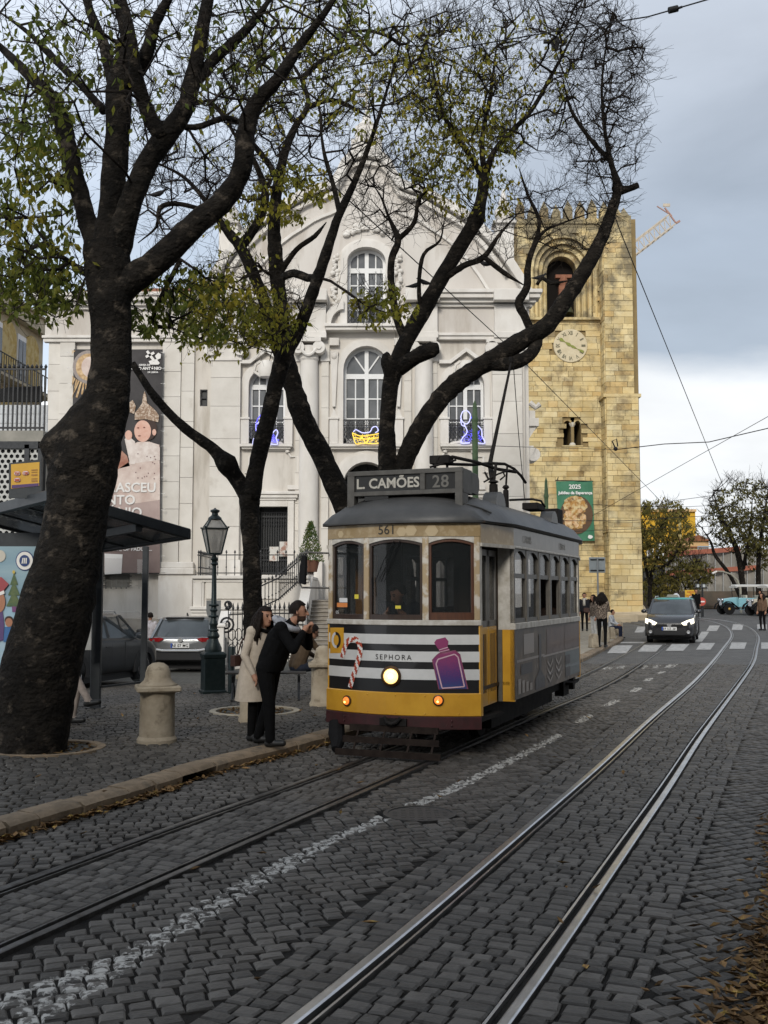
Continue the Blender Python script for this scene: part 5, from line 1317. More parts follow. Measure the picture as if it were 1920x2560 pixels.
figure('light_figure', 'purple lit outline of a kneeling figure on the left church balcony',
    [(m_led_b, [(664,1012),(657,1020),(655,1034),(645,1046),(641,1060),(640,1076),(648,1090)]), (m_led_w, [(664,1012),(672,1020),(672,1034),(655,1036)]), (m_led_w, [(648,1056),(640,1062),(641,1078),(650,1082)]),
     (m_led_w, [(632,1111),(634,1098),(641,1092),(646,1100),(640,1111),(632,1111)]), (m_led_w, [(680,1085),(690,1074),(695,1082),(690,1095),(694,1110),(676,1110)]), (m_led_b, [(655,1036),(668,1050),(660,1080),(672,1110)])],
    [(m_led_b, [(655,1036),(672,1034),(668,1080),(650,1088),(642,1066)]), (m_led_b, [(674,1108),(676,1090),(690,1092),(694,1108)])], YC-.35)
figure('light_figure', 'yellow lit outline of a manger with a blue child on the middle church balcony',
    [(m_led_y, [(881,1082),(884,1094),(890,1110),(905,1108),(930,1109),(950,1108)]), (m_led_y, [(881,1082),(900,1090),(925,1088),(948,1084)]), (m_led_y, [(884,1094),(920,1098),(948,1094)]), (m_led_w, [(884,1080),(890,1074),(905,1082),(925,1080),(930,1070),(940,1066),(946,1076),(938,1082)]), (m_led_y, [(905,1092),(915,1108),(925,1092)])],
    [(m_led_y, [(886,1092),(948,1090),(948,1108),(892,1108)])], YC-.37)
figure('light_figure', 'blue lit outline of a robed figure on the right church balcony',
    [(m_led_w, [(1156,1030),(1152,1042),(1156,1054),(1166,1060),(1174,1052),(1176,1036),(1166,1026),(1156,1030)]), (m_led_w, [(1160,1060),(1168,1080),(1156,1095),(1153,1108),(1175,1107)]), (m_led_w, [(1152,1048),(1154,1062),(1162,1066)]), (m_led_w, [(1190,1060),(1204,1075),(1205,1090),(1212,1108),(1185,1106)]), (m_led_b, [(1176,1040),(1188,1062),(1196,1085)])],
    [(m_led_b, [(1166,1078),(1200,1078),(1208,1106),(1155,1106)])], YC-.35)
# ------------------------------------------------------------------ banner on the wing
YBN = YW-.36
bx = lambda u, v=1150: P(u, v, YBN).x
bz = lambda v: P(960, v, YBN).z
m_bn = mat('banner_dark', (.035,.032,.033), .6, 0, (.06,.055,.055), 1.5); m_bn2 = mat('banner_mauve', (.16,.115,.105), .6, 0, (.22,.165,.15), 1.2); m_bw = mat('banner_white', (.72,.70,.67), .6)
m_skin_p = mat('print_skin', (.60,.33,.25), .6, 0, (.68,.45,.36), 3); m_gold_p = mat('print_gold', (.36,.22,.10), .6, 0, (.62,.45,.26), 8); m_robe = mat('print_robe', (.66,.56,.50), .6, 0, (.50,.38,.33), 2.2); m_hairp = mat('print_hair', (.05,.03,.025), .6)
ban_o = thing('church_banner', 'tall printed banner with a crowned child statue hung on the church wing', 'banner', (bx(290), YBN, bz(1435)))
def BN(name, mb, m, **k): return at_world(obj(name, mb, m, None, **k), ban_o)
def bflat(pts, d): # polygon of photo points, d = layers proud of the cloth
    return MB().prism([(P(u,v,YBN).x, P(u,v,YBN).z) for u,v in pts], YBN-.004*d-.003, YBN-.004*d)
b = MB(); n = 14
for j in range(n+1):
    z = lerp(bz(1435), bz(873), j/n)
    for i in range(9):
        x = lerp(bx(178), bx(402), i/8); b.v.append((x, YBN+.02+.012*math.sin(i*1.9+j*.3), z))
for j in range(n):
    for i in range(8): a = j*9+i; b.f.append((a,a+1,a+10,a+9))
BN('banner_cloth', b, m_bn, smooth=True)
BN('print_lower', bflat([(180,1432),(400,1432),(400,1110),(330,1180),(180,1200)], 1), m_bn2)
# sunburst disc top left
cxp, cyp = 216, 912; rr = random.Random(12); b = MB()
for k in range(44):
    an = R(k*8.2); r1_ = 44; r2_ = rr.uniform(70,105)
    q = [(cxp+r1_*math.cos(an-.05),cyp+r1_*math.sin(an-.05)),(cxp+r2_*math.cos(an-.03),cyp+r2_*math.sin(an-.03)),(cxp+r2_*math.cos(an+.03),cyp+r2_*math.sin(an+.03)),(cxp+r1_*math.cos(an+.05),cyp+r1_*math.sin(an+.05))]
    q = [(min(max(u,180),400),min(max(v,876),1040)) for u,v in q]
    try: b.add([(P(u,v,YBN).x, YBN-.012, P(u,v,YBN).z) for u,v in q], [(0,1,2,3)])
    except Exception: pass
BN('print_rays', b, m_gold_p)
def bdisc(u,v,ru,rv,d,n=22): return bflat([(u+ru*math.cos(2*math.pi*k/n), v+rv*math.sin(2*math.pi*k/n)) for k in range(n)], d)
BN('print_halo', bdisc(222,918,40,42,5), mat('print_grey_ring', (.35,.31,.29), .6, 0, (.22,.18,.16), 30)); BN('print_halo', bdisc(222,918,32,34,6), m_gold_p); BN('print_face', bdisc(226,918,22,26,7), m_robe)
BN('print_head', bdisc(186,1034,8,11,5), m_skin_p)
# the child statue
BN('print_robe', bflat([(282,1185),(300,1170),(330,1150),(334,1110),(345,1105),(372,1104),(398,1112),(400,1180),(400,1250),(330,1260),(280,1225)], 4), m_robe)
BN('print_robe', bflat([(282,1200),(340,1160),(400,1160),(400,1330),(282,1330)], 3), mat('print_robe_low', (.36,.27,.245), .6, 0, (.44,.34,.31), 1.6))
BN('print_drape', bflat([(284,1130),(300,1122),(318,1140),(325,1165),(284,1175)], 4), mat('print_red_drape', (.30,.12,.08), .6, 0, (.4,.22,.16), 4))
BN('print_sleeve', bflat([(312,1098),(322,1090),(338,1104),(338,1160),(326,1162),(318,1125)], 6), mat('print_tunic', (.70,.63,.58), .6, 0, (.58,.50,.45), 4)); BN('print_tunic', bflat([(338,1112),(356,1106),(380,1106),(400,1118),(400,1150),(338,1158)], 5), mat('print_tunic_low', (.70,.63,.58), .6, 0, (.56,.47,.42), 5))
BN('print_hand', bdisc(322,1088,9,12,7), m_skin_p); BN('print_hair', bdisc(366,1072,27,30,5), m_hairp); BN('print_face', bdisc(357,1078,21,27,6), m_skin_p); BN('print_ear', bdisc(386,1081,5,8,7), m_skin_p)
b = MB()
for u,v,ru,rv in ((346,1070,2.5,1.6),(361,1069,2.8,1.6),(349,1090,4.0,1.4)): b.add([(P(u+ru*math.cos(2*math.pi*k/8),v+rv*math.sin(2*math.pi*k/8),YBN).x, YBN-.036, P(u,v+rv*math.sin(2*math.pi*k/8),YBN).z) for k in range(8)], [tuple(range(8))])
BN('print_features', b, mat('print_brown', (.16,.05,.04), .6))
b = MB(); rr = random.Random(6)
b.add([], []); m_crown = mat('print_crown', (.26,.17,.11), .6, 0, (.55,.45,.36), 14, lo=.45, hi=.6)
BN('print_crown', bflat([(337,1050),(338,1032),(348,1020),(356,1008),(358,990),(362,978),(366,990),(368,1008),(380,1018),(392,1030),(398,1040),(396,1056),(366,1048)], 8), m_crown)
BN('print_ornament', bflat([(320,1010),(332,1000),(340,1015),(336,1035),(322,1030)], 6), m_crown)
b = MB()
for k in range(16):
    u, v = rr.uniform(340,398), rr.uniform(1115,1215)
    b.add([(P(u+1.8*math.cos(2*math.pi*q/5),v+1.8*math.sin(2*math.pi*q/5),YBN).x, YBN-.03, P(u,v+1.8*math.sin(2*math.pi*q/5),YBN).z) for q in range(5)], [tuple(range(5))])
BN('print_stars', b, mat('print_star', (.2,.12,.12), .6))
def blet(txt, u, v, px, al='LEFT', m_=None, bold=.012, sp=1.0):
    s_ = px*YBN/2590/.72; me = textmesh(txt, s_, m_ or m_bw, .002, al, sp, bold*s_/.6); p = P(u, v, YBN); mapmesh(me, lambda x,y,z: (p.x+x, YBN-.045+y, p.z+z)); at_world(link('lettering', me), ban_o)
blet('NASCEU', 391, 1230, 24, 'RIGHT'); blet('SANTO', 339, 1261, 24, 'RIGHT'); blet('ANTÓNIO', 356, 1292, 24, 'RIGHT'); blet('LISBON, OF PADUA ...', 381, 1377, 9, 'RIGHT', None, .016)
blet('SANTO ANTÓNIO', 404, 925, 7.5, 'RIGHT', None, .02, .95); blet('IGREJA DE', 376, 915, 4.5, 'RIGHT', None, .02); blet('DE LISBOA', 396, 933, 4, 'RIGHT', None, .02)
b = MB()
for p0_, p1_ in (((368,878),(386,903)),((365,893),(386,882))): b.bar((P(*p0_,YBN).x,YBN-.03,P(*p0_,YBN).z),(P(*p1_,YBN).x,YBN-.03,P(*p1_,YBN).z),.09,.01,(0,1,0))
BN('logo_cross', b, m_bw); BN('logo_book', bflat([(372,903),(392,898),(400,908),(396,912),(376,912)], 6), m_bw); BN('logo_flowers', bflat([(388,890),(396,882),(403,886),(402,896),(393,900)], 6), m_bw)
BN('white_panel', bflat([(262,1384),(307,1386),(304,1434),(262,1436)], 6), m_bw)
b = MB()
for k in range(15):
    for u in (178,402): p = P(u, lerp(880,1430,k/14), YBN); b.tube([p, p+Vector((.12 if u > 200 else -.12, .02, random.uniform(-.05,.05)))], .008, 4); b.ball(p+Vector((.12 if u > 200 else -.12,.02,0)), .02, 6, 4)
BN('lacing', b, m_bw)
# ================================================================== cathedral tower
YT2 = 62.0
tow = thing('cathedral_tower', 'honey coloured stone cathedral tower with battlements and a clock', 'tower', (P(1460,1500,YT2).x, YT2, gz(12,62)))
def TW(name, mb, m, **k): return at_world(obj(name, mb, m, None, **k), tow)
ux = lambda u, v, Y=YT2: P(u, v, Y).x
uz = lambda v, Y=YT2: P(960, v, Y).z
m_tw = mat('tower_core', (.30,.22,.105), .9, 0, (.22,.165,.085), 1.2, bump=.3, bscale=6)
def block_mat():
    m = mat('tower_stone', (.56,.425,.20), .85, 0, (.63,.525,.30), 1.3, bump=.5, bscale=7, island=.16, spots=((.19,.14,.08), .6, .53, .75))
    nt = m.node_tree; nd, lk = nt.nodes, nt.links; bs = nd['Principled BSDF']; base = bs.inputs['Base Color'].links[0].from_socket
    oi = nd.new('ShaderNodeObjectInfo'); ge = nd.new('ShaderNodeNewGeometry'); ad = nd.new('ShaderNodeMath'); ad.operation = 'ADD'
    lk.new(oi.outputs['Random'], ad.inputs[0]); lk.new(ge.outputs['Random Per Island'], ad.inputs[1])
    mu = nd.new('ShaderNodeMath'); mu.operation = 'MULTIPLY'; mu.inputs[1].default_value = 7.3; lk.new(ad.outputs[0], mu.inputs[0])
    fr = nd.new('ShaderNodeMath'); fr.operation = 'FRACT'; lk.new(mu.outputs[0], fr.inputs[0])
    cr_ = nd.new('ShaderNodeValToRGB'); cr_.color_ramp.interpolation = 'CONSTANT'
    for i, (p, c) in enumerate(((0,(1,1,1,1)),(.55,(1.08,1.08,1.12,1)),(.72,(.80,.66,.5,1)),(.82,(1.02,1.08,1.25,1)),(.93,(.62,.60,.62,1)))):
        e_ = cr_.color_ramp.elements[i] if i < 2 else cr_.color_ramp.elements.new(p)
        e_.position = p; e_.color = c
    lk.new(fr.outputs[0], cr_.inputs[0])
    x = nd.new('ShaderNodeMix'); x.data_type = 'RGBA'; x.blend_type = 'MULTIPLY'; x.inputs['Factor'].default_value = .55
    lk.new(base, x.inputs['A']); lk.new(cr_.outputs[0], x.inputs['B'])
    # lichen and soot under the battlements
    sp_ = nd.new('ShaderNodeSeparateXYZ'); lk.new(ge.outputs['Position'], sp_.inputs[0]); hz = nd.new('ShaderNodeMapRange'); hz.inputs['From Min'].default_value = 15; hz.inputs['From Max'].default_value = 25; hz.inputs['To Max'].default_value = .22; lk.new(sp_.outputs['Z'], hz.inputs['Value'])
    nz_ = nd.new('ShaderNodeTexNoise'); nz_.inputs['Scale'].default_value = .9; nz_.inputs['Detail'].default_value = 8; nz_.inputs['Roughness'].default_value = .7; lk.new(ge.outputs['Position'], nz_.inputs['Vector'])
    a2 = nd.new('ShaderNodeMath'); lk.new(hz.outputs[0], a2.inputs[0]); lk.new(nz_.outputs['Fac'], a2.inputs[1]); r2 = nd.new('ShaderNodeMapRange'); r2.inputs['From Min'].default_value = .56; r2.inputs['From Max'].default_value = .72; r2.inputs['To Max'].default_value = .8; lk.new(a2.outputs[0], r2.inputs['Value'])
    x2 = nd.new('ShaderNodeMix'); x2.data_type = 'RGBA'; x2.inputs['B'].default_value = (.13,.115,.085,1); lk.new(r2.outputs[0], x2.inputs['Factor']); lk.new(x.outputs['Result'], x2.inputs['A']); lk.new(x2.outputs['Result'], bs.inputs['Base Color']); return m
m_ts = block_mat()
X0, X1 = ux(1296,1000), ux(1597,1000); ZT = uz(548); ZG = .2
bel = (ux(1372,720), ux(1446,720), uz(798), uz(668)); bxm = (bel[0]+bel[1])/2
tw1 = (ux(1408,1080), ux(1428,1080), uz(1114), uz(1052)); tw2 = (ux(1435,1080), ux(1452,1080), uz(1114), uz(1052))
BR = ux(1496,720)-ux(1409,720)       # outer radius of the belfry arch
zsp = uz(668)
belo = (bxm-BR, bxm+BR, bel[2], zsp+BR)
b = wall_open(MB(), X0, ux(1512,1000), ZG, ZT, YT2, YT2+1.6, [belo, tw1, tw2])
a = arch_poly(bxm-BR, bxm+BR, zsp, zsp+BR, 16); b.prism(a[:9]+[(a[8][0],zsp+BR+.002),(a[0][0],zsp+BR+.002)], YT2+.002, YT2+1.6); b.prism([(a[8][0],zsp+BR+.002)]+a[8:]+[(a[-1][0],zsp+BR+.002)], YT2+.002, YT2+1.6); b.box((ux(1512,1000),YT2-.0,ZG),(X1,YT2+9,ZT)); b.box((X0,YT2+1.6,ZG),(ux(1512,1000)-.002,YT2+9,ZT)); TW('tower_body', b, m_tw)
unit_t = MB().cbox((0,0,0),(1,1,1)).mesh('stone_block', m_ts)
tb = []
def tblocks(x0f, x1f, z0, z1, y, skip, rr, ch=.31, bw=.62):
    z = z0; row = 0
    while z < z1-.05:
        h = min(ch*rr.uniform(.75,1.3), z1-z); x0, x1 = x0f(z+h/2), x1f(z+h/2); x = x0; first = True
        while x < x1-.02:
            w_ = bw*rr.uniform(.55,1.7)
            if first and row % 2: w_ *= .5
            first = False
            if x1-x-w_ < .22: w_ = x1-x
            xm, zm = x+w_/2, z+h/2
            if not skip(xm, zm, w_/2, h/2): tb.append((xm, y, zm, w_-.018, .14+rr.uniform(-.02,.02), h-.018))
            x += w_
        z += h; row += 1
rr = random.Random(21)
CKX, CKZ, CKR = ux(1425,866), uz(866), 43*YT2/2590
zsp = uz(668)
def sk(xm, zm, hw, hh):
    if math.hypot(xm-CKX, zm-CKZ) < CKR+.05: return True
    if abs(xm-bxm) < BR-.1 and uz(802) < zm < zsp: return True
    if zm >= zsp and math.hypot(xm-bxm, zm-zsp) < BR: return True
    for t_ in (tw1, tw2):
        if t_[0]-hw*.6 < xm < t_[1]+hw*.6 and t_[2] < zm < t_[3]+.1: return True
    return False
tblocks(lambda z: X0, lambda z: ux(1509,1000), ZG+.3, ZT, YT2, sk, rr)
# corner buttress, widening in steps
steps = [(1530,1330,1526,1604),(1330,985,1518,1597),(985,540,1511,1580)]
for v0, v1, ua, ub in steps:
    b = MB(); vm = (v0+v1)/2; yb = YT2-1.5+(.0 if v0 == 1530 else (.12 if v0 == 1330 else .3))
    b.box((P(ua,vm,yb).x+.0,yb,P(960,v0,yb).z),(P(ub,vm,yb).x,YT2+2.0,P(960,v1,yb).z)); TW('buttress', b, m_tw)
    tblocks(lambda z: P(ua,vm,yb).x-.02, lambda z: P(ub,vm,yb).x+.02, P(960,v0,yb).z, P(960,v1,yb).z, yb, lambda *a: False, rr, .33, .7)
b = MB(); yb = YT2-1.55; b.box((P(1511,985,yb).x-.05,yb,P(960,992,yb).z),(P(1603,985,yb).x,YT2,P(960,984,yb).z)); TW('string_course', b, m_ts)
# blocks on the buttress's left flank (dark weathered side, real geometry turned to the left)
tb.sort(key=lambda t: -t[3]*t[5])
for (x,y,z,w_,t_,h) in tb[:300]:
    o = bpy.data.objects.new('stone_block', unit_t); COL.objects.link(o); o.scale = (w_,t_,h); o.location = (x, y-t_/2+.02, z); at_world(o, tow)
b = MB()
for (x,y,z,w_,t_,h) in tb[300:]: b.cbox((x,y-t_/2+.02,z),(w_,t_,h))
stuff(TW('stone_blocks', b, m_ts)); print('tower blocks', len(tb))
b = MB(); rr2 = random.Random(9)
for v0, v1, ua, ub in steps:
    vm = (v0+v1)/2; yb = YT2-1.5+(.0 if v0 == 1530 else (.12 if v0 == 1330 else .3)); xl = P(ua,vm,yb).x; z = P(960,v0,yb).z; z1 = P(960,v1,yb).z
    while z < z1-.1:
        h = min(.33*rr2.uniform(.8,1.25), z1-z); s_ = rr2.uniform(.3,1.1)
        b.box((xl-.05-rr2.uniform(0,.03),yb+.0,z),(xl,yb+s_-.01,z+h-.016)); b.box((xl-.05-rr2.uniform(0,.03),yb+s_,z),(xl,YT2-.05,z+h-.016)); z += h
stuff(TW('flank_blocks', b, m_ts))
# merlons with pointed tops
nm = 9
for k in range(nm):
    xa = lerp(ux(1290,520), ux(1560,520), k/nm); wd = (ux(1560,520)-ux(1290,520))/nm*.68; z0 = ZT-.05; z1 = z0+rr.uniform(.35,.85)
    b = MB(); b.box((xa,YT2-.1,z0),(xa+wd,YT2+.5,z1)); b.add([(xa,YT2-.1,z1),(xa+wd,YT2-.1,z1),(xa+wd,YT2+.5,z1),(xa,YT2+.5,z1),(xa+wd/2,YT2+.2,z1+.62)], [(0,1,4),(1,2,4),(2,3,4),(3,0,4)]); TW('merlon', b, m_ts)
for k in range(10):
    ya = YT2+.9+k*.85; b = MB(); z0 = ZT-.05; z1 = z0+.62
    for xx in (X1-.75,):
        b.box((xx,ya,z0),(xx+.6,ya+.5,z1)); b.add([(xx,ya,z1),(xx+.6,ya,z1),(xx+.6,ya+.5,z1),(xx,ya+.5,z1),(xx+.3,ya+.25,z1+.6)], [(0,1,4),(1,2,4),(2,3,4),(3,0,4)])
    TW('merlon', b, m_ts)
b = MB(); b.box((X0,YT2-.22,ZT-.35),(ux(1560,545),YT2+.02,ZT-.1)); TW('string_course', b, m_ts)
# belfry: stepped arches, colonnettes, sill, bell
ri = (bel[1]-bel[0])/2
bf = None
for k in range(4):
    ra, rb = lerp(ri, BR, k/4), lerp(ri, BR, (k+1)/4)-.01; y0 = YT2-.16+(.9-.3*k)*.9
    n = 16; po = [(bxm+rb*math.cos(math.pi*i/n), zsp+rb*math.sin(math.pi*i/n)) for i in range(n+1)]; pi_ = [(bxm+ra*math.cos(math.pi*i/n), zsp+ra*math.sin(math.pi*i/n)) for i in range(n,-1,-1)]
    b = MB()
    for i in range(n): b.prism([po[i],po[i+1],pi_[n-i-1],pi_[n-i]], y0, YT2+1.6)
    o = TW('belfry_arch', b, m_ts)
    for s in (-1,1):
        xm = bxm+s*(ra+rb)/2; b = MB(); b.tube([(xm,y0+.1,bel[2]),(xm,y0+.1,zsp-.25)], (rb-ra)*.36, 10); b.lathe([((rb-ra)*.36,zsp-.3),((rb-ra)*.55,zsp-.05),((rb-ra)*.55,zsp)], 10, (xm,y0+.1,0)); b.box((xm-(rb-ra)/2,y0+.15,bel[2]),(xm+(rb-ra)/2,YT2+1.6,zsp)); obj('colonnette', b, m_ts, o, auto=40)
b = MB(); b.box((bxm-BR-.2,YT2-.4,uz(803)),(bxm+BR+.35,YT2+.3,uz(797))); TW('belfry_sill', b, m_ts)
b = MB(); b.box((bel[0]-.3,YT2+1.55,bel[2]-.3),(bel[1]+.3,YT2+1.58,zsp+ri+.3)); TW('belfry_dark', b, mat('belfry_dark', (.012,.010,.009), .9))
m_bell = mat('bell_bronze', (.10,.13,.09), .5, .6, (.07,.06,.04), 6); m_yoke = mat('bell_yoke', (.28,.13,.08), .8, 0, (.2,.09,.06), 5)
zb_ = uz(745); b = MB(); b.lathe([(.62,zb_-.75),(.55,zb_-.55),(.42,zb_-.25),(.36,zb_+.15),(.2,zb_+.35),(.02,zb_+.4)], 18, (bxm+.15,YT2+.9,0)); bl = TW('bell', b, m_bell, auto=40)
b = MB(); b.box((bxm-.15,YT2+.7,zb_+.35),(bxm+.45,YT2+1.1,zb_+1.0)); b.lathe([(.2,zb_+1.0),(.28,zb_+1.3),(.2,zb_+1.6)], 10, (bxm+.15,YT2+.9,0)); b.box((bxm-.35,YT2+.75,zb_+1.5),(bxm+.65,YT2+1.05,zb_+1.7)); obj('bell_yoke', b, m_yoke, bl)
# twin window with a colonnette
xm = (tw1[1]+tw2[0])/2; b = MB(); b.tube([(xm,YT2+.1,tw1[2]+.15),(xm,YT2+.1,tw1[3]-.35)], .09, 10); b.lathe([(.1,tw1[3]-.38),(.2,tw1[3]-.2),(.2,tw1[3]-.1)], 10, (xm,YT2+.1,0)); b.lathe([(.2,tw1[2]),(.2,tw1[2]+.1),(.1,tw1[2]+.2)], 10, (xm,YT2+.1,0)); cl_ = TW('twin_window', b, mat('colonnette_white', (.6,.56,.48), .8), auto=40)
b = MB(); b.box((xm-.12,YT2+.0,tw1[3]-.1),(xm+.12,YT2+.5,tw1[3]+.2)); b.box((tw1[0]-.1,YT2-.14,tw1[2]-.08),(tw2[1]+.1,YT2+.3,tw1[2])); 
for t_ in (tw1,tw2):
    a_ = arch_poly(t_[0],t_[1],t_[3]-.3,t_[3],8); b.prism(a_[:5]+[(a_[4][0],t_[3]+.01),(a_[0][0],t_[3]+.01)], YT2-.1, YT2+.5); b.prism([(a_[4][0],t_[3]+.01)]+a_[4:]+[(a_[-1][0],t_[3]+.01)], YT2-.1, YT2+.5)
obj('window_head', b, m_ts, cl_)
b = MB(); b.box((tw1[0]-.2,YT2+1.55,tw1[2]-.2),(tw2[1]+.2,YT2+1.58,tw1[3]+.2)); obj('window_dark', b, mat('slit_dark', (.03,.025,.02), .9), cl_)
# clock
m_clk = mat('clock_stone', (.62,.54,.38), .8, 0, (.54,.46,.31), 2.5); m_num = mat('clock_numeral', (.16,.15,.10), .7); m_hand = mat('clock_hand', (.22,.24,.06), .6, .2)
yk = YT2-.17
b = MB(); b.T = Matrix.Translation((CKX,yk,CKZ)) @ Matrix.Rotation(R(90),4,'X'); b.lathe([(CKR,-.18),(CKR,.0),(CKR*.97,.03),(.01,.03)], 40); ck = TW('clock_face', b, m_clk, auto=40)
for i, s in enumerate(('XII','I','II','III','IIII','V','VI','VII','VIII','IX','X','XI')):
    an = R(30*i); me = textmesh(s, .34, m_num, .004, 'CENTER', .85, .004); r_ = CKR*.74
    def fn(x,y,z, an=an, r_=r_):
        x *= .8; rr_ = r_+z-.1; return (CKX+rr_*math.sin(an)+x*math.cos(an), yk-.045+y, CKZ+rr_*math.cos(an)-x*math.sin(an))
    mapmesh(me, fn); link('numeral', me, ck)
for an, L_, w_ in ((R(-57),.75*CKR,.06),(R(117),.85*CKR,.045)):
    d = Vector((math.sin(an),0,math.cos(an))); n_ = Vector((d.z,0,-d.x)); o = Vector((CKX,yk-.06,CKZ)); b = MB(); pts = []
    for k in range(7): t_ = k/6; wv = w_*(1+.8*math.sin(t_*9)); pts.append((o+d*L_*t_, wv))
    for k in range(6): a, c = pts[k], pts[k+1]; b.quad(a[0]-n_*a[1], a[0]+n_*a[1], c[0]+n_*c[1], c[0]-n_*c[1])
    obj('clock_hand', b, m_hand, ck)
# foot of the tower: talus and low terrace wall
m_base = mat('tower_foot', (.46,.38,.27), .9, 0, (.36,.30,.21), 1.5, bump=.3, bscale=6)
b = MB(); xa, xb = P(1440,1500,YT2).x, P(1622,1500,60).x
b.prismx([(60.3,-.1),(60.1,.55),(60.9,1.0),(62.2,1.4),(63,1.4),(63,-.1)], xa, xb); b.box((xa-6,58.5,-.1),(xb-1.0,60.3,.62)); b.box((xa-6,57.6,-.1),(xb-1.6,58.5,.42)); TW('stepped_base', b, m_base, bev=.03)
b = MB(); b.box((X0-14,YT2+3,0),(X0,YT2+14,uz(640))); tag(obj('cathedral_wall', b, m_tw), 'plain cathedral wall between the church and the clock tower', 'wall')
# ------------------------------------------------------------------ green banner on the tower
YG = YT2-.42
ban2 = thing('jubilee_banner', 'green banner with a golden round picture hung on the cathedral tower', 'banner', (P(1437,1350,YG).x, YG, P(1437,1352,YG).z))
def B2(name, mb, m): return at_world(obj(name, mb, m, None), ban2)
m_g = mat('banner_green', (.045,.165,.095), .6, 0, (.065,.21,.125), 1.2); m_br = mat('picture_brown', (.13,.075,.04), .6, 0, (.09,.055,.035), 2); m_go = mat('picture_gold', (.42,.22,.06), .6, 0, (.62,.50,.28), 4, lo=.42, hi=.6, spots=((.14,.06,.02), 3.2, .5, .9))
b = MB(); n = 10
for j in range(n+1):
    for i in range(9):
        p = P(lerp(1390,1481,i/8)+(j/n)*lerp(8,6,i/8), lerp(1352,1203,1-j/n) if False else lerp(1203,1352,j/n), YG); b.v.append((p.x, YG+.03*math.sin(i*1.4+j*.25), p.z))
for j in range(n):
    for i in range(8): a = j*9+i; b.f.append((a,a+9,a+10,a+1))
B2('banner_cloth', b, m_g)
pg = lambda u, v: (P(u,v,YG).x, P(u,v,YG).z)
def dsk(u,v,ru,rv,d,wob=0,n=30,rr=random.Random(3)):
    return MB().prism([pg(u+ru*(1+rr.uniform(-wob,wob))*math.cos(2*math.pi*k/n), v+rv*(1+rr.uniform(-wob,wob))*math.sin(2*math.pi*k/n)) for k in range(n)], YG-.05-.006*d, YG-.045-.006*d)
B2('print_disc', dsk(1441,1287,41,48,0), m_br); B2('print_picture', dsk(1437,1264,30,24,2,.1), m_go); B2('print_picture', dsk(1436,1298,28,27,3,.14), m_go)
rr = random.Random(14); m_fig = mat('picture_figures', (.70,.55,.34), .6, 0, (.5,.25,.1), 6)
for k in range(16): B2('print_figure', dsk(1436+rr.uniform(-25,25), 1295+rr.uniform(-22,24), rr.uniform(3,6), rr.uniform(5,9), 5+k*.2, .25, 8), m_fig)
m_wt = mat('banner_text_white', (.72,.72,.70), .6)
for tx_, u, v, px in (('2025',1437,1222,11),('Jubileu da Esperança',1438,1235.5,7.4)):
    s_ = px*YG/2590/.72; me = textmesh(tx_, s_, m_wt, .004, 'CENTER', 1.0, .01); p = P(u,v,YG); mapmesh(me, lambda x,y,z: (p.x+x, YG-.06+y, p.z+z)); at_world(link('lettering', me), ban2)
B2('logo', dsk(1475,1342,6,5,2,.2,9), m_wt)
b = MB(); b.tube([P(1388,1201,YG), P(1483,1203,YG)], .03, 6); b.tube([P(1392,1201,YG), P(1396,1192,YT2-.1)], .02, 5); b.tube([P(1478,1203,YG), P(1476,1194,YT2-.1)], .02, 5); B2('hanging_rod', b, black_iron)
# ================================================================== street furniture on the left
m_bol = mat('bollard_limestone', (.36,.31,.235), .8, 0, (.27,.225,.165), 5, bump=.4, bscale=22, spots=((.12,.095,.065), 4.5, .54, .75))
def bollard_mesh(h=.95, r=.205):
    b = MB(); b.lathe([(r*1.12,0),(r*1.12,h*.055),(r*1.06,h*.075),(r*1.0,h*.09),(r*.96,h*.60)], 28); b.lathe([(r*.96,h*.60),(r*1.0,h*.63),(r*1.22,h*.65),(r*1.22,h*.72)], 28)
    return b
def bollard(x, y, h, r, label, rz=0, group='domed stone bollards on the pavement'):
    t = thing('stone_bollard', label, 'bollard', (x, y, pz(x,y)-.01), rz, group)
    b = MB(); b.lathe([(r*1.13,-.03),(r*1.13,h*.05),(r*1.05,h*.075),(r*1.0,h*.09),(r*.97,h*.60),(r*1.02,h*.625),(r*1.2,h*.645)], 28); obj('shaft', b, m_bol, t, auto=35)
    b = MB(); q = r*1.22; b.box((-q,-q,h*.645),(q,q,h*.715)); obj('cap_slab', b, m_bol, t, bev=.015)
    b = MB(); b.lathe([(r*1.15,h*.715),(r*1.0,h*.735),(r*.80,h*.775),(r*.72,h*.82),(r*.70,h*.88),(r*.58,h*.95),(r*.33,h*.99),(.01,h)], 28); obj('dome', b, m_bol, t, smooth=True)
p = G(392,1857,.1); bollard(p.x, p.y, .93, .205, 'domed stone bollard standing alone near the leaning tree trunk', .3)
p = G(808,1765,.1); bollard(p.x, p.y, .93, .19, 'domed stone bollard beside the front of the tram', .1)
p = G(621,1805,.1); bollard(p.x+.03, p.y, .9, .15, 'stone bollard half hidden behind the woman in the pale coat', 0)
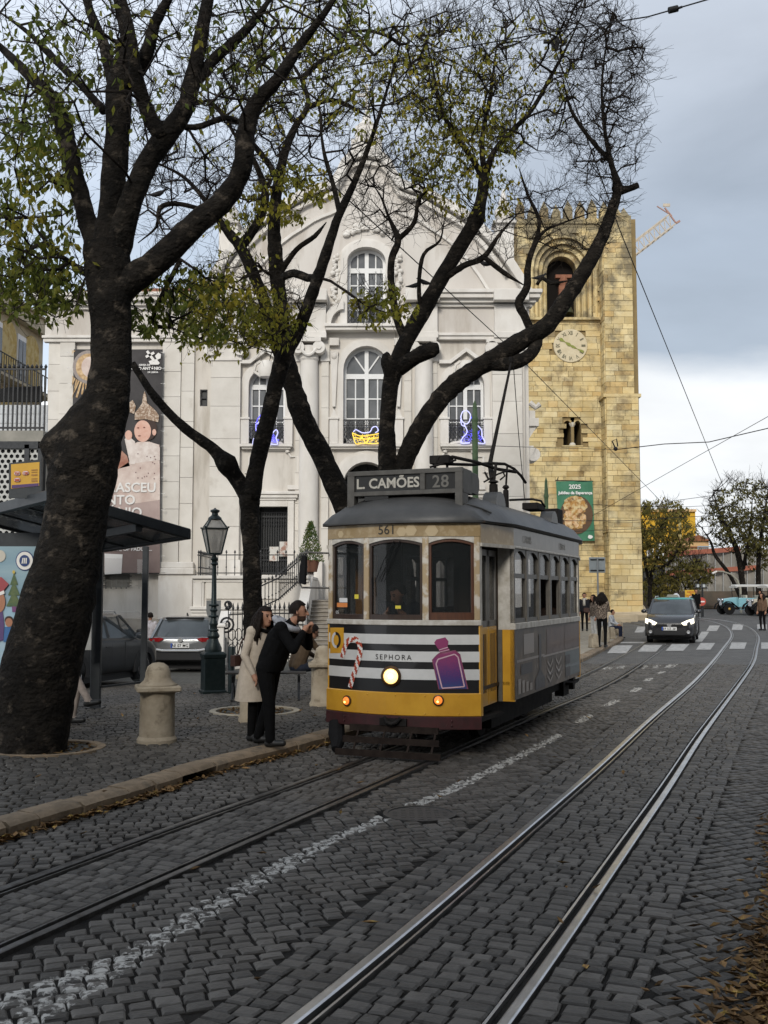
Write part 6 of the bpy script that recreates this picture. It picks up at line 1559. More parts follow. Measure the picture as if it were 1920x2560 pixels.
# lamp post
LX, LY = G(532,1726,.09).x, G(532,1726,.09).y; LZ = pz(LX,LY)
m_lamp_g = mat('lamp_post_green', (.010,.020,.020), .42, .3, (.02,.03,.03), 14, bump=.1)
lp = thing('street_lamp', 'dark green cast iron street lamp with a four sided lantern', 'street lamp', (LX,LY,LZ), .35)
def sq(mb, prof):      # square section lofts
    rings = [[(-r,-r,z),(r,-r,z),(r,r,z),(-r,r,z)] for r,z in prof]; return mb.loft(rings)
b = MB(); sq(b, [(.215,0),(.215,.05),(.19,.06),(.185,.62),(.20,.64),(.205,.70),(.16,.74)]); obj('pedestal', b, m_lamp_g, lp, bev=.008)
b = MB(); b.lathe([(.15,.74),(.155,.80),(.10,.92),(.085,.97),(.11,1.0),(.11,1.03),(.07,1.1),(.065,1.2),(.08,1.22),(.08,1.25),(.055,1.3),(.05,1.45),(.075,1.48),(.05,1.52),(.04,2.2),(.038,2.28),(.07,2.31),(.045,2.35),(.07,2.4),(.03,2.46),(.03,2.5)], 16); obj('shaft', b, m_lamp_g, lp, auto=40)
for k in range(3):
    b = MB(); b.lathe([(.085,0),(.095,.02),(.085,.04)], 14, (0,0,1.55+.0*k+ (0,-.45,-.2)[k])); obj('collar', b, m_lamp_g, lp, auto=40)
lan = obj('lantern_frame', MB(), m_lamp_g, lp); bpy.data.objects.remove(lan)
b = MB(); z0, z1, z2, z3 = 2.5, 2.95, 3.12, 3.2; r0, r1, r2 = .105, .195, .09
for a,c in (((1,1),(1,-1)),((1,-1),(-1,-1)),((-1,-1),(-1,1)),((-1,1),(1,1))):
    for (ra,za) in ((r0,z0),(r1,z1),(r2,z2)): b.bar((a[0]*ra,a[1]*ra,za),(c[0]*ra,c[1]*ra,za),.022)
    b.bar((a[0]*r0,a[1]*r0,z0),(a[0]*r1,a[1]*r1,z1),.022); b.bar((a[0]*r1,a[1]*r1,z1),(a[0]*r2,a[1]*r2,z2),.022); b.ball((a[0]*(r1+.015),a[1]*(r1+.015),z1+.02), .018, 6, 4)
lan = obj('lantern_frame', b, m_lamp_g, lp)
m_lg = mat('lantern_glass', (.50,.48,.44), .25, 0, (.40,.38,.35), 5, alpha=.72)
for a,c in (((1,1),(1,-1)),((1,-1),(-1,-1)),((-1,-1),(-1,1)),((-1,1),(1,1))):
    for (ra,za,rb,zb) in ((r0,z0,r1,z1),(r1,z1,r2,z2)):
        b = MB(); k = .985; b.quad((a[0]*ra*k,a[1]*ra*k,za),(c[0]*ra*k,c[1]*ra*k,za),(c[0]*rb*k,c[1]*rb*k,zb),(a[0]*rb*k,a[1]*rb*k,zb)); obj('pane', b, m_lg, lan)
b = MB(); b.lathe([(.13,3.12),(.12,3.15),(.06,3.2),(.055,3.24),(.085,3.26),(.085,3.29),(.03,3.31),(.01,3.33)], 14); obj('lantern_cap', b, m_lamp_g, lp, auto=40)
b = MB(); b.lathe([(.03,2.5),(.05,2.55),(.05,2.75),(.02,2.85)], 10); obj('lamp_bulb', b, mat('bulb_glass', (.6,.58,.52), .3), lp, smooth=True)
# dark post beside it, and the sign seen from behind
p = G(578,1727,.1); b = MB(); b.lathe([(.06,-.02),(.06,.80),(.05,.82)], 14); b.box((-.075,-.075,.0),(.075,.075,.03)); o = tag(obj('pavement_post', b, m_lamp_g, auto=40), 'plain dark post between the street lamp and the bench', 'post'); o.location = (p.x, p.y, pz(p.x,p.y))
SYB = 24.0; zb = pz(P(533,1600,SYB).x, SYB)
t = thing('road_sign', 'grey back of a road sign behind the street lamp', 'sign', (P(533,1600,SYB).x, SYB, zb))
a, c = P(515,1560,SYB), P(552,1501,SYB); b = MB(); x0, x1 = -(c.x-a.x)/2, (c.x-a.x)/2
b.prism([(x0,c.z-zb),(x1,c.z-zb),(x1,c.z-zb-.25),(x1*.55,a.z-zb),(x0*.55,a.z-zb),(x0,c.z-zb-.25)], -.01, .01); obj('sign_plate', b, mat('sign_back', (.16,.165,.165), .6, 0, (.12,.125,.125), 5), t)
b = MB(); b.cyl((0,.03,0),(0,.03,c.z-zb-.05), .03, 10); obj('sign_pole', b, dark_steel, t)
# bench: slatted seat on curled iron legs
BY = 17.15; BXa, BXb = P(566,1690,BY).x, P(768,1690,BY+.25).x
bw_ = BXb-BXa
bench = thing('park_bench', 'dark slatted bench on curled iron legs behind the couple', 'bench', ((BXa+BXb)/2, BY, .10), R(5))
m_bs = mat('bench_slat', (.035,.032,.03), .6, 0, (.065,.06,.055), 8, stretch=(.5,6,6))
for k in range(6): b = MB(); y = -.2+k*.075; b.box((-bw_/2,y,.42),(bw_/2,y+.055,.45)); obj('slat', b, m_bs, bench, bev=.006)
for x in (-bw_/2+.12, bw_/2-.12):
    b = MB(); b.bar((x,-.22,.41),(x,.26,.41),.03); b.tube([(x,-.2,.40),(x,-.12,.28),(x,-.22,.12),(x,-.36,.02),(x,-.42,.02)], .022, 7); b.tube([(x,.22,.40),(x,.14,.28),(x,.2,.12),(x,.3,.02),(x,.36,.02)], .022, 7); b.tube([(x,-.12,.28),(x,.0,.2),(x,.14,.28)], .018, 7); obj('leg', b, black_iron, bench)
b = MB(); b.box((-bw_/2+.25,.02,.46),(-bw_/2+.55,.2,.5)); tag(obj('folded_paper', b, mat('cardboard', (.30,.24,.17), .8), bev=.005), 'small folded brown paper lying on the dark bench', 'paper'); bpy.data.objects['folded_paper'].location = ((BXa+BXb)/2, BY, .10)
# tree pits
for i, (x, y, r_) in enumerate(TREEPITS):
    b = MB(); b.lathe([(r_-.09,-.05),(r_-.09,.02),(r_,.02),(r_,-.05)], 36, (x,y,.10)); o = obj('tree_pit_ring', b, mat('pit_stone', (.40,.36,.29), .8, 0, (.3,.26,.2), 6) if i else m_kerb); tag(o, ('pale stone ring around the tree pit behind the couple', 'stone ring at the foot of the large leaning tree')[1-i], 'tree pit')
    b = MB(); b.lathe([(.01,.075),(r_-.09,.075)][::-1], 24, (x,y,0)); o = obj('soil', b, mat('soil', (.035,.027,.018), .95, 0, (.06,.045,.03), 12, bump=.6, bscale=40), None); struct(o)
# ------------------------------------------------------------------ bus shelter
sh = thing('bus_shelter', 'dark steel and glass bus shelter behind the leaning tree', 'bus shelter', (-4.4,15.5,.1))
def SH(name, mb, m, **k): return at_world(obj(name, mb, m, None, **k), sh)
A_, B_, C_ = P(130,1238,12.75), P(470,1335,14.0), P(245,1371,16.0); D_ = A_+C_-B_
m_sht = mat('shelter_steel', (.028,.032,.036), .45, .4, (.04,.045,.05), 6); m_shg = mat('shelter_roof_glass', (.09,.10,.105), .12, 0, (.05,.055,.06), 1.5, alpha=.82, spec=.6)
def slabq(q, th, inset=0):
    c = sum(q, Vector())/4; q = [p+(c-p)*inset for p in q]; dn = Vector((0,0,-th)); vs_ = q+[p+dn for p in q]
    return MB().add(vs_, [(0,1,2,3),(7,6,5,4),(0,4,5,1),(1,5,6,2),(2,6,7,3),(3,7,4,0)])
SH('roof_glass', slabq([p+Vector((0,0,-.03)) for p in (A_,B_,C_,D_)], .02, .03), m_shg)
for a,c in ((A_,B_),(B_,C_),(C_,D_),(D_,A_)): SH('roof_beam', MB().bar(a, c, .10, .14), m_sht, bev=.01)
for t_ in (.33,.66): SH('roof_rib', MB().bar(A_.lerp(D_,t_)-Vector((0,0,.03)), B_.lerp(C_,t_)-Vector((0,0,.03)), .05, .06), m_sht)
SH('roof_rib', MB().bar(A_.lerp(B_,.62)-Vector((0,0,.10)), D_.lerp(C_,.62)-Vector((0,0,.10)), .10, .10), m_sht)
pA = G(238,1771,.1); SH('post', MB().box((pA.x-.075,pA.y-.05,.05),(pA.x+.075,pA.y+.05,2.5)), m_sht, bev=.008)
b = MB(); b.box((pA.x-.13,pA.y-.1,.09),(pA.x+.13,pA.y+.1,.12)); SH('post_foot', b, m_sht)
pB = P(362,1500,16.6); SH('post', MB().box((pB.x-.045,16.57,.42),(pB.x+.045,16.65,2.58)), m_sht, bev=.006)
m_shp = mat('shelter_side_glass', (.75,.82,.82), .03, trans=1, ior=1.05, alpha=.22, spec=.6)
g0, g1 = Vector((pA.x+.09,pA.y+.02,.42)), Vector((pB.x-.05,16.6,.42)); b = MB(); up = Vector((0,0,1.95)); b.quad(g0, g1, g1+up, g0+up); SH('side_glass', b, m_shp)
b = MB(); b.bar(g0+Vector((0,0,.0)), g1, .03, .03); SH('glass_rail', b, m_sht)
# timetable panel on the post
b = MB(); q = P(222,1450,15.3); b.box((q.x-.10,15.28,1.0),(q.x+.06,15.32,2.1)); SH('timetable_panel', b, mat('timetable', (.36,.37,.37), .4, 0, (.28,.29,.29), 4), bev=.004)
# lit-poster panel at the left
ad = thing('advert_panel', 'pale blue winter poster panel with children and a decorated tree in the shelter', 'poster', (-5.6,14.6,.1))
YAD = 14.4
def AD(name, mb, m): return at_world(obj(name, mb, m, None), ad)
apt = lambda u, v: (P(u,v,YAD).x, P(u,v,YAD).z)
def aflat(pts, d): return MB().prism([apt(u,v) for u,v in pts], YAD-.003*d-.002, YAD-.003*d)
def adisc(u,v,ru,rv,d,n=20): return aflat([(u+ru*math.cos(2*math.pi*k/n), v+rv*math.sin(2*math.pi*k/n)) for k in range(n)], d)
AD('panel_frame', MB().prism([apt(-160,1332),apt(118,1332),apt(118,1720),apt(-160,1720)], YAD+.002, YAD+.14), m_sht)
AD('poster', aflat([(-150,1366),(108,1366),(108,1690),(-150,1690)], 1), mat('poster_sky', (.21,.32,.39), .3, 0, (.28,.39,.44), 2.5, stretch=(.3,1,2)))
AD('print_snow', aflat([(-150,1516),(-60,1522),(20,1514),(108,1520),(108,1690),(-150,1690)], 3), mat('poster_snow', (.36,.47,.54), .3, 0, (.26,.42,.53), 3))
m_pt = mat('poster_tree', (.05,.10,.055), .4, 0, (.12,.15,.06), 9)
for k, (v0, v1, hw) in enumerate(((1432,1462,10),(1452,1488,15),(1475,1516,19))): AD('print_tree', aflat([(36,v0),(36+hw,v1),(36-hw,v1)], 5+k), m_pt)
AD('print_star', adisc(36,1430,4,5,9,5), mat('poster_yellow', (.5,.38,.08), .4)); AD('print_pot', aflat([(31,1516),(42,1516),(41,1530),(32,1530)], 7), mat('poster_purple', (.16,.06,.16), .4))
AD('print_head', adisc(0,1505,15,26,9), mat('poster_skin', (.36,.17,.10), .4)); AD('print_hat', aflat([(-20,1485),(-18,1455),(5,1442),(24,1460),(10,1478)], 10), mat('poster_red', (.30,.06,.07), .4)); AD('print_hat_trim', aflat([(-20,1488),(12,1476),(14,1484),(-18,1496)], 11), m_bw)
AD('print_coat', aflat([(-20,1535),(8,1528),(12,1560),(10,1600),(-20,1610)], 8), mat('poster_violet', (.10,.06,.16), .4)); AD('print_head', adisc(24,1556,9,11,9), bpy.data.materials['poster_skin']); AD('print_hair', adisc(24,1550,11,10,8), m_hairp); AD('print_coat', aflat([(13,1567),(36,1567),(40,1605),(10,1605)], 7), mat('poster_blue', (.05,.14,.32), .4))
AD('print_badge', adisc(63,1402,23,25,5,28), mat('poster_navy', (.02,.045,.15), .4)); AD('print_badge_ring', adisc(63,1402,20.5,22.5,7,28), m_bw); AD('print_badge_core', adisc(63,1402,13,14.5,9,24), bpy.data.materials['poster_navy'])
b = MB()
for k in (-1,0,1): b.add([(P(63+k*5-2.2,1409,YAD).x,YAD-.034,P(63,1409,YAD).z),(P(63+k*5+.6,1409,YAD).x,YAD-.034,P(63,1409,YAD).z),(P(63+k*4+2.2,1395,YAD).x,YAD-.034,P(63,1395,YAD).z),(P(63+k*4-.6,1395,YAD).x,YAD-.034,P(63,1395,YAD).z)], [(0,1,2,3)])
AD('print_badge_mark', b, m_bw); AD('print_bubble', adisc(0,1390,15,15,5), mat('poster_cream', (.5,.47,.40), .4))
# the bench inside the shelter
b = MB(); b.box((-5.9,13.75,.52),(-4.45,14.1,.56)); b.box((-5.7,13.85,.1),(-5.62,14.0,.52)); b.box((-4.75,13.85,.1),(-4.67,14.0,.52)); tag(obj('shelter_bench', b, m_sht, bev=.006), 'grey shelter bench mostly hidden by the leaning trunk', 'bench')
# yellow stop sign, above the shelter roof
YS = 13.2; st = thing('bus_stop_sign', 'yellow bus stop sign with three route numbers above the shelter', 'sign', P(65,1190,YS))
def ST(name, mb, m): return at_world(obj(name, mb, m, None), st)
m_sy = mat('stop_yellow', (.60,.34,.03), .4, 0, (.54,.30,.03), 4); sp = lambda u, v: P(u, v, YS)
def spoly(pts, d): return MB().prism([(sp(u,v).x, sp(u,v).z) for u,v in pts], YS-.003*d-.002, YS-.003*d)
ST('sign_plate', spoly([(28,1161),(99,1155),(98,1215),(28,1222)], 1), m_sy); ST('sign_foot_band', spoly([(30,1213),(97,1208),(97,1215),(30,1221)], 2), mat('stop_purple', (.07,.03,.12), .5))
m_rp = mat('route_white', (.62,.58,.56), .5); m_rr = mat('route_red', (.45,.08,.04), .5)
def rpill(u,v,w_,h_,d): 
    n = 8; r_ = h_/2; pts = [(u+w_/2-r_+r_*math.cos(R(-90+180*k/n)), v+r_*math.sin(R(-90+180*k/n))) for k in range(n+1)]+[(u-w_/2+r_+r_*math.cos(R(90+180*k/n)), v+r_*math.sin(R(90+180*k/n))) for k in range(n+1)]
    return spoly(pts, d)
for u, v, s_ in ((44,1184,'737'),(65,1183,'12E'),(44,1200,'28E')):
    ST('route_pill', rpill(u,v,17,11.5,3), m_rr); ST('route_pill_ground', rpill(u,v,15,9.5,5), m_rp)
    me = textmesh(s_, .042, m_rr, .0006, 'CENTER', 1, .002); q = sp(u, v+3.2); mapmesh(me, lambda x,y,z: (q.x+x, YS-.024+y, q.z+z)); at_world(link('lettering', me), st)
b = MB()
for v0, v1 in ((1174,1177),(1180,1182),(1186,1190),(1196,1198),(1200,1205)): b.add([(sp(u,v).x,YS-.012,sp(u,v).z) for u,v in ((79,v1),(94,v1-1),(94,v0-1),(79,v0))], [(0,1,2,3)])
ST('timetable_print', b, mat('stop_print', (.35,.17,.03), .5)); ST('sign_backing', MB().prism([(sp(22,1158).x,sp(22,1158).z),(sp(103,1148).x,sp(103,1148).z),(sp(103,1245).x,sp(103,1245).z),(sp(22,1245).x,sp(22,1245).z)], YS+.0, YS+.05), m_sht)
# ------------------------------------------------------------------ far left: kiosk with perforated screen, wall and railings, tiled house
YK = 27.0
kx = lambda u, v=1150: P(u, v, YK).x
kz = lambda v: P(960, v, YK).z
kio = thing('perforated_kiosk', 'grey kiosk with a perforated metal screen at the far left', 'kiosk', (kx(20), YK, -.3))
def KI(name, mb, m, **k): return at_world(obj(name, mb, m, None, **k), kio)
m_perf = mat('perforated_metal', (.42,.42,.40), .5, .2, (.36,.36,.34), 4); m_hole = mat('kiosk_dark', (.02,.021,.022), .8)
b = MB(); b.box((kx(-300),YK+.05,-.6),(kx(104),YK+.35,kz(1110))); KI('kiosk_body', b, m_hole)
b = MB(); hs = .155; r_ = .056; j = 0; z = kz(1345)
while z < kz(1122):
    x = kx(-60)+(hs/2 if j % 2 else 0)
    while x < kx(96):
        # a hexagon of metal round each hole
        ho = [(x+hs/math.sqrt(3)*math.cos(R(30+60*k)), z+hs/math.sqrt(3)*math.sin(R(30+60*k))) for k in range(6)]; hi_ = [(x+r_*math.cos(R(30+60*k)), z+r_*math.sin(R(30+60*k))) for k in range(6)]
        for k in range(6): b.add([(ho[k][0],YK,ho[k][1]),(ho[(k+1)%6][0],YK,ho[(k+1)%6][1]),(hi_[(k+1)%6][0],YK,hi_[(k+1)%6][1]),(hi_[k][0],YK,hi_[k][1])], [(0,1,2,3)])
        x += hs
    z += hs*.866; j += 1
KI('perforated_screen', b, m_perf)
for u0,u1,v0,v1 in ((62,74,1112,1345),(96,107,1104,1350),(-60,107,1104,1122)): KI('screen_frame', MB().box((kx(u0),YK-.06,kz(v1)),(kx(u1),YK+.04,kz(v0))), dark_steel)
YL = 28.0; lx = lambda u, v=1000: P(u, v, YL).x
lz = lambda v: P(960, v, YL).z
rw_ = thing('retaining_wall', 'concrete wall with white panels behind bars at the far left', 'wall', (lx(20), YL, -.3))
b = MB(); b.box((lx(-400),YL+.1,-.6),(lx(107),YL+.8,lz(1075))); at_world(obj('wall', b, mat('concrete', (.34,.32,.28), .85, 0, (.25,.24,.21), 2, bump=.2), None), rw_)
m_wp = mat('white_panel', (.58,.60,.62), .5, 0, (.50,.52,.54), 3)
for k in range(3):
    v0 = 1005+k*23.5; b = MB(); b.box((lx(-60),YL+.45,lz(v0+22.5)),(lx(106),YL+.5,lz(v0))); at_world(obj('panel', b, m_wp, None), rw_)
b = MB(); b.prism([(P(u,v,YL+1).x,P(u,v,YL+1).z) for u,v in ((-60,985),(20,968),(104,965),(104,1004),(0,1004))], YL+1.0, YL+1.1); at_world(obj('awning', b, mat('awning_black', (.02,.02,.02), .8), None), rw_)
t = thing('iron_railing', 'tall black upright railing above the wall at the far left', 'railing', (lx(20), YL, lz(1075)))
me = None
b0 = MB(); b0.bar((0,0,0),(0,0,lz(918)-lz(1075)),.035); b0.lathe([(.015,lz(918)-lz(1075)),(.05,lz(912)-lz(1075)),(.004,lz(905)-lz(1075))], 6); me = b0.mesh('bar', black_iron)
for k in range(11): o = bpy.data.objects.new('bar', me); COL.objects.link(o); o.location = (lerp(lx(-10),lx(105),k/10), YL+.25, lz(1075)); at_world(o, t)
for v in (918,1066): at_world(obj('rail', MB().bar((lx(-40),YL+.25,lz(v)),(lx(106),YL+.25,lz(v)),.05), black_iron, None), t)
# tiled house behind
YH = 60.0; hxx = lambda u, v=850: P(u, v, YH).x
hzz = lambda v: P(960, v, YH).z
hs_ = thing('tiled_house', 'ochre tiled house with balconies behind the railing at the far left', 'house', (hxx(40), YH, 0))
HM = Matrix.Translation((hxx(112), YH, 0)) @ Matrix.Rotation(R(88), 4, 'Z')
def HS_(name, mb, m, **k):
    o = obj(name, mb, m, None, **k); return at_world(o, hs_)
m_hw = mat('house_ochre', (.50,.37,.14), .8, 0, (.58,.47,.24), 3, lo=.45, hi=.55, spots=((.30,.17,.05), 2.5, .55, .7)); m_hp = mat('house_pale', (.55,.49,.36), .8, 0, (.44,.39,.29), 2)
b = MB(); b.T = HM; ztop_ = hzz(806); b.box((-22,.1,-1),(0,8,ztop_)); HS_('wall', b, m_hp)
b = MB(); b.T = HM; b.box((-22,-.35,ztop_-1.0),(.3,.1,ztop_-.55)); b.box((-22,-.1,ztop_-.55),(.1,.12,ztop_)); b.box((-22,-.25,ztop_),(.2,.12,ztop_+.12)); HS_('cornice', b, m_hp)
b = MB(); b.T = HM; b.prismx([(0.1,ztop_),(4,ztop_+2.0),(8,ztop_)], -22, -2.5); HS_('roof', b, m_tile)
for fl in range(3):
    zf = ztop_-4.6-fl*4.0
    for k in range(6):
        x = -1.9-k*3.3
        b = MB(); b.T = HM; pp = arch_poly(x-1.0,x+1.0,zf+2.5,zf+3.3,10); b.prism([(x-1.0,zf)]+pp+[(x+1.0,zf)], -.02, .1); HS_('tile_panel', b, m_hw)
        b = MB(); b.T = HM; xx = x-1.65; b.box((xx-.6,-.06,zf),(xx+.6,.12,zf+2.9)); w_ = HS_('window', b, m_frame)
        for s in (-1,1): b = MB(); b.T = HM; b.box((xx+s*.28-.22,-.10,zf+.2),(xx+s*.28+.22,-.05,zf+2.6)); obj('pane', b, m_pane, w_)
    b = MB(); b.T = HM
    b.bar((-21,-.7,zf+1.0),(-.3,-.7,zf+1.0),.05); b.bar((-21,-.7,zf+.05),(-.3,-.7,zf+.05),.05)
    for k in range(70): x = -.3-k*.3; b.bar((x,-.7,zf),(x,-.7,zf+1.0),.03)
    HS_('balcony_railing', b, black_iron); b = MB(); b.T = HM; b.box((-21,-.75,zf-.15),(-.2,.1,zf)); HS_('balcony_slab', b, m_hp)
b = MB(); b.T = HM; b.tube([(-1.5,2,ztop_),(-1.5,2,ztop_+3.2)], .04, 6); b.bar((-2.4,2,ztop_+2.9),(-.6,2,ztop_+2.9),.03); b.bar((-2.2,2,ztop_+2.3),(-.8,2,ztop_+2.5),.03)
for k in range(5): b.bar((-2.2+.35*k,1.7,ztop_+2.9),(-2.2+.35*k,2.3,ztop_+2.9),.025)
HS_('aerial', b, dark_steel)
b = MB(); b.T = HM @ Matrix.Translation((-.6,1.5,ztop_+1.7)) @ Matrix.Rotation(R(70),4,'X'); b.lathe([(.01,0),(.25,.05),(.45,.16)], 14); HS_('satellite_dish', b, m_bw)
# ------------------------------------------------------------------ poles near the tram
def gpole(u, vt, Y, label, r_=.06):
    x = P(u, vt, Y).x; zt = P(u, vt, Y).z; z0 = pz(x, Y); t = thing('green_pole', label, 'pole', (x, Y, z0)); m_ = mat('pole_green', (.07,.12,.06), .6, 0, (.10,.15,.08), 6)
    b = MB(); b.lathe([(r_*1.3,0),(r_*1.3,1.0),(r_,1.05),(r_*.85,zt-z0-.5)], 14); obj('shaft', b, m_, t, auto=40)
    b = MB(); b.lathe([(r_*.85,zt-z0-.5),(r_*1.1,zt-z0-.45),(r_*.8,zt-z0-.38),(r_*.6,zt-z0-.1),(.005,zt-z0)], 14); obj('finial', b, m_, t, auto=40)
gpole(1187, 1000, 23.0, 'tall green pole rising behind the tram roof before the church', .075); gpole(1365, 1193, 24.0, 'shorter green pole behind the rear of the tram', .055)
YSg = 34.5; a, c = P(1473,1432,YSg), P(1513,1393,YSg); xm = (a.x+c.x)/2; z0 = .13
t = thing('road_sign', 'square grey sign seen from behind beside the cathedral tower', 'sign', (xm, YSg, z0))
b = MB(); b.box((a.x-xm,-.01,a.z-z0),(c.x-xm,.01,c.z-z0)); obj('sign_plate', b, mat('sign_back_pale', (.30,.33,.34), .5, .2, (.25,.28,.29), 4), t, bev=.02)
b = MB(); b.box((a.x-xm+.04,-.04,c.z-z0-.1),(c.x-xm-.04,-.01,c.z-z0-.06)); b.box((a.x-xm+.04,-.04,a.z-z0+.06),(c.x-xm-.04,-.01,a.z-z0+.1)); obj('bracket', b, dark_steel, t)
b = MB(); b.cyl((0,-.06,0),(0,-.06,c.z-z0-.03), .03, 10); obj('sign_pole', b, mat('galvanised', (.25,.26,.26), .5, .5), t)
# low stone blocks along the corner pavement
for i, (u, v, w_, lab) in enumerate(((1484,1619,20,'low stone block at the kerb nearest the zebra crossing'),(1514,1605,16,'low stone block behind the woman in the patterned jacket'),(1530,1597,14,'low stone block in the middle of the kerb row'),(1542,1588,12,'low stone block near the bend of the kerb'),(1551,1580,11,'farthest low stone block at the bend of the kerb'))):
    q = G(u, v, .125); r_ = w_*q.y/2590/2; t = thing('stone_block_bollard', lab, 'bollard', (q.x, q.y, .12+gz(q.x,q.y)), R(20), 'low stone blocks on the corner pavement')
    b = MB(); b.loft([[(-r_*k,-r_*k,z),(r_*k,-r_*k,z),(r_*k,r_*k,z),(-r_*k,r_*k,z)] for k,z in ((1.05,0),(1,.05),(.92,.36),(.8,.42),(.5,.44))]); obj('block', b, m_bol, t, bev=.02)
# potted conifer beside the stair
t = thing('potted_conifer', 'small conifer in a pot on the terrace beside the tram mirror', 'plant', (tx(775,32), 32.2, tz(1430,32.4)))
b = MB(); b.lathe([(.2,0),(.28,.35),(.26,.36)], 14); obj('pot', b, mat('terracotta', (.18,.09,.06), .8), t, auto=40)
b = MB(); rr = random.Random(31)
for k in range(1100):
    z = rr.random()**1.2; r_ = .42*(1-z)**.8*rr.random()**.5+.03; a_ = rr.uniform(0,6.28); c = Vector((r_*math.cos(a_), r_*math.sin(a_), .3+z*1.25)); d = Vector((rr.uniform(-1,1),rr.uniform(-1,1),rr.uniform(.2,1.4))).normalized()*.09; n_ = d.orthogonal().normalized()*.02
    b.add([c-n_, c+n_, c+d], [(0,1,2)])
stuff(obj('foliage', b, mat('conifer_green', (.05,.09,.025), .7, 0, (.14,.15,.03), 6, lo=.45, hi=.6), t))
# ================================================================== vehicles
def rrect(hw, z0, z1, r=.12, n=3):
    """rounded section ring in y,z"""
    pts = []
    for cy, cz_, a0 in ((hw-r,z0+r,-90),(hw-r,z1-r,0),(-hw+r,z1-r,90),(-hw+r,z0+r,180)):
        for k in range(n+1): a = R(a0+90*k/n); pts.append((cy+r*math.cos(a), cz_+r*math.sin(a)))
    return pts
m_tyre = mat('tyre', (.014,.014,.015), .85); m_rim = mat('alloy', (.38,.38,.39), .35, .8); m_glass_c = mat('car_glass', (.03,.035,.04), .05, 0, (.06,.07,.075), 1.0, spec=.7); m_plast = mat('black_plastic', (.018,.018,.019), .6)
def wheel(par, x, y, r_, s, m_r=m_rim, spokes=5):
    b = MB(); b.T = Matrix.Translation((x,y,r_)) @ Matrix.Rotation(R(90),4,'X'); b.lathe([(r_*.62,-.09),(r_*.93,-.1),(r_,-.07),(r_,.07),(r_*.93,.1),(r_*.62,.09)], 28); w_ = obj('wheel', b, m_tyre, par, auto=40)
    b = MB(); b.T = Matrix.Translation((x,y+s*.085,r_)) @ Matrix.Rotation(R(90),4,'X'); b.lathe([(r_*.64,-.02*s),(r_*.64,.0),(r_*.60,.0),(r_*.58,.04*s),(.01,.04*s)][::1], 24); obj('rim_dish', b, m_plast, w_)
    b = MB()
    for k in range(spokes):
        a = 2*math.pi*k/spokes; b.bar((x,y+s*.10,r_),(x+r_*.6*math.cos(a),y+s*.09,r_+r_*.6*math.sin(a)),.075,.02,(0,1,0))
    b.tube([(x+r_*.61*math.cos(2*math.pi*k/20),y+s*.09,r_+r_*.61*math.sin(2*math.pi*k/20)) for k in range(20)], .022, 5, close=True); b.ball((x,y+s*.105,r_), (.06,.02,.06), 10, 6); obj('rim', b, m_r, w_)
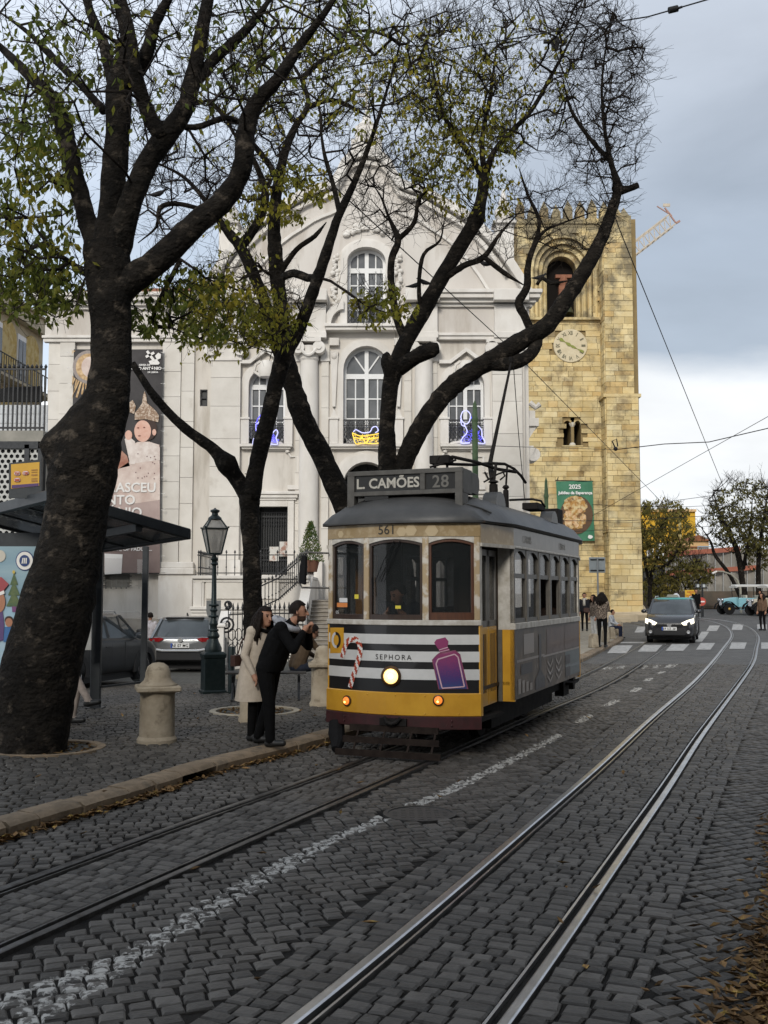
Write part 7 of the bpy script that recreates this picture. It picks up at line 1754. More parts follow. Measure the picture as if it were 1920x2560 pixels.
def car(name, label, loc, heading, sp, tilt=0):
    """x forward, y left. sp: dict of the shape"""
    t = thing(name, label, 'car', loc, heading); L, Wd, Hh = sp['L'], sp['W'], sp['H']; mb_ = sp['paint']; hw = Wd/2
    st = sp['body']                        # (x/L, z_bottom, z_top, width factor)
    rings = []
    for fx, z0, z1, wf in st: rings.append([(fx*L, y, z) for y, z in rrect(hw*wf, z0, z1, min(.13,(z1-z0)*.3))])
    body = obj('body', MB().loft(rings), mb_, t, auto=45)
    m_ = body.modifiers.new('sub','SUBSURF'); m_.levels = 1; m_.render_levels = 1
    gb, gt = sp['glass_base'], sp['glass_top']; zb, zt = sp['zbelt'], Hh-.05
    def ringz(xa, xb, w0, z, k=.12, bow=.06):
        return [(xa*L,-w0+k,z),(xa*L+k,-w0,z),(xb*L-k,-w0,z),(xb*L-.02,-w0+k,z),(xb*L+bow,0,z),(xb*L-.02,w0-k,z),(xb*L-k,w0,z),(xa*L+k,w0,z),(xa*L,w0-k,z),(xa*L-bow,0,z)]
    g = MB(); g.loft([ringz(gb[0],gb[1],hw*.93,zb-.05), ringz(lerp(gb[0],gt[0],.6),lerp(gb[1],gt[1],.6),hw*lerp(.93,.76,.55),lerp(zb,zt,.6)), ringz(gt[0],gt[1],hw*.76,zt)]); gh = obj('windows', g, m_glass_c, t, auto=40)
    b = MB(); b.loft([ringz(gt[0]-.015,gt[1]+.01,hw*.785,zt-.045,.14), ringz(gt[0]-.005,gt[1]-.0,hw*.76,zt+.02,.16), ringz(gt[0]+.04,gt[1]-.06,hw*.6,zt+.05,.2)]); obj('roof', b, sp.get('roof', mb_), t, auto=50)
    b = MB()
    for s in (-1,1):
        for xb_, xt_ in ((gb[1],gt[1]),(gb[0],gt[0])): b.bar((xb_*L-.07,s*hw*.92,zb-.06),(xt_*L-.07 if xt_ > 0 else xt_*L+.05,s*hw*.765,zt-.02),.075,.05)
        for q in sp.get('bp', ()): b.bar((q*L,s*hw*.945,zb-.05),(q*L-.04,s*hw*.775,zt-.02),.07,.03)
    obj('pillars', b, sp.get('pillar', mb_), t)
    for ax in sp['axles']:
        for s in (-1,1):
            wheel(t, ax*L, s*(hw-.13), sp['wr'], s, sp.get('rim', m_rim))
            b = MB(); b.T = Matrix.Translation((ax*L, s*(hw-.028), sp['wr']))
            n = 14; ro, ri_ = sp['wr']*1.30, sp['wr']*.97
            for k in range(n):
                a0, a1 = math.pi*(-.06+1.12*k/n), math.pi*(-.06+1.12*(k+1)/n); q = [(ro*math.cos(a0),ro*math.sin(a0)),(ro*math.cos(a1),ro*math.sin(a1)),(ri_*math.cos(a1),ri_*math.sin(a1)),(ri_*math.cos(a0),ri_*math.sin(a0))]; b.prism(q, -.035, .035)
            obj('wheel_arch', b, m_plast, t)
    b = MB(); b.box((-L*.42,-hw*.86,.14),(L*.42,hw*.86,.34)); obj('underside', b, m_plast, t)
    for s in (-1,1):
        b = MB(); b.ball((gb[1]*L-.18, s*(hw+.10), zb+.06), (.07,.11,.075), 10, 7); b.bar((gb[1]*L-.2,s*hw*.92,zb),(gb[1]*L-.2,s*(hw+.06),zb+.03),.04); obj('mirror', b, sp.get('mirror', m_plast), t, smooth=True)
        b = MB(); b.box((-.05*L,min(s*hw*.985,s*(hw+.012)),zb-.16),(-.05*L+.16,max(s*hw*.985,s*(hw+.012)),zb-.13)); obj('door_handle', b, m_plast, t)
        for q in (.12,-.12): b = MB(); b.box((q*L,min(s*hw*.97,s*(hw+.003)),.4),(q*L+.008,max(s*hw*.97,s*(hw+.003)),zb-.06)); obj('door_gap', b, m_plast, t)
    return t
def plate(par, x, z, txt, face, w_=.5, h=.11, rz=0):
    """number plate; face=+1 looks forward (+x)"""
    b = MB(); b.cbox((x,0,z),(.012,w_,h)); o = obj('number_plate', b, mat('plate_white', (.66,.66,.65), .4), par)
    b = MB(); b.cbox((x+face*.007,-face*(w_/2-.025)*1.0,z),(.004,.05,h)) if False else b.cbox((x+face*.007,face*-(w_/2-.025),z),(.004,.05,h)); obj('plate_band', b, mat('plate_blue', (.03,.08,.35), .4), o)
    me = textmesh(txt, h*.95, m_plast, .001, 'CENTER', 1.05, .002); mapmesh(me, lambda a,y,q: (x+face*.010, face*a*.95, z-h*.33+q)); link('lettering', me, o)
m_taxi = mat('taxi_black', (.012,.012,.014), .25, 0, (.017,.017,.019), 4, coat=.6); m_taxg = mat('taxi_green', (.04,.27,.25), .3, coat=.5)
van = dict(L=4.5, W=1.76, H=1.64, paint=m_taxi, roof=m_taxg, pillar=m_taxi, zbelt=1.08, wr=.33, axles=(.31,-.31), mirror=m_taxi, bp=(.05,-.2),
    body=[(-.5,.42,.95,.84),(-.485,.30,1.02,.94),(-.4,.24,1.10,1.0),(0,.22,1.08,1.0),(.24,.22,1.08,1.0),(.33,.22,1.06,.99),(.42,.23,.98,.96),(.475,.24,.88,.90),(.497,.28,.76,.80),(.503,.34,.66,.72)], glass_base=(-.47,.285), glass_top=(-.43,.10))
TXP = G(1674,1609,0); hd = R(-90-19)
taxi = car('taxi', 'black taxi with a turquoise roof and lit headlights coming towards the crossing', (TXP.x+math.sin(R(19))*2.25, TXP.y+math.cos(R(19))*2.25, 0), hd, van)
taxi['category'] = 'taxi'
m_hlamp = mat('car_headlamp', (.75,.72,.62), .1, emit=(1,.9,.68), estr=1.2); m_grey_l = mat('lamp_chrome', (.5,.5,.5), .2, .5)
for s in (-1,1):
    b = MB(); pts = [(2.02,s*.84,.90),(2.17,s*.62,.84),(2.24,s*.42,.74),(2.23,s*.50,.66),(2.14,s*.70,.67),(2.02,s*.86,.74)]
    b.add([(x+.07,y,z) for x,y,z in pts]+[(x-.1,y,z) for x,y,z in pts], [(0,1,2,3,4,5) if s < 0 else (5,4,3,2,1,0)]+[((k+1)%6,k,k+6,(k+1)%6+6) for k in range(6)]); obj('headlight', b, m_hlamp, taxi)
    b = MB(); b.T = Matrix.Translation((2.235,s*.66,.42)) @ Matrix.Rotation(R(90),4,'Y'); b.lathe([(.06,0),(.06,.03),(.045,.03),(.01,.015)], 14); obj('fog_lamp', b, m_grey_l, taxi)
b = MB(); b.prismx([(-.5,.69),(-.42,.60),(.42,.60),(.5,.69)], 2.2, 2.285); b.bar((2.29,-.48,.66),(2.29,.48,.66),.02,.012); b.bar((2.29,-.44,.625),(2.29,.44,.625),.02,.012); obj('grille', b, m_plast, taxi)
b = MB(); b.box((2.2,-.55,.30),(2.27,.55,.48)); b.bar((2.262,-.6,.34),(2.262,.6,.34),.03,.02); obj('bumper_intake', b, m_plast, taxi, bev=.02)
b = MB(); b.add([(2.30,-.09,.69),(2.30,.09,.69),(2.30,.05,.60),(2.30,-.05,.60),(2.30,-.045,.655),(2.30,.045,.655)], [(0,4,3),(0,1,5,4),(1,2,5),(3,2,5,4)][:0]+[(0,3,4),(0,4,5,1),(1,5,2),(3,2,5,4)]); obj('front_badge', b, m_grey_l, taxi)
plate(taxi, 2.295, .535, '69 UZ 28', 1, .52, .12)
b = MB(); b.box((-.1,-.22,1.655),(.1,.22,1.71)); b.box((-.06,-.2,1.71),(.06,.2,1.75)); obj('roof_sign', b, mat('taxi_sign', (.30,.29,.24), .5), taxi, bev=.02)
for s in (-1,1): obj('roof_rail', MB().tube([(-1.6,s*.62,1.62),(-1.4,s*.63,1.68),(.0,s*.63,1.68),(.25,s*.62,1.62)], .018, 6), m_grey_l, taxi)
b = MB(); b.tube([(1.15,-.5,1.06),(.95,.2,1.16)], .01, 5); b.tube([(1.18,.15,1.06),(.98,.7,1.14)], .01, 5); obj('wiper', b, m_plast, taxi)
# silver-grey crossover parked by the church, seen from behind
m_sil = mat('crossover_grey', (.14,.145,.15), .3, .55, (.18,.185,.19), 2, coat=.5); m_tail = mat('tail_red', (.22,.01,.012), .2, coat=.5)
suv = dict(L=4.2, W=1.8, H=1.58, paint=m_sil, zbelt=1.05, wr=.34, axles=(.31,-.29), bp=(.02,-.2), mirror=m_plast,
    body=[(-.5,.55,.98,.86),(-.488,.40,1.04,.95),(-.42,.30,1.08,1.0),(-.2,.26,1.05,1.0),(.2,.26,1.02,1.0),(.34,.26,.98,.98),(.44,.27,.88,.92),(.49,.30,.74,.82),(.5,.36,.64,.74)], glass_base=(-.47,.25), glass_top=(-.36,.06))
SX, SY_ = P(444,1600,29).x, 29.0
cr_ = car('parked_car', 'grey crossover parked in front of the church, seen from behind', (SX+.15, SY_+2.1, pz(SX,SY_+1.5)), R(88), suv)
for s in (-1,1):
    b = MB(); b.loft([[(-2.0,s*.90,.92),(-2.0,s*.90,1.0),(-1.9,s*.93,1.0),(-1.9,s*.93,.92)],[(-2.13,s*.60,.90),(-2.13,s*.60,1.02),(-2.05,s*.60,1.02),(-2.05,s*.60,.90)],[(-2.12,s*.48,.96),(-2.12,s*.48,1.0),(-2.08,s*.48,1.0),(-2.08,s*.48,.96)]]); obj('tail_light', b, m_tail, cr_)
b = MB(); b.box((-2.13,-.85,.38),(-2.04,.85,.62)); obj('rear_bumper', b, m_plast, cr_, bev=.03); b = MB(); b.tube([(-2.10,-.86,.72),(-2.15,-.5,.66),(-2.155,.5,.66),(-2.10,.86,.72)], .03, 6); obj('bumper_trim', b, m_grey_l, cr_)
plate(cr_, -2.135, .80, 'AE 07 MG', -1, .52, .12)
b = MB(); b.T = Matrix.Translation((-2.11,0,.95)) @ Matrix.Rotation(R(-90),4,'Y'); b.lathe([(.065,0),(.065,.02),(.05,.02),(.05,.01),(.01,.01)], 16); b.bar((-.012,-.075,.025),(-.012,.075,.025),.02); obj('rear_badge', b, m_grey_l, cr_)
b = MB(); b.box((-1.62,-.55,1.52),(-1.50,.55,1.57)); obj('spoiler', b, m_plast, cr_, bev=.02); b = MB(); b.prism([(0,0),(.0,.02),(.12,.02),(.2,.0)], -.01,.01); b.T=None
obj('aerial_fin', MB().prism([(-1.3,1.60),(-1.12,1.60),(-1.3,1.69)], -.015, .015), m_plast, cr_)
# black hatchback side-on, and a dark car behind it
m_blk = mat('hatch_black', (.010,.011,.013), .38, 0, (.015,.016,.018), 3, coat=.15, spec=.3)
hat = dict(suv); hat.update(paint=m_blk, L=4.25, H=1.5, W=1.78, zbelt=.98, glass_top=(-.36,.02), glass_base=(-.46,.26), mirror=m_blk, bp=(-.0,-.2))
BX = P(412,1650,20.6).x
car('parked_car', 'black hatchback parked at an angle behind the bus shelter', (-6.49, 21.93, pz(-6.49,21.93)-.01), R(72), hat)
drk = dict(suv); drk.update(paint=mat('estate_dark', (.03,.03,.032), .3, .3, (.04,.04,.042), 3, coat=.5), H=1.62)
dk = car('parked_car', 'dark car with roof rails partly hidden behind the black hatchback', (P(318,1560,27.6).x-.95, 27.6, pz(-7.5,27.6)), R(80), drk)
for s in (-1,1): obj('roof_rail', MB().tube([(-1.3,s*.60,1.60),(-1.1,s*.62,1.67),(.0,s*.62,1.67),(.2,s*.60,1.60)], .02, 6), m_grey_l, dk)
# vintage open tour cars
def tour_car(label, loc, heading, paint, canopy, group='vintage open tour cars at the bend'):
    t = thing('vintage_tour_car', label, 'vintage car', loc, heading, group)
    m_y = mat('spoke_yellow', (.45,.27,.06), .5); m_cr = mat('cream_paint', (.55,.52,.44), .5)
    b = MB(); b.loft([[(1.45,-.28,.55),(1.45,.28,.55),(1.45,.30,1.05),(1.45,-.30,1.05)],[(.55,-.40,.5),(.55,.40,.5),(.55,.42,1.18),(.55,-.42,1.18)],[(.45,-.62,.5),(.45,.62,.5),(.45,.62,1.15),(.45,-.62,1.15)],[(-1.5,-.66,.5),(-1.5,.66,.5),(-1.5,.66,1.1),(-1.5,-.66,1.1)],[(-1.7,-.6,.6),(-1.7,.6,.6),(-1.7,.6,1.05),(-1.7,-.6,1.05)]]); obj('body', b, paint, t, bev=.05, seg=2)
    for x in (1.15,-1.25):
        for s in (-1,1):
            b = MB(); b.T = Matrix.Translation((x,s*.66,.40)) @ Matrix.Rotation(R(90),4,'X'); b.lathe([(.29,-.05),(.38,-.06),(.40,0),(.38,.06),(.29,.05)], 24); w_ = obj('wheel', b, m_tyre, t, auto=40)
            b = MB()
            for k in range(10): a = math.pi*2*k/10; b.bar((x,s*.68,.40),(x+.29*math.cos(a),s*.67,.40+.29*math.sin(a)),.035,.02,(0,1,0))
            b.tube([(x+.285*math.cos(a),s*.67,.40+.285*math.sin(a)) for a in np.linspace(0,2*math.pi,19)[:-1]], .025, 5, close=True); b.ball((x,s*.70,.40),(.09,.04,.09),10,6); obj('spokes', b, m_y, w_)
    for s in (-1,1):
        pts = [(1.68,.42),(1.58,.68),(1.3,.86),(1.0,.84),(.75,.62),(.5,.42),(.1,.34),(-.7,.34),(-.85,.45),(-1.05,.75),(-1.3,.86),(-1.55,.75),(-1.68,.5)]
        b = MB(); b.loft([[(x,s*.50,z),(x,s*.84,z-.02),(x,s*.84,z+.03),(x,s*.50,z+.05)] for x,z in pts]); obj('fender', b, rubber if s else paint, t)
        b = MB(); b.T = Matrix.Translation((1.5,s*.34,.98)) @ Matrix.Rotation(R(90),4,'Y'); b.lathe([(.03,-.12),(.12,-.04),(.13,.04),(.01,.05)], 14); obj('headlamp', b, chrome, t, smooth=True)
    for s in (-1,1): obj('running_board', MB().box((-.75,min(s*.62,s*.86),.36),(.5,max(s*.62,s*.86),.40)), paint, t)
    b = MB(); b.box((1.44,-.27,.6),(1.50,.27,1.04)); obj('radiator', b, chrome, t, bev=.03); b = MB()
    for s in (-1,1):
        for x in (.45,-.6,-1.55): b.bar((x,s*.58,1.05),(x+.04,s*.58,1.93),.035)
    b.bar((.45,-.58,1.15),(.45,.58,1.15),.03); b.bar((.45,-.58,1.6),(.45,.58,1.6),.03); obj('canopy_frame', b, rubber, t)
    b = MB(); b.loft([[(x,-.7,z-.09),(x,-.72,z),(x,-.35,z+.07),(x,.35,z+.07),(x,.72,z),(x,.7,z-.09)] for x,z in ((.62,1.90),(.5,1.97),(-1.6,1.97),(-1.75,1.90))]); obj('canopy', b, canopy, t, auto=50)
    for x in (-.1,-1.0): b = MB(); b.box((x,-.55,.75),(x+.45,.55,.92)); b.box((x-.08,-.55,.85),(x+.05,.55,1.32)); obj('seat', b, m_cr, t, bev=.04)
    b = MB(); b.tube([(.15+.02*math.sin(a),.3+.17*math.cos(a),1.22+.17*math.sin(a)) for a in np.linspace(0,2*math.pi,15)[:-1]], .015, 5, close=True); b.bar((.17,.3,1.22),(.5,.3,1.0),.03); obj('steering_wheel', b, rubber, t)
    b = MB(); b.T = Matrix.Translation((-1.74,0,.95)) @ Matrix.Rotation(R(90),4,'Y'); b.lathe([(.2,-.06),(.34,-.06),(.36,0),(.34,.06),(.2,.06)], 20); obj('spare_wheel', b, m_tyre, t)
    return t
m_sky = mat('car_sky_blue', (.22,.45,.52), .35, coat=.4); m_cre = mat('car_cream', (.46,.42,.34), .4, coat=.3); m_cwh = mat('canopy_white', (.62,.61,.58), .7)
yv = 71.0; q = P(1856,1530,yv); tour_car('light blue vintage tour car with a white canopy and yellow wheels', (q.x, yv, gz(q.x,yv)), R(182), m_sky, m_cwh)
yv = 68.0; q = P(1930,1530,yv); tour_car('cream vintage tour car cut off by the right edge of the photo', (q.x, yv, gz(q.x,yv)), R(186), m_cre, m_cwh)
# scooter behind the taxi
yv = 43.0; q = P(1692,1560,yv); sc_o = thing('motor_scooter', 'scooter mostly hidden behind the roof of the taxi', 'scooter', (q.x, yv, gz(q.x,yv)), R(-110))
for x in (-.6,.6): b = MB(); b.T = Matrix.Translation((x,0,.25)) @ Matrix.Rotation(R(90),4,'X'); b.lathe([(.15,-.05),(.25,-.04),(.25,.04),(.15,.05)], 20); obj('wheel', b, m_tyre, sc_o)
b = MB(); b.box((-.75,-.14,.35),(.1,.14,.62)); b.box((.0,-.16,.28),(.45,.16,.34)); b.prism([(.42,.3),(.55,.3),(.48,1.0),(.40,1.0)], -.18, .18); obj('body', b, m_tail, sc_o, bev=.04); b = MB(); b.box((-.72,-.13,.62),(.05,.13,.74)); obj('seat', b, m_plast, sc_o, bev=.04); b = MB(); b.tube([(.42,-.34,1.02),(.46,0,1.0),(.42,.34,1.02)], .02, 6); b.bar((.5,0,.3),(.6,0,.25),.06); obj('handlebar', b, m_plast, sc_o)
# ================================================================== people
SKIN = mat('skin', (.36,.19,.125), .6, 0, (.36,.19,.125), 12)
HAIR = mat('hair_dark', (.008,.006,.005), .6, 0, (.016,.011,.009), 60, bump=.4, bscale=90, spec=.12)
def cloth(name, c, c2=None, s=14): return mat(name, c, .85, 0, c2 or tuple(x*.7 for x in c), s, bump=.25, bscale=50)
BLK = cloth('cloth_black', (.0055,.0055,.006)); SHOE = mat('shoe_black', (.012,.012,.012), .5)
STAND = dict(hipL=(0,.09,.90), hipR=(0,-.09,.90), kneeL=(.02,.10,.49), kneeR=(.02,-.10,.49), ankL=(-.02,.10,.085), ankR=(-.02,-.10,.085), pel=(0,0,.95), chest=(.0,0,1.25), neck=(.0,0,1.45), head=(.03,0,1.61),
    shL=(0,.18,1.40), shR=(0,-.18,1.40), elL=(-.02,.23,1.12), elR=(-.02,-.23,1.12), wrL=(.06,.22,.88), wrR=(.06,-.22,.88), look=(1,0,0))
def person(label, loc, rotz, pose=None, mats=None, scale=1.0, hair='short', vox=.014, group=None, fat=1.0, toeL=None, toeR=None):
    J = {k: Vector(v) for k, v in {**STAND, **(pose or {})}.items()}
    M_ = dict(top=BLK, legs=BLK, shoe=SHOE, skin=SKIN, hair=HAIR); M_.update(mats or {})
    t = thing('person', label, 'person', loc, rotz, group); t.scale = (scale,)*3
    prim = []                                   # (a, b, ra, rb, region)
    def cap(a, b, ra, rb, reg): prim.append((Vector(a), Vector(b), ra, rb, reg))
    f = fat
    for s in 'LR':
        cap(J['hip'+s], J['knee'+s], .088*f, .060*f, 'legs'); cap(J['knee'+s], J['ank'+s], .058*f, .046*f, 'legs')
        a = J['ank'+s]; toe = (toeL if s == 'L' else toeR) or (.19,0,-.045); toe = Vector(toe)
        cap(a+Vector((-.03,0,-.045)), a+toe*.8+Vector((0,0,-.0)), .042, .038, 'shoe'); cap(a, a+Vector((0,0,-.05)), .045, .04, 'shoe')
        cap(J['sh'+s], J['el'+s], .058*f, .047*f, 'top'); cap(J['el'+s], J['wr'+s], .047*f, .034*f, 'top')
        d = (J['wr'+s]-J['el'+s]).normalized(); w0 = J['wr'+s]; n_ = d.orthogonal().normalized(); bn = d.cross(n_)
        cap(w0, w0+d*.075, .030, .036, 'skin')
        for k, (o_, L_) in enumerate(((-.027,.062),(-.009,.075),(.009,.072),(.027,.055))):
            b0 = w0+d*.085+bn*o_; b1 = b0+d*L_*.55+n_*.008; b2 = b1+d*L_*.4+n_*.026; cap(b0, b1, .0115, .011, 'skin'); cap(b1, b2, .011, .0095, 'skin')
        cap(w0+d*.03+bn*.03, w0+d*.075+bn*.058+n_*.012, .0135, .011, 'skin')
    side = (J['shL']-J['shR']).normalized()
    for s in (-1,1):
        cap(J['pel']+side*.055*s, J['chest']+side*.075*s, .112*f, .122*f, 'top'); cap(J['pel']+side*.05*s+Vector((0,0,-.03)), J['hip'+('L' if s > 0 else 'R')], .105*f, .09*f, 'legs'); cap(J['chest']+side*.07*s, J['sh'+('L' if s > 0 else 'R')], .115*f, .068*f, 'top')
    cap(J['chest'], J['neck'], .12*f, .062, 'top'); cap(J['neck'], J['head']+Vector((-.01,0,-.06)), .054, .052, 'skin')
    H_ = J['head']; lk_ = J['look'].normalized(); up = Vector((0,0,1)); rt = lk_.cross(up).normalized(); up = rt.cross(lk_).normalized()
    cap(H_+up*.035-lk_*.015, H_+up*.02+lk_*.0, .088, .086, 'skin'); cap(H_+up*.0+lk_*.015, H_-up*.075+lk_*.045, .074, .042, 'skin'); cap(H_+lk_*.088+up*.01, H_+lk_*.108-up*.028, .012, .017, 'skin')
    for s in (-1,1): cap(H_+rt*s*.084+up*.012-lk_*.005, H_+rt*s*.088-up*.022-lk_*.0, .018, .014, 'skin')
    b = MB()
    for a, c, ra, rb, reg in prim:
        b.ball(a, ra, 10, 6); b.ball(c, rb, 10, 6)
        if (c-a).length > 1e-4: b.tube([a, c], [ra, rb], 10)
    me0 = b.mesh('tmp', None); o = link('tmp', me0); md = o.modifiers.new('r','REMESH'); md.mode = 'VOXEL'; md.voxel_size = vox; md2 = o.modifiers.new('s','SMOOTH'); md2.factor = .5; md2.iterations = 2
    dg = bpy.context.evaluated_depsgraph_get(); me = bpy.data.meshes.new_from_object(o.evaluated_get(dg)); bpy.data.objects.remove(o); me.name = 'body'
    regs = ['top','legs','shoe','skin']; me.materials.clear()
    for r_ in regs: me.materials.append(M_[r_])
    if M_.get('beard'): me.materials.append(M_['beard'])
    n = len(me.polygons); c = np.zeros(n*3); me.polygons.foreach_get('center', c); c = c.reshape(-1,3); best = np.full(n, 1e9); idx = np.zeros(n, int)
    for a, q, ra, rb, reg in prim:
        a = np.array(a); q = np.array(q); ab = q-a; L2 = max(1e-9, ab@ab); tt = np.clip(((c-a)@ab)/L2, 0, 1); dd = np.linalg.norm(c-(a+tt[:,None]*ab),axis=1)-(ra+(rb-ra)*tt)
        m_ = dd < best; best[m_] = dd[m_]; idx[m_] = regs.index(reg)
    if M_.get('beard'):
        rel = c-np.array(H_); fw = rel@np.array(lk_); uu = rel@np.array(up); m_ = (idx == 3) & (np.linalg.norm(rel,axis=1) < .16) & (uu < -.048) & (fw > -.01); idx[m_] = 4
    me.polygons.foreach_set('material_index', idx); me.polygons.foreach_set('use_smooth', [True]*n); me.update()
    body = link('body', me, t)
    # hair: a cap over the back and crown of the skull, strands for long hair
    if hair:
        b = MB(); rr = random.Random(hash(label) % 1000 if False else len(label))
        nu, nv = 18, 9; vs_ = []; 
        R_ = Matrix((lk_, -rt, up)).transposed()
        for i in range(nv+1):
            th = math.pi*.62*i/nv
            for k in range(nu):
                a = 2*math.pi*k/nu; fr = math.cos(a)              # front
                lim = 1.0 if fr < .35 else .52
                th2 = th*lim; r_ = Vector((math.sin(th2)*math.cos(a)*.104, math.sin(th2)*math.sin(a)*.100, math.cos(th2)*.112+.016)); r_ *= rr.uniform(.97,1.05)
                vs_.append(H_+R_ @ r_-lk_*.012)
        fs_ = [(i*nu+k, (i+1)*nu+k, (i+1)*nu+(k+1)%nu, i*nu+(k+1)%nu) for i in range(nv) for k in range(nu)]
        b.add(vs_, fs_)
        if hair == 'long':
            for k in range(64):
                a = rr.uniform(1.0, 5.28); p0 = H_+R_ @ Vector((math.cos(a)*.085, math.sin(a)*.09, rr.uniform(-.02,.06)))-lk_*.012; L_ = rr.uniform(.18,.34); out = R_ @ Vector((math.cos(a)*.05, math.sin(a)*.075, 0))
                pts = [p0, p0+out*.7-Vector((0,0,L_*.35)), p0+out*1.1+Vector((rr.uniform(-.02,.02),rr.uniform(-.02,.02),-L_*.7)), p0+out*.8+Vector((rr.uniform(-.03,.03),rr.uniform(-.03,.03),-L_))]
                b.tube(pts, [.024,.028,.022,.006], 6)
        obj('hair', b, M_['hair'], t, smooth=True)
    b = MB()
    for s in (-1,1): b.ball(H_+rt*s*.034+lk_*.082+up*.012, (.011,.011,.007), 8, 5); b.bar(H_+rt*s*.018+lk_*.089+up*.032, H_+rt*s*.052+lk_*.078+up*.032, .01, .006)
    obj('eyes_and_brows', b, M_['hair'], t)
    b = MB(); b.ball(H_+lk_*.083-up*.058, (.012,.02,.007), 8, 5); obj('mouth', b, mat('lips', (.22,.08,.06), .5), t)
    t['j'] = 0; del t['j']
    return t, J
# --- the couple at the kerb
p = G(668,1864,.11)
man, J = person('man in black leaning forward to look past the tram, grey hood at his neck', (p.x, p.y, .112), R(-14),
    dict(hipL=(.02,.10,.88), hipR=(.0,-.10,.88), kneeL=(-.04,.14,.47), kneeR=(.06,-.11,.48), ankL=(-.17,.16,.085), ankR=(.08,-.12,.085), pel=(.03,0,.93), chest=(.16,0,1.21), neck=(.28,0,1.385), head=(.37,0,1.515), shL=(.22,.19,1.33), shR=(.22,-.19,1.33),
         elL=(.42,.2,1.12), elR=(.38,-.22,1.10), wrL=(.47,.07,1.27), wrR=(.45,-.10,1.275), look=(1,.12,-.05)), dict(beard=mat('beard', (.045,.027,.02), .8)), hair='short', vox=.010, fat=1.22)
b = MB(); nk = J['neck']; m_hood = cloth('hood_grey', (.36,.37,.40))
for k in range(5): rr_ = .115-.008*k; b.tube([(nk.x-.035+rr_*math.cos(a)*.95-.02*k, nk.y+rr_*1.15*math.sin(a), nk.z-.035+.012*k+.045*(-math.cos(a))) for a in np.linspace(0,2*math.pi,19)[:-1]], .034, 8, close=True)
b.ball((nk.x-.13,0,nk.z-.01), (.075,.115,.075), 12, 8); obj('hood', b, m_hood, man, smooth=True)
b = MB(); b.loft([[(x+.155*math.cos(a)*f_, .205*math.sin(a)*f_, z) for a in np.linspace(0,2*math.pi,17)[:-1]] for x,z,f_ in ((.02,.84,.98),(.05,.93,1.02),(.10,1.05,1.0),(.15,1.18,.98))], False); obj('jacket_hem', b, BLK, man, smooth=True)
p = P(640,1700,12.35)
wom, J = person('woman with long dark hair in a pale beige coat leaning behind the man', (p.x, 12.35, .112), R(-32),
    dict(hipL=(.0,.09,.84), hipR=(.0,-.09,.84), kneeL=(.03,.09,.46), kneeR=(.03,-.09,.46), ankL=(-.02,.10,.085), ankR=(.0,-.08,.085), pel=(0,0,.88), chest=(.04,0,1.14), neck=(.08,0,1.31), head=(.13,0,1.445), shL=(.06,.16,1.275), shR=(.06,-.16,1.275), elL=(.12,.22,1.04), elR=(.02,-.24,1.0), wrL=(.22,.07,1.20), wrR=(.13,-.22,.80), look=(1,-.25,-.05)),
    dict(top=cloth('coat_beige', (.50,.43,.35), (.42,.36,.29)), legs=BLK), hair='long', vox=.010, fat=1.05)
m_coat = bpy.data.materials['coat_beige']
b = MB(); b.loft([[(x+rx*math.cos(a)*(1+.04*math.sin(5*a)*kk), ry*math.sin(a)*(1+.04*math.sin(4*a+1)*kk), z) for a in np.linspace(R(20),R(345),20)] for x,z,rx,ry,kk in ((.055,1.27,.11,.165,0),(.045,1.14,.155,.20,.3),(.025,1.0,.155,.195,.6),(.0,.85,.175,.215,.8),(-.005,.68,.20,.235,1),(-.015,.47,.225,.255,1.4))], False); obj('coat_skirt', b, m_coat, wom, smooth=True)
b = MB(); b.tube([(.08+.085*math.cos(a), .09*math.sin(a), 1.305-.03*math.cos(a)) for a in np.linspace(0,2*math.pi,15)[:-1]], .028, 7, close=True); obj('collar', b, BLK, wom, smooth=True)
b = MB(); b.cbox((-.19,-.12,.93),(.07,.17,.13)); b.tube([(.0,-.14,1.28),(-.1,-.16,1.15),(-.18,-.12,1.0)], .01, 6); obj('handbag', b, mat('bag_brown', (.04,.015,.010), .5), wom, bev=.03)
# --- seated figures
SIT = dict(hipL=(0,.10,.52), hipR=(0,-.10,.52), pel=(-.02,0,.56), chest=(.0,0,.88), neck=(.03,0,1.06), head=(.07,0,1.21), shL=(.0,.18,1.01), shR=(.0,-.18,1.01), kneeL=(.42,.12,.53), kneeR=(.42,-.12,.53), ankL=(.42,.12,.10), ankR=(.42,-.12,.10), elL=(.08,.24,.76), elR=(.08,-.24,.76), wrL=(.30,.12,.66), wrR=(.30,-.12,.66))
a_ = P(205,1742,13.7); 
person('person in pale trousers sitting with crossed legs behind the tree trunk', (a_.x-.50, 13.75, .11), R(-8), {**SIT, 'kneeR':(.42,-.02,.64), 'ankR':(.60,.0,.33), 'kneeL':(.42,.08,.53), 'ankL':(.34,.1,.10)}, dict(legs=cloth('trousers_pale', (.34,.29,.26)), top=cloth('coat_grey', (.10,.10,.11))), toeR=(.18,0,-.02))
q = P(742,1660,17.5)
person('hunched person in a brown jacket sitting on the bench with back turned', (q.x+.02, 17.42, .08), R(35), {**SIT, 'chest':(.10,0,.86),'neck':(.2,0,1.0),'head':(.30,0,1.10),'shL':(.14,.18,.97),'shR':(.14,-.18,.97),'elL':(.3,.2,.76),'elR':(.32,-.2,.76),'wrL':(.48,.08,.62),'wrR':(.5,-.06,.62),'look':(1,0,-.4)}, dict(top=cloth('jacket_brown', (.10,.07,.045)), legs=cloth('jeans_dark', (.03,.035,.05))))
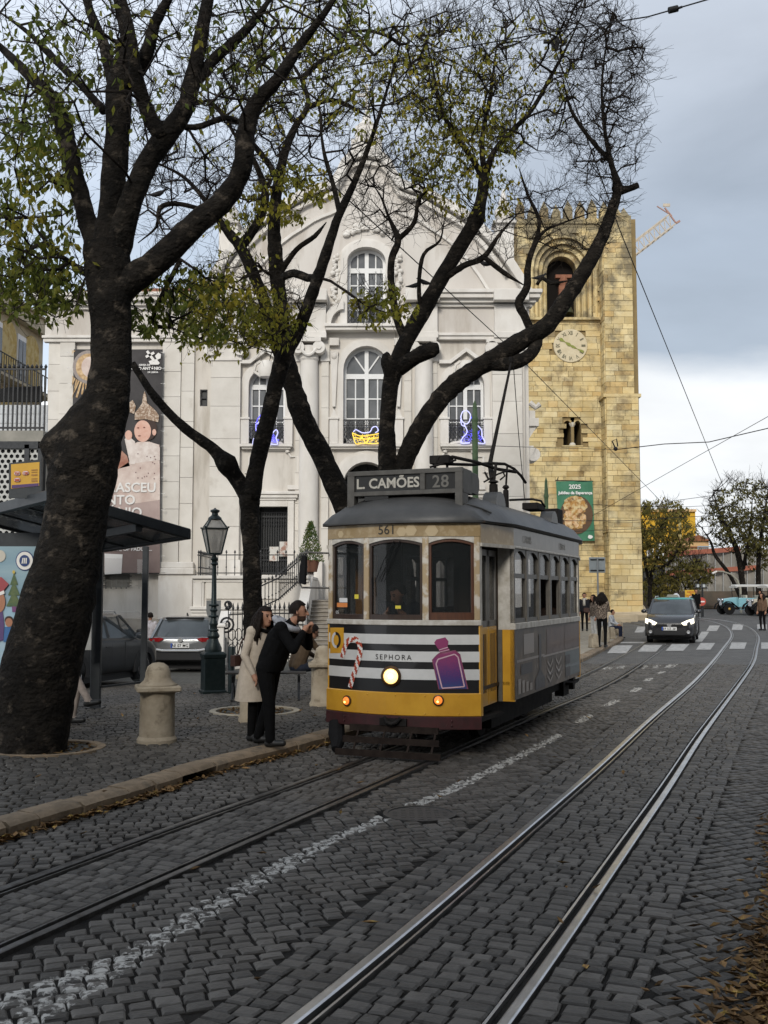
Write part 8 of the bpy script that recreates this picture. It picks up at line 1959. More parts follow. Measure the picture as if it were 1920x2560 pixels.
# --- people by the crossing
def stand(label, u, v, zoff, rot, mats, hgt=1.0, pose=None, hair='short', group=None, Y=None):
    if Y is None: q = G(u, v, zoff)
    else: q = P(u, v, Y); q.z = zoff
    return person(label, (q.x, q.y, zoff-.02), R(rot), pose, mats, hgt, hair, .018, group)
pat = mat('jacket_patterned', (.06,.045,.035), .8, 0, (.25,.20,.16), 26, lo=.46, hi=.56)
stand('woman in a dark patterned jacket and black trousers nearest the zebra crossing', 1506, 1617, .13, 60, dict(top=pat), 1.0, dict(elR=(.1,-.2,1.15), wrR=(.28,-.1,1.25), elL=(.1,.2,1.15), wrL=(.28,.1,1.25)), 'long')
stand('woman in white trousers carrying a white bag by the corner pavement', 1486, 1600, .13, 200, dict(top=pat, legs=cloth('trousers_white', (.55,.54,.52))), .95, None, 'long')
s1, _ = stand('woman in a dark coat and pale scarf walking along the corner pavement', 1462, 1577, .15, 255, dict(top=cloth('coat_navy', (.02,.02,.025)), legs=BLK), .97, None, 'short'); b = MB(); b.tube([(.0+.075*math.cos(a), .085*math.sin(a), 1.46) for a in np.linspace(0,6.28,13)[:-1]], .035, 7, close=True); b.box((.08,-.06,1.15),(.12,.05,1.45)); obj('scarf', b, cloth('scarf_pale', (.5,.47,.42)), s1, smooth=True); b = MB(); b.cbox((.12,.1,.95),(.1,.26,.22)); obj('handbag', b, bpy.data.materials['bag_brown'], s1, bev=.03)
q = G(1486,1600,.13); b = MB(); b.loft([[(.10*f_*math.cos(a), .07*f_*math.sin(a), z) for a in np.linspace(0,6.28,11)[:-1]] for z,f_ in ((.0,.6),(.06,1.2),(.2,1.2),(.3,.7),(.36,.3))]); o = tag(obj('carrier_bag', b, cloth('bag_white', (.55,.55,.55)), smooth=True), 'white carrier bag hanging from the hand of the woman in white trousers', 'bag'); o.location = (q.x+.16, q.y-.2, .60)
q = G(1529,1590,.13); person('child in a white top sitting on a low stone block', (q.x, q.y, .02), R(-30), {**SIT}, dict(top=cloth('top_white', (.50,.52,.55)), legs=cloth('skirt_navy', (.02,.025,.05))), .86, 'short', .018)
q = P(1907,1573,49); person('woman in a brown jacket standing at the right edge of the road', (q.x, 49, gz(q.x,49)), R(215), None, dict(top=cloth('jacket_tan', (.16,.10,.065)), legs=BLK), 1.02, 'long', .018)
q = P(1741,1530,61); person('man in black standing beside the no entry sign', (q.x, 61, gz(q.x,61)+.02), R(-90), None, dict(), 1.03, 'short', .02)
q = P(374,1600,33.2); person('man in a white shirt walking behind the parked crossover', (q.x, 33.2, pz(q.x,33.2)), R(80), None, dict(top=cloth('shirt_white', (.58,.54,.56)), legs=BLK), 1.0, 'short', .018)
rd, J = person('helmeted rider on the scooter behind the taxi', (sc_o.location.x, sc_o.location.y, sc_o.location.z+.24), R(-110), {**SIT, 'wrL':(.42,.3,.80), 'wrR':(.42,-.3,.80)}, dict(), 1.14, None, .02)
b = MB(); b.ball(J['head']+Vector((-.005,0,.015)), (.14,.13,.145), 14, 10); obj('helmet', b, mat('helmet_white', (.55,.56,.58), .25), rd, smooth=True); b = MB(); b.ball(J['head']+Vector((.05,0,-.0)), (.105,.115,.06), 12, 8); obj('visor', b, glass_dark, rd, smooth=True)
# tram driver
q = TM @ Vector((-.06,.2,.60)); person('tram driver looking down behind the middle windscreen', (q.x, q.y, q.z), R(-90)-TH, {**SIT, 'hipL':(0,.1,.62),'hipR':(0,-.1,.62),'pel':(-.0,0,.66),'chest':(.06,0,.96),'neck':(.14,0,1.12),'head':(.24,.02,1.23),'shL':(.1,.18,1.08),'shR':(.1,-.18,1.08),'elL':(.2,.24,.9),'elR':(.2,-.24,.9),'wrL':(.3,.14,.98),'wrR':(.3,-.12,.98),'look':(.8,-.5,-.5),'kneeL':(.12,.1,.38),'kneeR':(.12,-.1,.38),'ankL':(.0,.1,.1),'ankR':(.0,-.1,.1)}, dict(top=cloth('uniform_navy', (.02,.022,.03))))
q = P(1905,1500,67.9); person('driver sitting in the cream vintage tour car', (q.x, 68.0, gz(q.x,68)+.32), R(186), {**SIT}, dict(top=cloth('jacket_olive', (.16,.14,.09))), 1.0, 'short', .02)
# ================================================================== trees
D2 = 1.15734
def bark_mat(name, c1, c2, light):
    m = mat(name, c1, .9, 0, c2, 5, lo=.4, hi=.62, bump=1.0, bscale=17, stretch=(1,1,1.25), spots=(light, 5.5, .55, .75), bdist=.05)
    return m
m_bark = bark_mat('bark_dark', (.009,.008,.007), (.020,.017,.014), (.085,.070,.055))
m_twig = mat('twig_bark', (.016,.013,.011), .9, 0, (.028,.023,.019), 8)
def leaf_mat(name, c1, c2, c3):
    m = mat(name, c1, .62, 0, c2, 1.5, lo=.4, hi=.6, island=.35, spots=(c3, .9, .54, .9))
    b = m.node_tree.nodes['Principled BSDF']
    nt = m.node_tree; tr = nt.nodes.new('ShaderNodeBsdfTranslucent'); mxs = nt.nodes.new('ShaderNodeMixShader'); mxs.inputs[0].default_value = .6
    src = b.inputs['Base Color'].links[0].from_socket; nt.links.new(src, tr.inputs['Color']); nt.links.new(b.outputs[0], mxs.inputs[1]); nt.links.new(tr.outputs[0], mxs.inputs[2]); nt.links.new(mxs.outputs[0], nt.nodes['Material Output'].inputs['Surface'])
    return m
m_leaf = leaf_mat('leaf_autumn', (.19,.20,.03), (.30,.265,.035), (.48,.36,.04)); m_leafd = leaf_mat('leaf_dark', (.10,.13,.028), (.16,.175,.03), (.31,.26,.035))
def disp_uv(p):
    y = p[1]; z = p[2]-HC; d = y*math.cos(PIT)+z*math.sin(PIT); q = -y*math.sin(PIT)+z*math.cos(PIT); return (960+F*p[0]/d)/D2, (1280-F*q/d)/D2
def limb3(pts):
    """pts: (u,v,Y,width) in display pixels -> smooth 3D path and radii"""
    a = []
    for u, v, Y, w_ in pts: p = P(u*D2, v*D2, Y); a.append((p.x, p.y, p.z, w_*D2*Y/2590/2*.95))
    if pts[-1][3] < 13:                      # a limb that runs out ends in a fine tip
        n = len(a); a = [(x,y,z,r*(1 if k < n*.5 else lerp(1,.3,(k-n*.5)/(n*.5-1+1e-6)))) for k,(x,y,z,r) in enumerate(a)]
    return crom(a, .09)
from mathutils import noise as NZ
def noisy_tube(b, path, rr, n=14, amp=.10, cap=True, bulges=()):
    pts = [Vector(p[:3]) for p in path]; rad = [max(.004, p[3]) for p in path]; base = len(b.v); b.tube(pts, rad, n, cap); o_ = Vector((rr.uniform(0,50),)*3)
    for i in range(len(pts)):
        R0 = rad[i]
        for k in range(n):
            v = Vector(b.v[base+i*n+k]); d = (v-pts[i]); q = v+o_
            f = 1+amp*1.1*NZ.noise(q*(.22/R0))+amp*.8*NZ.noise(Vector((q.x*(.9/R0),q.y*(.9/R0),q.z*2.2)))+amp*.35*NZ.noise(q*(2.2/R0))
            ex = Vector()
            for c, r_, h in bulges:
                e = (v-c).length/r_
                if e < 1: ex += (v-pts[i]).normalized()*h*(1-e*e)**2*(1+.35*NZ.noise(q*9))
            b.v[base+i*n+k] = tuple(pts[i]+d*f+ex)
def twig_net(nodes, targets, bf, rtip, rr):
    """greedy tree that joins each target to the nearest part of the crown, so that branches fork as they do"""
    nodes = [tuple(n) for n in nodes]; N0 = len(nodes); T = np.array(targets, float); NP = np.array([n[:3] for n in nodes]); PL = np.zeros(N0)
    n = len(T); D = np.linalg.norm(T[:,None,:]-NP[None,:,:],axis=2); best = (D+bf*PL[None,:]).argmin(1); bd_ = (D+bf*PL[None,:]).min(1); done = np.zeros(n,bool); pos = list(NP); parent = [-1]*N0; pl = list(PL)
    for _ in range(n):
        c = np.where(done, 1e9, bd_); i = int(c.argmin()); j = int(best[i]); done[i] = True
        d = np.linalg.norm(T[i]-pos[j])
        segs = 1 if d < .45 else min(4, int(d/.35)+1); prev = j
        for k in range(1, segs+1):
            t = k/segs; q = pos[j]*(1-t)+T[i]*t
            if k < segs: q = q+np.array([rr.uniform(-1,1),rr.uniform(-1,1),rr.uniform(-.6,1)])*d*.08
            pos.append(q); parent.append(prev); pl.append(pl[prev]+d/segs); prev = len(pos)-1
            dd = np.linalg.norm(T-q,axis=1)+bf*pl[prev]; m_ = dd < bd_; bd_[m_] = dd[m_]; best[m_] = prev
    cnt = [1.0]*len(pos)
    for i in range(len(pos)-1, N0-1, -1):
        if parent[i] >= 0: cnt[parent[i]] += cnt[i]
    rad = [0]*len(pos)
    for i in range(N0, len(pos)): rad[i] = min(.05, rtip*cnt[i]**.42)
    return pos, parent, rad, N0
def leaf(b, p, L_, rr, droop=.8):
    d = Vector((rr.uniform(-1,1), rr.uniform(-1,1), -droop*rr.uniform(.4,2.2))).normalized(); s = d.cross(Vector((rr.uniform(-1,1),rr.uniform(-1,1),rr.uniform(-1,1)))).normalized()*L_*.27; n_ = d.cross(s).normalized()*L_*.06
    a = Vector(p); m1 = a+d*L_*.42+n_; b.add([a, m1-s-n_, a+d*L_, m1+s-n_, m1+n_], [(0,1,4),(1,2,4),(2,3,4),(3,0,4)])
def make_tree(name, label, base, limbs, crown, leaves, seed, rtip=.0045, bf=.25, twig=.42, ntw=2, lsize=.085, lmat=None, group=None, knots=(), twr=.0042, lden=1.0):
    """limbs: trunk and main limbs; crown: (u,v,ru,rv,Y,rY,count) clouds of branch tips; leaves: (u,v,ru,rv,density)"""
    rr = random.Random(seed); t = thing(name, label, 'tree', base, 0, group)
    b = MB(); nodes = []
    for L in limbs:
        path = limb3(L); r0_ = path[0][3]; noisy_tube(b, path, rr, 40 if r0_ > .3 else (24 if r0_ > .11 else (14 if r0_ > .05 else 9)), (.07 if r0_ > .3 else .11), True, [(P(u*D2,v*D2,Y), r_*D2*Y/2590, h) for u,v,Y,r_,h in knots])
        for q in path[::4]:
            nodes.append(q)
    at_world(obj('trunk', b, m_bark, None, smooth=True), t)
    targets = []
    for u, v, ru, rv, Y, rY, n in crown:
        k = 0
        while k < n:
            a, c, e_ = rr.uniform(-1,1), rr.uniform(-1,1), rr.uniform(-1,1)
            if a*a+c*c > 1: continue
            targets.append(tuple(P((u+a*ru)*D2, (v+c*rv)*D2, Y+e_*rY))); k += 1
    zmin = base[2]+1.2
    nodes = [n_ for n_ in nodes if n_[2] > zmin]
    pos, par, rad, N0 = twig_net(nodes, targets, bf, rtip, rr)
    b = MB(); tips = []; L_ = MB()
    for i in range(N0, len(pos)):
        j = par[i]; r0 = rad[j] if j >= N0 else min(rad[i]*1.25, .05); n = 6 if rad[i] > .012 else (4 if rad[i] > .007 else 3)
        b.tube([pos[j], pos[i]], [max(r0*.9,rad[i]), rad[i]], n, False)
        d = Vector(pos[i])-Vector(pos[j]); d = d.normalized() if d.length > 1e-6 else Vector((0,0,1))
        for k in range(ntw):
            dd = (d*.8+Vector((rr.uniform(-1,1),rr.uniform(-1,1),rr.uniform(-.35,1.0)))).normalized(); ln = twig*rr.uniform(.5,1.3); p0 = Vector(pos[j]).lerp(Vector(pos[i]), rr.random())
            p1 = p0+dd*ln*.4+Vector((rr.uniform(-.04,.04),rr.uniform(-.04,.04),rr.uniform(-.04,.04))); d2 = (dd+Vector((rr.uniform(-.6,.6),rr.uniform(-.6,.6),rr.uniform(-.3,.6)))).normalized(); pm = p1+d2*ln*.3; p2 = pm+(d2+Vector((rr.uniform(-.5,.5),rr.uniform(-.5,.5),rr.uniform(-.2,.6)))).normalized()*ln*.3
            b.tube([p0,p1,pm,p2], [twr,twr*.85,twr*.7,twr*.45], 3, False); tips.append((p0,p1,p2))
            for q_, l_ in ((p1,.4),(pm,.3)):
                if rr.random() < .75:
                    d3 = (dd+Vector((rr.uniform(-1,1),rr.uniform(-1,1),rr.uniform(-.5,.8)))).normalized(); p3 = q_+d3*ln*l_; b.tube([q_,p3], [twr*.75,twr*.45], 3, False); tips.append((q_,q_,p3))
    at_world(obj('branches', b, m_twig, None), t)
    nl = 0
    for (p0,p1,p2) in tips:
        u, v = disp_uv(p2); dn = 0
        for lu, lv, ru, rv, de in leaves:
            q = ((u-lu)/ru)**2+((v-lv)/rv)**2
            if q < 1: dn = max(dn, de*(1-.5*q))
        dn *= lden
        k = int(dn)+(1 if rr.random() < dn-int(dn) else 0)
        for _ in range(k):
            s = rr.random(); p = p1.lerp(p2, s)+Vector((rr.uniform(-.05,.05),rr.uniform(-.05,.05),rr.uniform(-.06,.02))); leaf(L_, p, lsize*rr.uniform(.7,1.3), rr); nl += 1
    if L_.v: at_world(stuff(obj('crown', L_, lmat or m_leaf, None)), t)
    print(label, len(pos), len(tips), nl)
    return t
Y1 = 11.7
T1 = [[(52,1668,Y1,215),(62,1620,Y1,165),(72,1540,Y1,172),(84,1470,Y1,176),(100,1400,Y1,175),(118,1330,Y1,168),(135,1250,Y1,155),(155,1170,Y1,142),(168,1090,Y1,142),(182,1000,Y1,156),(194,945,Y1,152),(220,892,Y1,118),(232,850,Y1,100),(241,760,Y1,92),(237,650,Y1,98),(233,580,Y1,110),(228,530,Y1,105)],
  [(245,640,Y1,74),(290,600,Y1-.05,66),(340,565,Y1-.1,60),(385,520,Y1-.1,58),(430,478,Y1-.1,54),(490,425,Y1-.1,50),(524,360,Y1-.2,46),(530,290,Y1-.2,44),(552,225,Y1-.2,42),(600,170,Y1-.3,38),(650,95,Y1-.3,34),(700,30,Y1-.4,29),(750,-50,Y1-.5,22),(800,-130,Y1-.6,12)],
  [(215,545,Y1,62),(190,480,Y1+.1,46),(168,400,Y1+.1,42),(150,330,Y1+.1,40),(134,262,Y1+.2,40),(105,205,Y1+.2,34),(55,155,Y1+.3,30),(5,105,Y1+.4,26),(-60,50,Y1+.5,18),(-120,-10,Y1+.5,10)],
  [(232,560,Y1,84),(240,470,Y1,62),(246,380,Y1,58),(254,290,Y1,56),(256,215,Y1,62),(262,150,Y1,48),(275,90,Y1,34),(262,20,Y1,30),(240,-60,Y1,22)],
  [(252,215,Y1+.1,34),(238,150,Y1+.2,30),(222,90,Y1+.3,26),(200,40,Y1+.3,22),(178,-30,Y1+.4,16)],
  [(262,195,Y1,40),(300,150,Y1-.1,38),(322,100,Y1-.2,32),(335,50,Y1-.2,26),(380,-30,Y1-.3,18)],
  [(245,560,Y1,70),(278,450,Y1-.1,54),(315,360,Y1-.1,50),(365,285,Y1-.1,50),(398,235,Y1-.1,42),(418,160,Y1-.1,38),(436,70,Y1-.1,32),(452,-20,Y1-.1,26),(462,-90,Y1-.1,18)],
  [(350,300,Y1-.15,42),(318,240,Y1-.2,36),(296,170,Y1-.3,32),(284,90,Y1-.4,28),(270,20,Y1-.4,22),(240,-60,Y1-.5,14)],
  [(408,200,Y1-.1,28),(460,130,Y1-.0,26),(500,95,Y1,24),(545,50,Y1,20),(585,-5,Y1,16),(620,-60,Y1,10)],
  [(205,610,Y1+.1,16),(165,575,Y1+.2,12),(120,545,Y1+.3,12),(90,510,Y1+.4,10),(60,470,Y1+.5,8)],
  [(225,240,Y1+.2,22),(180,190,Y1+.3,16),(120,130,Y1+.5,18),(60,70,Y1+.6,14),(-10,20,Y1+.8,10)],
  [(415,500,Y1+.05,26),(470,450,Y1+.1,30),(520,395,Y1+.1,26),(538,345,Y1+.1,22)],
  [(340,265,Y1+.3,14),(420,275,Y1+.6,14),(490,255,Y1+.9,14),(545,280,Y1+1.1,13)],
  [(390,560,Y1+.6,12),(330,690,Y1+.9,10),(380,710,Y1+1.2,8)]]
make_tree('leaning_tree', 'large dark leaning tree with a gnarled trunk nearest the camera', (-3.9,11.7,.05), T1,
  [(120,170,240,230,11.9,1.8,200),(330,80,260,170,11.7,1.8,200),(560,90,230,170,12,1.6,180),(420,330,130,120,12.6,.8,70),(70,420,120,250,12.2,1.1,170),(95,620,130,80,12.3,.9,90),(380,650,160,90,12.8,.9,110)],
  [(60,420,130,280,1.8),(90,620,150,85,2.2),(200,150,180,170,.3),(50,150,120,160,.9),(350,100,200,160,.2),(560,100,220,150,.3),(830,10,120,90,1.4),(400,655,180,100,2.2)], 11, .0045, .22, .42, 2, .105, m_leafd, None, ((116,965,Y1-.1,50,.12),(165,1080,Y1-.35,55,.06),(278,830,Y1-.2,45,.07),(66,1615,Y1-.3,95,.08),(250,640,Y1-.2,50,.05),(150,1000,Y1-.4,60,.06)), .0032)
Y2 = 15.6
T2 = [[(552,1545,Y2,74),(550,1480,Y2,52),(549,1400,Y2,47),(546,1300,Y2,44),(543,1200,Y2,41),(540,1120,Y2,42),(538,1070,Y2,48)],
  [(536,1075,Y2,40),(512,1035,Y2,36),(490,1003,Y2,38),(462,972,Y2,28),(440,955,Y2,25),(400,925,Y2,22),(368,895,Y2,20),(338,862,Y2,19),(312,825,Y2,17),(286,785,Y2,15)],
  [(540,1080,Y2,42),(552,1020,Y2,39),(566,955,Y2,38),(582,890,Y2,36),(597,825,Y2,36),(610,780,Y2,40),(626,748,Y2,34),(650,700,Y2,30),(676,630,Y2,28),(702,555,Y2,28),(730,470,Y2,25),(765,395,Y2,22),(795,320,Y2,19),(825,230,Y2,16),(860,110,Y2,12),(880,20,Y2,8)],
  [(690,600,Y2,20),(665,600,Y2+.2,20),(635,590,Y2+.3,20),(612,598,Y2+.5,18)],
  [(735,465,Y2,14),(720,400,Y2+.2,11),(700,330,Y2+.3,9),(690,250,Y2+.4,7)]]
make_tree('forked_tree', 'slim dark tree forking low beside the street lamp', (-2.5+.0,Y2,.08), T2,
  [(800,130,150,230,15.6,1.6,170),(690,260,120,180,15.8,1.4,100),(590,690,70,90,15.4,.7,60),(820,660,60,40,15.3,.4,30)],
  [(640,420,90,80,2.0),(800,150,150,150,.5),(830,660,80,60,2.4),(590,680,80,70,1.5),(470,970,40,20,2)], 12, .005, .25, .42, 3, .10, m_leaf, None, ((488,1000,Y2-.1,34,.08),(540,1070,Y2-.1,36,.04)), .0036)
Y3 = 18.0
T3 = [[(815,1330,Y3,62),(800,1250,Y3,56),(770,1160,Y3,52),(738,1080,Y3,52),(695,985,Y3,50),(655,905,Y3,50),(632,830,Y3,44),(617,760,Y3,37),(606,660,Y3,34),(596,570,Y3,35),(592,470,Y3,31),(602,390,Y3,28),(618,320,Y3,26),(640,270,Y3,24),(666,226,Y3,22),(650,170,Y3,18),(620,115,Y3,14),(600,40,Y3,10)],
  [(668,230,Y3,14),(715,216,Y3,11),(760,232,Y3,9),(800,255,Y3,7)], [(650,172,Y3,14),(690,135,Y3,12),(740,108,Y3,10),(800,90,Y3,7)],
  [(628,830,Y3+.1,34),(596,740,Y3+.2,30),(570,650,Y3+.3,28),(545,585,Y3+.3,28),(518,532,Y3+.4,26),(480,485,Y3+.4,18),(445,435,Y3+.4,15),(400,385,Y3+.5,13),(350,357,Y3+.5,11),(300,335,Y3+.6,8)],
  [(515,540,Y3+.4,24),(548,495,Y3+.3,22),(568,455,Y3+.3,20),(572,410,Y3+.3,17),(545,340,Y3+.2,14),(500,280,Y3,12),(480,220,Y3,10)],
  [(430,450,Y3+.4,10),(380,440,Y3+.3,12),(345,450,Y3+.2,12),(338,490,Y3+.2,9),(298,525,Y3+.2,7)],
  [(597,600,Y3,16),(640,540,Y3-.2,12),(680,510,Y3-.3,11),(705,480,Y3-.3,8)], [(605,390,Y3,16),(570,340,Y3,14),(545,310,Y3,13)]]
make_tree('grey_tree', 'grey barked tree leaning left behind the tram front', (.3,Y3,.1), T3,
  [(470,250,190,200,18,1.8,200),(650,130,170,180,18,1.8,160),(370,430,120,110,18,1.0,120),(500,650,130,110,17.6,.8,130),(560,400,110,110,17.8,1,90)],
  [(470,690,150,110,2.2),(640,430,100,80,2.6),(560,480,120,90,.7),(480,230,170,150,.15),(650,120,160,150,.4)], 13, .0055, .25, .48, 3, .11, m_leaf, None, (), .0042)
Y4 = 20.0
T4 = [[(862,1320,Y4,84),(856,1200,Y4,72),(848,1100,Y4,66),(840,1040,Y4,50),(836,960,Y4,40),(838,890,Y4,36),(848,810,Y4,38),(876,740,Y4,37),(914,672,Y4,38),(955,598,Y4,35),(995,530,Y4,34),(1026,478,Y4,34),(1040,430,Y4,26),(1046,385,Y4,28)],
  [(850,820,Y4,36),(838,775,Y4-.1,34),(840,768,Y4-.1,20)], [(862,795,Y4,36),(900,770,Y4-.2,36),(935,755,Y4-.3,34),(946,752,Y4-.3,24)],
  [(850,1110,Y4,54),(866,1020,Y4,44),(895,950,Y4,45),(936,880,Y4,46),(992,822,Y4,44),(1060,778,Y4,42),(1120,740,Y4,42),(1182,702,Y4,41),(1226,640,Y4,38),(1262,585,Y4,35),(1298,518,Y4,33),(1323,450,Y4,30),(1334,405,Y4,26),(1318,345,Y4,19),(1305,270,Y4,15),(1300,190,Y4,12),(1308,110,Y4,10),(1330,10,Y4,7)],
  [(1330,415,Y4,18),(1358,408,Y4,15),(1378,400,Y4,14)], [(1050,785,Y4,32),(1100,786,Y4-.1,32),(1140,770,Y4-.1,30),(1160,742,Y4,24),(1162,722,Y4,20)],
  [(1150,722,Y4,18),(1132,680,Y4,18),(1120,655,Y4,20),(1138,620,Y4,18),(1140,580,Y4,15),(1150,540,Y4,14),(1175,500,Y4,11),(1220,480,Y4,9),(1290,455,Y4,7)],
  [(1150,540,Y4,11),(1165,480,Y4+.1,9),(1140,420,Y4+.2,7),(1120,360,Y4+.2,6)],
  [(880,742,Y4,22),(858,690,Y4,19),(846,620,Y4,17),(846,560,Y4,17),(860,518,Y4,16),(840,470,Y4+.2,10),(820,420,Y4+.3,8),(790,380,Y4+.4,6)],
  [(860,518,Y4,13),(895,480,Y4-.2,11),(905,430,Y4-.2,8),(940,400,Y4-.3,6)],
  [(912,690,Y4,12),(905,620,Y4-.2,10),(915,550,Y4-.2,9),(950,520,Y4-.2,7),(960,470,Y4-.2,5)],
  [(950,610,Y4,15),(1000,575,Y4-.2,15),(1045,555,Y4-.3,14),(1080,505,Y4-.4,10),(1120,460,Y4-.4,8)], [(1045,555,Y4-.3,12),(1090,590,Y4-.3,11),(1130,615,Y4-.2,10)],
  [(1160,615,Y4,8),(1172,600,Y4-.1,9),(1190,612,Y4-.2,9),(1235,605,Y4-.2,4)],
  [(1044,390,Y4,18),(1025,350,Y4,14),(990,300,Y4-.1,12),(955,240,Y4-.1,10),(935,150,Y4-.1,8),(915,60,Y4-.1,6)], [(1046,390,Y4,18),(1066,330,Y4,14),(1105,285,Y4,12),(1150,235,Y4,11),(1190,165,Y4,10),(1235,80,Y4,8),(1270,0,Y4,6)], [(1046,385,Y4,16),(1042,300,Y4+.2,12),(1060,200,Y4+.3,9),(1075,80,Y4+.3,6)],
  [(1316,345,Y4,12),(1275,300,Y4+.1,10),(1235,240,Y4+.2,8),(1215,170,Y4+.2,6)]]
make_tree('spreading_tree', 'spreading dark tree with a bare twiggy crown rising behind the tram', (.75,Y4,.1), T4,
  [(1130,150,260,190,20,1.8,620),(950,230,170,200,20,1.6,320),(1290,190,115,220,20,1.0,330),(1230,470,110,90,20,.7,110),(1060,480,130,90,20,.7,90),(850,430,110,90,20.2,.7,120),(1330,330,50,120,20,.5,60)],
  [(1000,330,120,130,1.1),(940,180,180,160,.42),(1100,160,150,150,.25),(1060,410,60,50,1.3)], 14, .0055, .25, .52, 3, .112, m_leaf, None, ((1032,470,Y4-.1,30,.07),(1337,402,Y4-.1,26,.05),(850,800,Y4-.2,40,.05)), .0045)
# ------------------------------------------------------------------ trees by the bend, far right
def far_tree(label, base_u, Y, limbs0, crown, leaves, seed, lm, ls=.24):
    q = P(base_u, 1520, Y); limbs = [[(u,v,y_,w_*.7) for u,v,y_,w_ in L] for L in limbs0]; return make_tree('street_tree', label, (q.x, Y, gz(q.x,Y)), limbs, crown, leaves, seed, .012, .25, .9, 2, ls, lm, 'trees at the bend of the road', (), .012, 1.0)
YA = 80.0
far_tree('rounded tree with yellow green leaves right beside the cathedral tower', 1625, YA, [[(1404,1310,YA,16),(1404,1270,YA,13),(1410,1230,YA,12),(1425,1190,YA,9),(1450,1150,YA,7)],[(1404,1265,YA,10),(1392,1210,YA,9),(1385,1160,YA,7)],[(1410,1230,YA,9),(1435,1222,YA-.5,8),(1455,1205,YA-.8,7),(1460,1190,YA-.8,5)]],
  [(1425,1150,75,75,YA,3,170),(1400,1190,40,50,YA,2,60)], [(1425,1145,85,75,2.4),(1400,1195,50,60,1.2)], 41, leaf_mat('leaf_far_olive', (.19,.17,.05), (.25,.21,.055), (.36,.26,.05)), .25)
YB = 76.0
far_tree('tall dark tree behind the vintage cars at the right edge', 1860, YB, [[(1610,1310,YB,22),(1605,1270,YB,20),(1595,1200,YB,18),(1575,1150,YB,14),(1555,1110,YB,10),(1540,1060,YB,7)],[(1600,1290,YB,14),(1575,1240,YB,12),(1545,1200,YB,11),(1535,1170,YB,9),(1515,1140,YB,6)],[(1640,1310,YB,18),(1638,1250,YB,16),(1640,1190,YB,13),(1650,1120,YB,10),(1660,1050,YB,7)],[(1605,1230,YB,12),(1620,1150,YB,10),(1625,1080,YB,7)]],
  [(1610,1110,85,90,YB,3.5,240),(1650,1170,60,70,YB,2.5,90),(1545,1130,40,50,YB,2,40)], [(1615,1115,80,85,1.1),(1655,1170,60,70,1.6),(1545,1130,40,50,.3)], 42, leaf_mat('leaf_far_dark', (.12,.115,.04), (.17,.15,.045), (.26,.21,.045)), .25)
YC2 = 84.0
far_tree('small thinning tree behind the yellow roadworks sign', 1720, YC2, [[(1486,1312,YC2,7),(1490,1280,YC2,6),(1500,1250,YC2,5)],[(1488,1285,YC2,5),(1470,1250,YC2,4)]], [(1490,1235,60,38,YC2,2.5,110)], [(1490,1240,60,38,1.6)], 43, bpy.data.materials['leaf_far_olive'], .28)
far_tree('low bushy tree at the foot of the cathedral wall', 1640, YC2-1, [[(1425,1312,YC2-1,6),(1425,1285,YC2-1,5),(1430,1265,YC2-1,4)]], [(1425,1270,45,38,YC2-1,2.5,90)], [(1425,1272,48,40,1.8)], 44, bpy.data.materials['leaf_far_olive'], .28)
# ================================================================== far right background
def bbox_at(u0, u1, v0, v1, Y, d): a, c = P(u0,v1,Y), P(u1,v0,Y); return (a.x,Y,a.z), (c.x,Y+d,c.z)
m_yb = mat('house_yellow', (.60,.36,.04), .8, 0, (.52,.30,.04), .4); m_pe = mat('house_peach', (.62,.42,.22), .8, 0, (.55,.36,.18), .4)
YB1 = 112.0
t = thing('yellow_house', 'tall yellow house rising above the trees at the bend', 'house', (P(1715,1500,YB1).x, YB1, .4))
def BK(par, name, mb, m, **k): return at_world(obj(name, mb, m, None, **k), par)
BK(t, 'wall', MB().box(*bbox_at(1610,1738,1278,1560,YB1,8)), m_yb); BK(t, 'parapet', MB().box(*bbox_at(1606,1741,1273,1279,YB1-.3,8.6)), m_pe); BK(t, 'corner_strip', MB().box(*bbox_at(1700,1703,1279,1500,YB1-.12,.2)), mat('strip_grey', (.4,.33,.15), .8))
for u, v in ((1640,1370),(1640,1430),(1618,1370)):
    w_ = BK(t, 'window', MB().box(*bbox_at(u,u+16,v,v+34,YB1-.15,.2)), m_frame); at_world(obj('pane', MB().box(*bbox_at(u+3,u+13,v+3,v+31,YB1-.2,.06)), m_pane, None), t)
b = MB(); b.tube([P(1656,1276,YB1+2), P(1656,1252,YB1+2)], .08, 6); b.tube([P(1650,1262,YB1+2), P(1660,1245,YB1+2)], .06, 6); b.box(*bbox_at(1650,1668,1262,1276,YB1+2,1.2)); BK(t, 'chimney', b, mat('chimney_grey', (.2,.19,.18), .8))
YB2 = 104.0
t = thing('peach_house', 'peach house with a tiled roof and terrace beyond the wrapped scaffolding', 'house', (P(1740,1500,YB2).x, YB2, .4))
BK(t, 'wall', MB().box(*bbox_at(1690,1772,1352,1560,YB2,6)), m_pe); b = MB(); a, c, e_ = P(1725,1352,YB2-.3), P(1778,1352,YB2-.3), P(1748,1337,YB2-.3); b.prism([(a.x,a.z),(c.x,c.z),(e_.x,e_.z)], YB2-.3, YB2+6); BK(t, 'roof', b, m_tile)
BK(t, 'string_course', MB().box(*bbox_at(1690,1772,1366,1369,YB2-.2,.3)), m_tile)
for u in (1704,1738): w_ = BK(t, 'window', MB().box(*bbox_at(u,u+12,1385,1412,YB2-.1,.2)), m_frame); BK(t, 'pane', MB().box(*bbox_at(u+2,u+10,1388,1410,YB2-.16,.08)), m_pane)
b = MB()
for k in range(10): b.bar(P(1745+k*5,1380,YB2-1), P(1745+k*5,1366,YB2-1), .06)
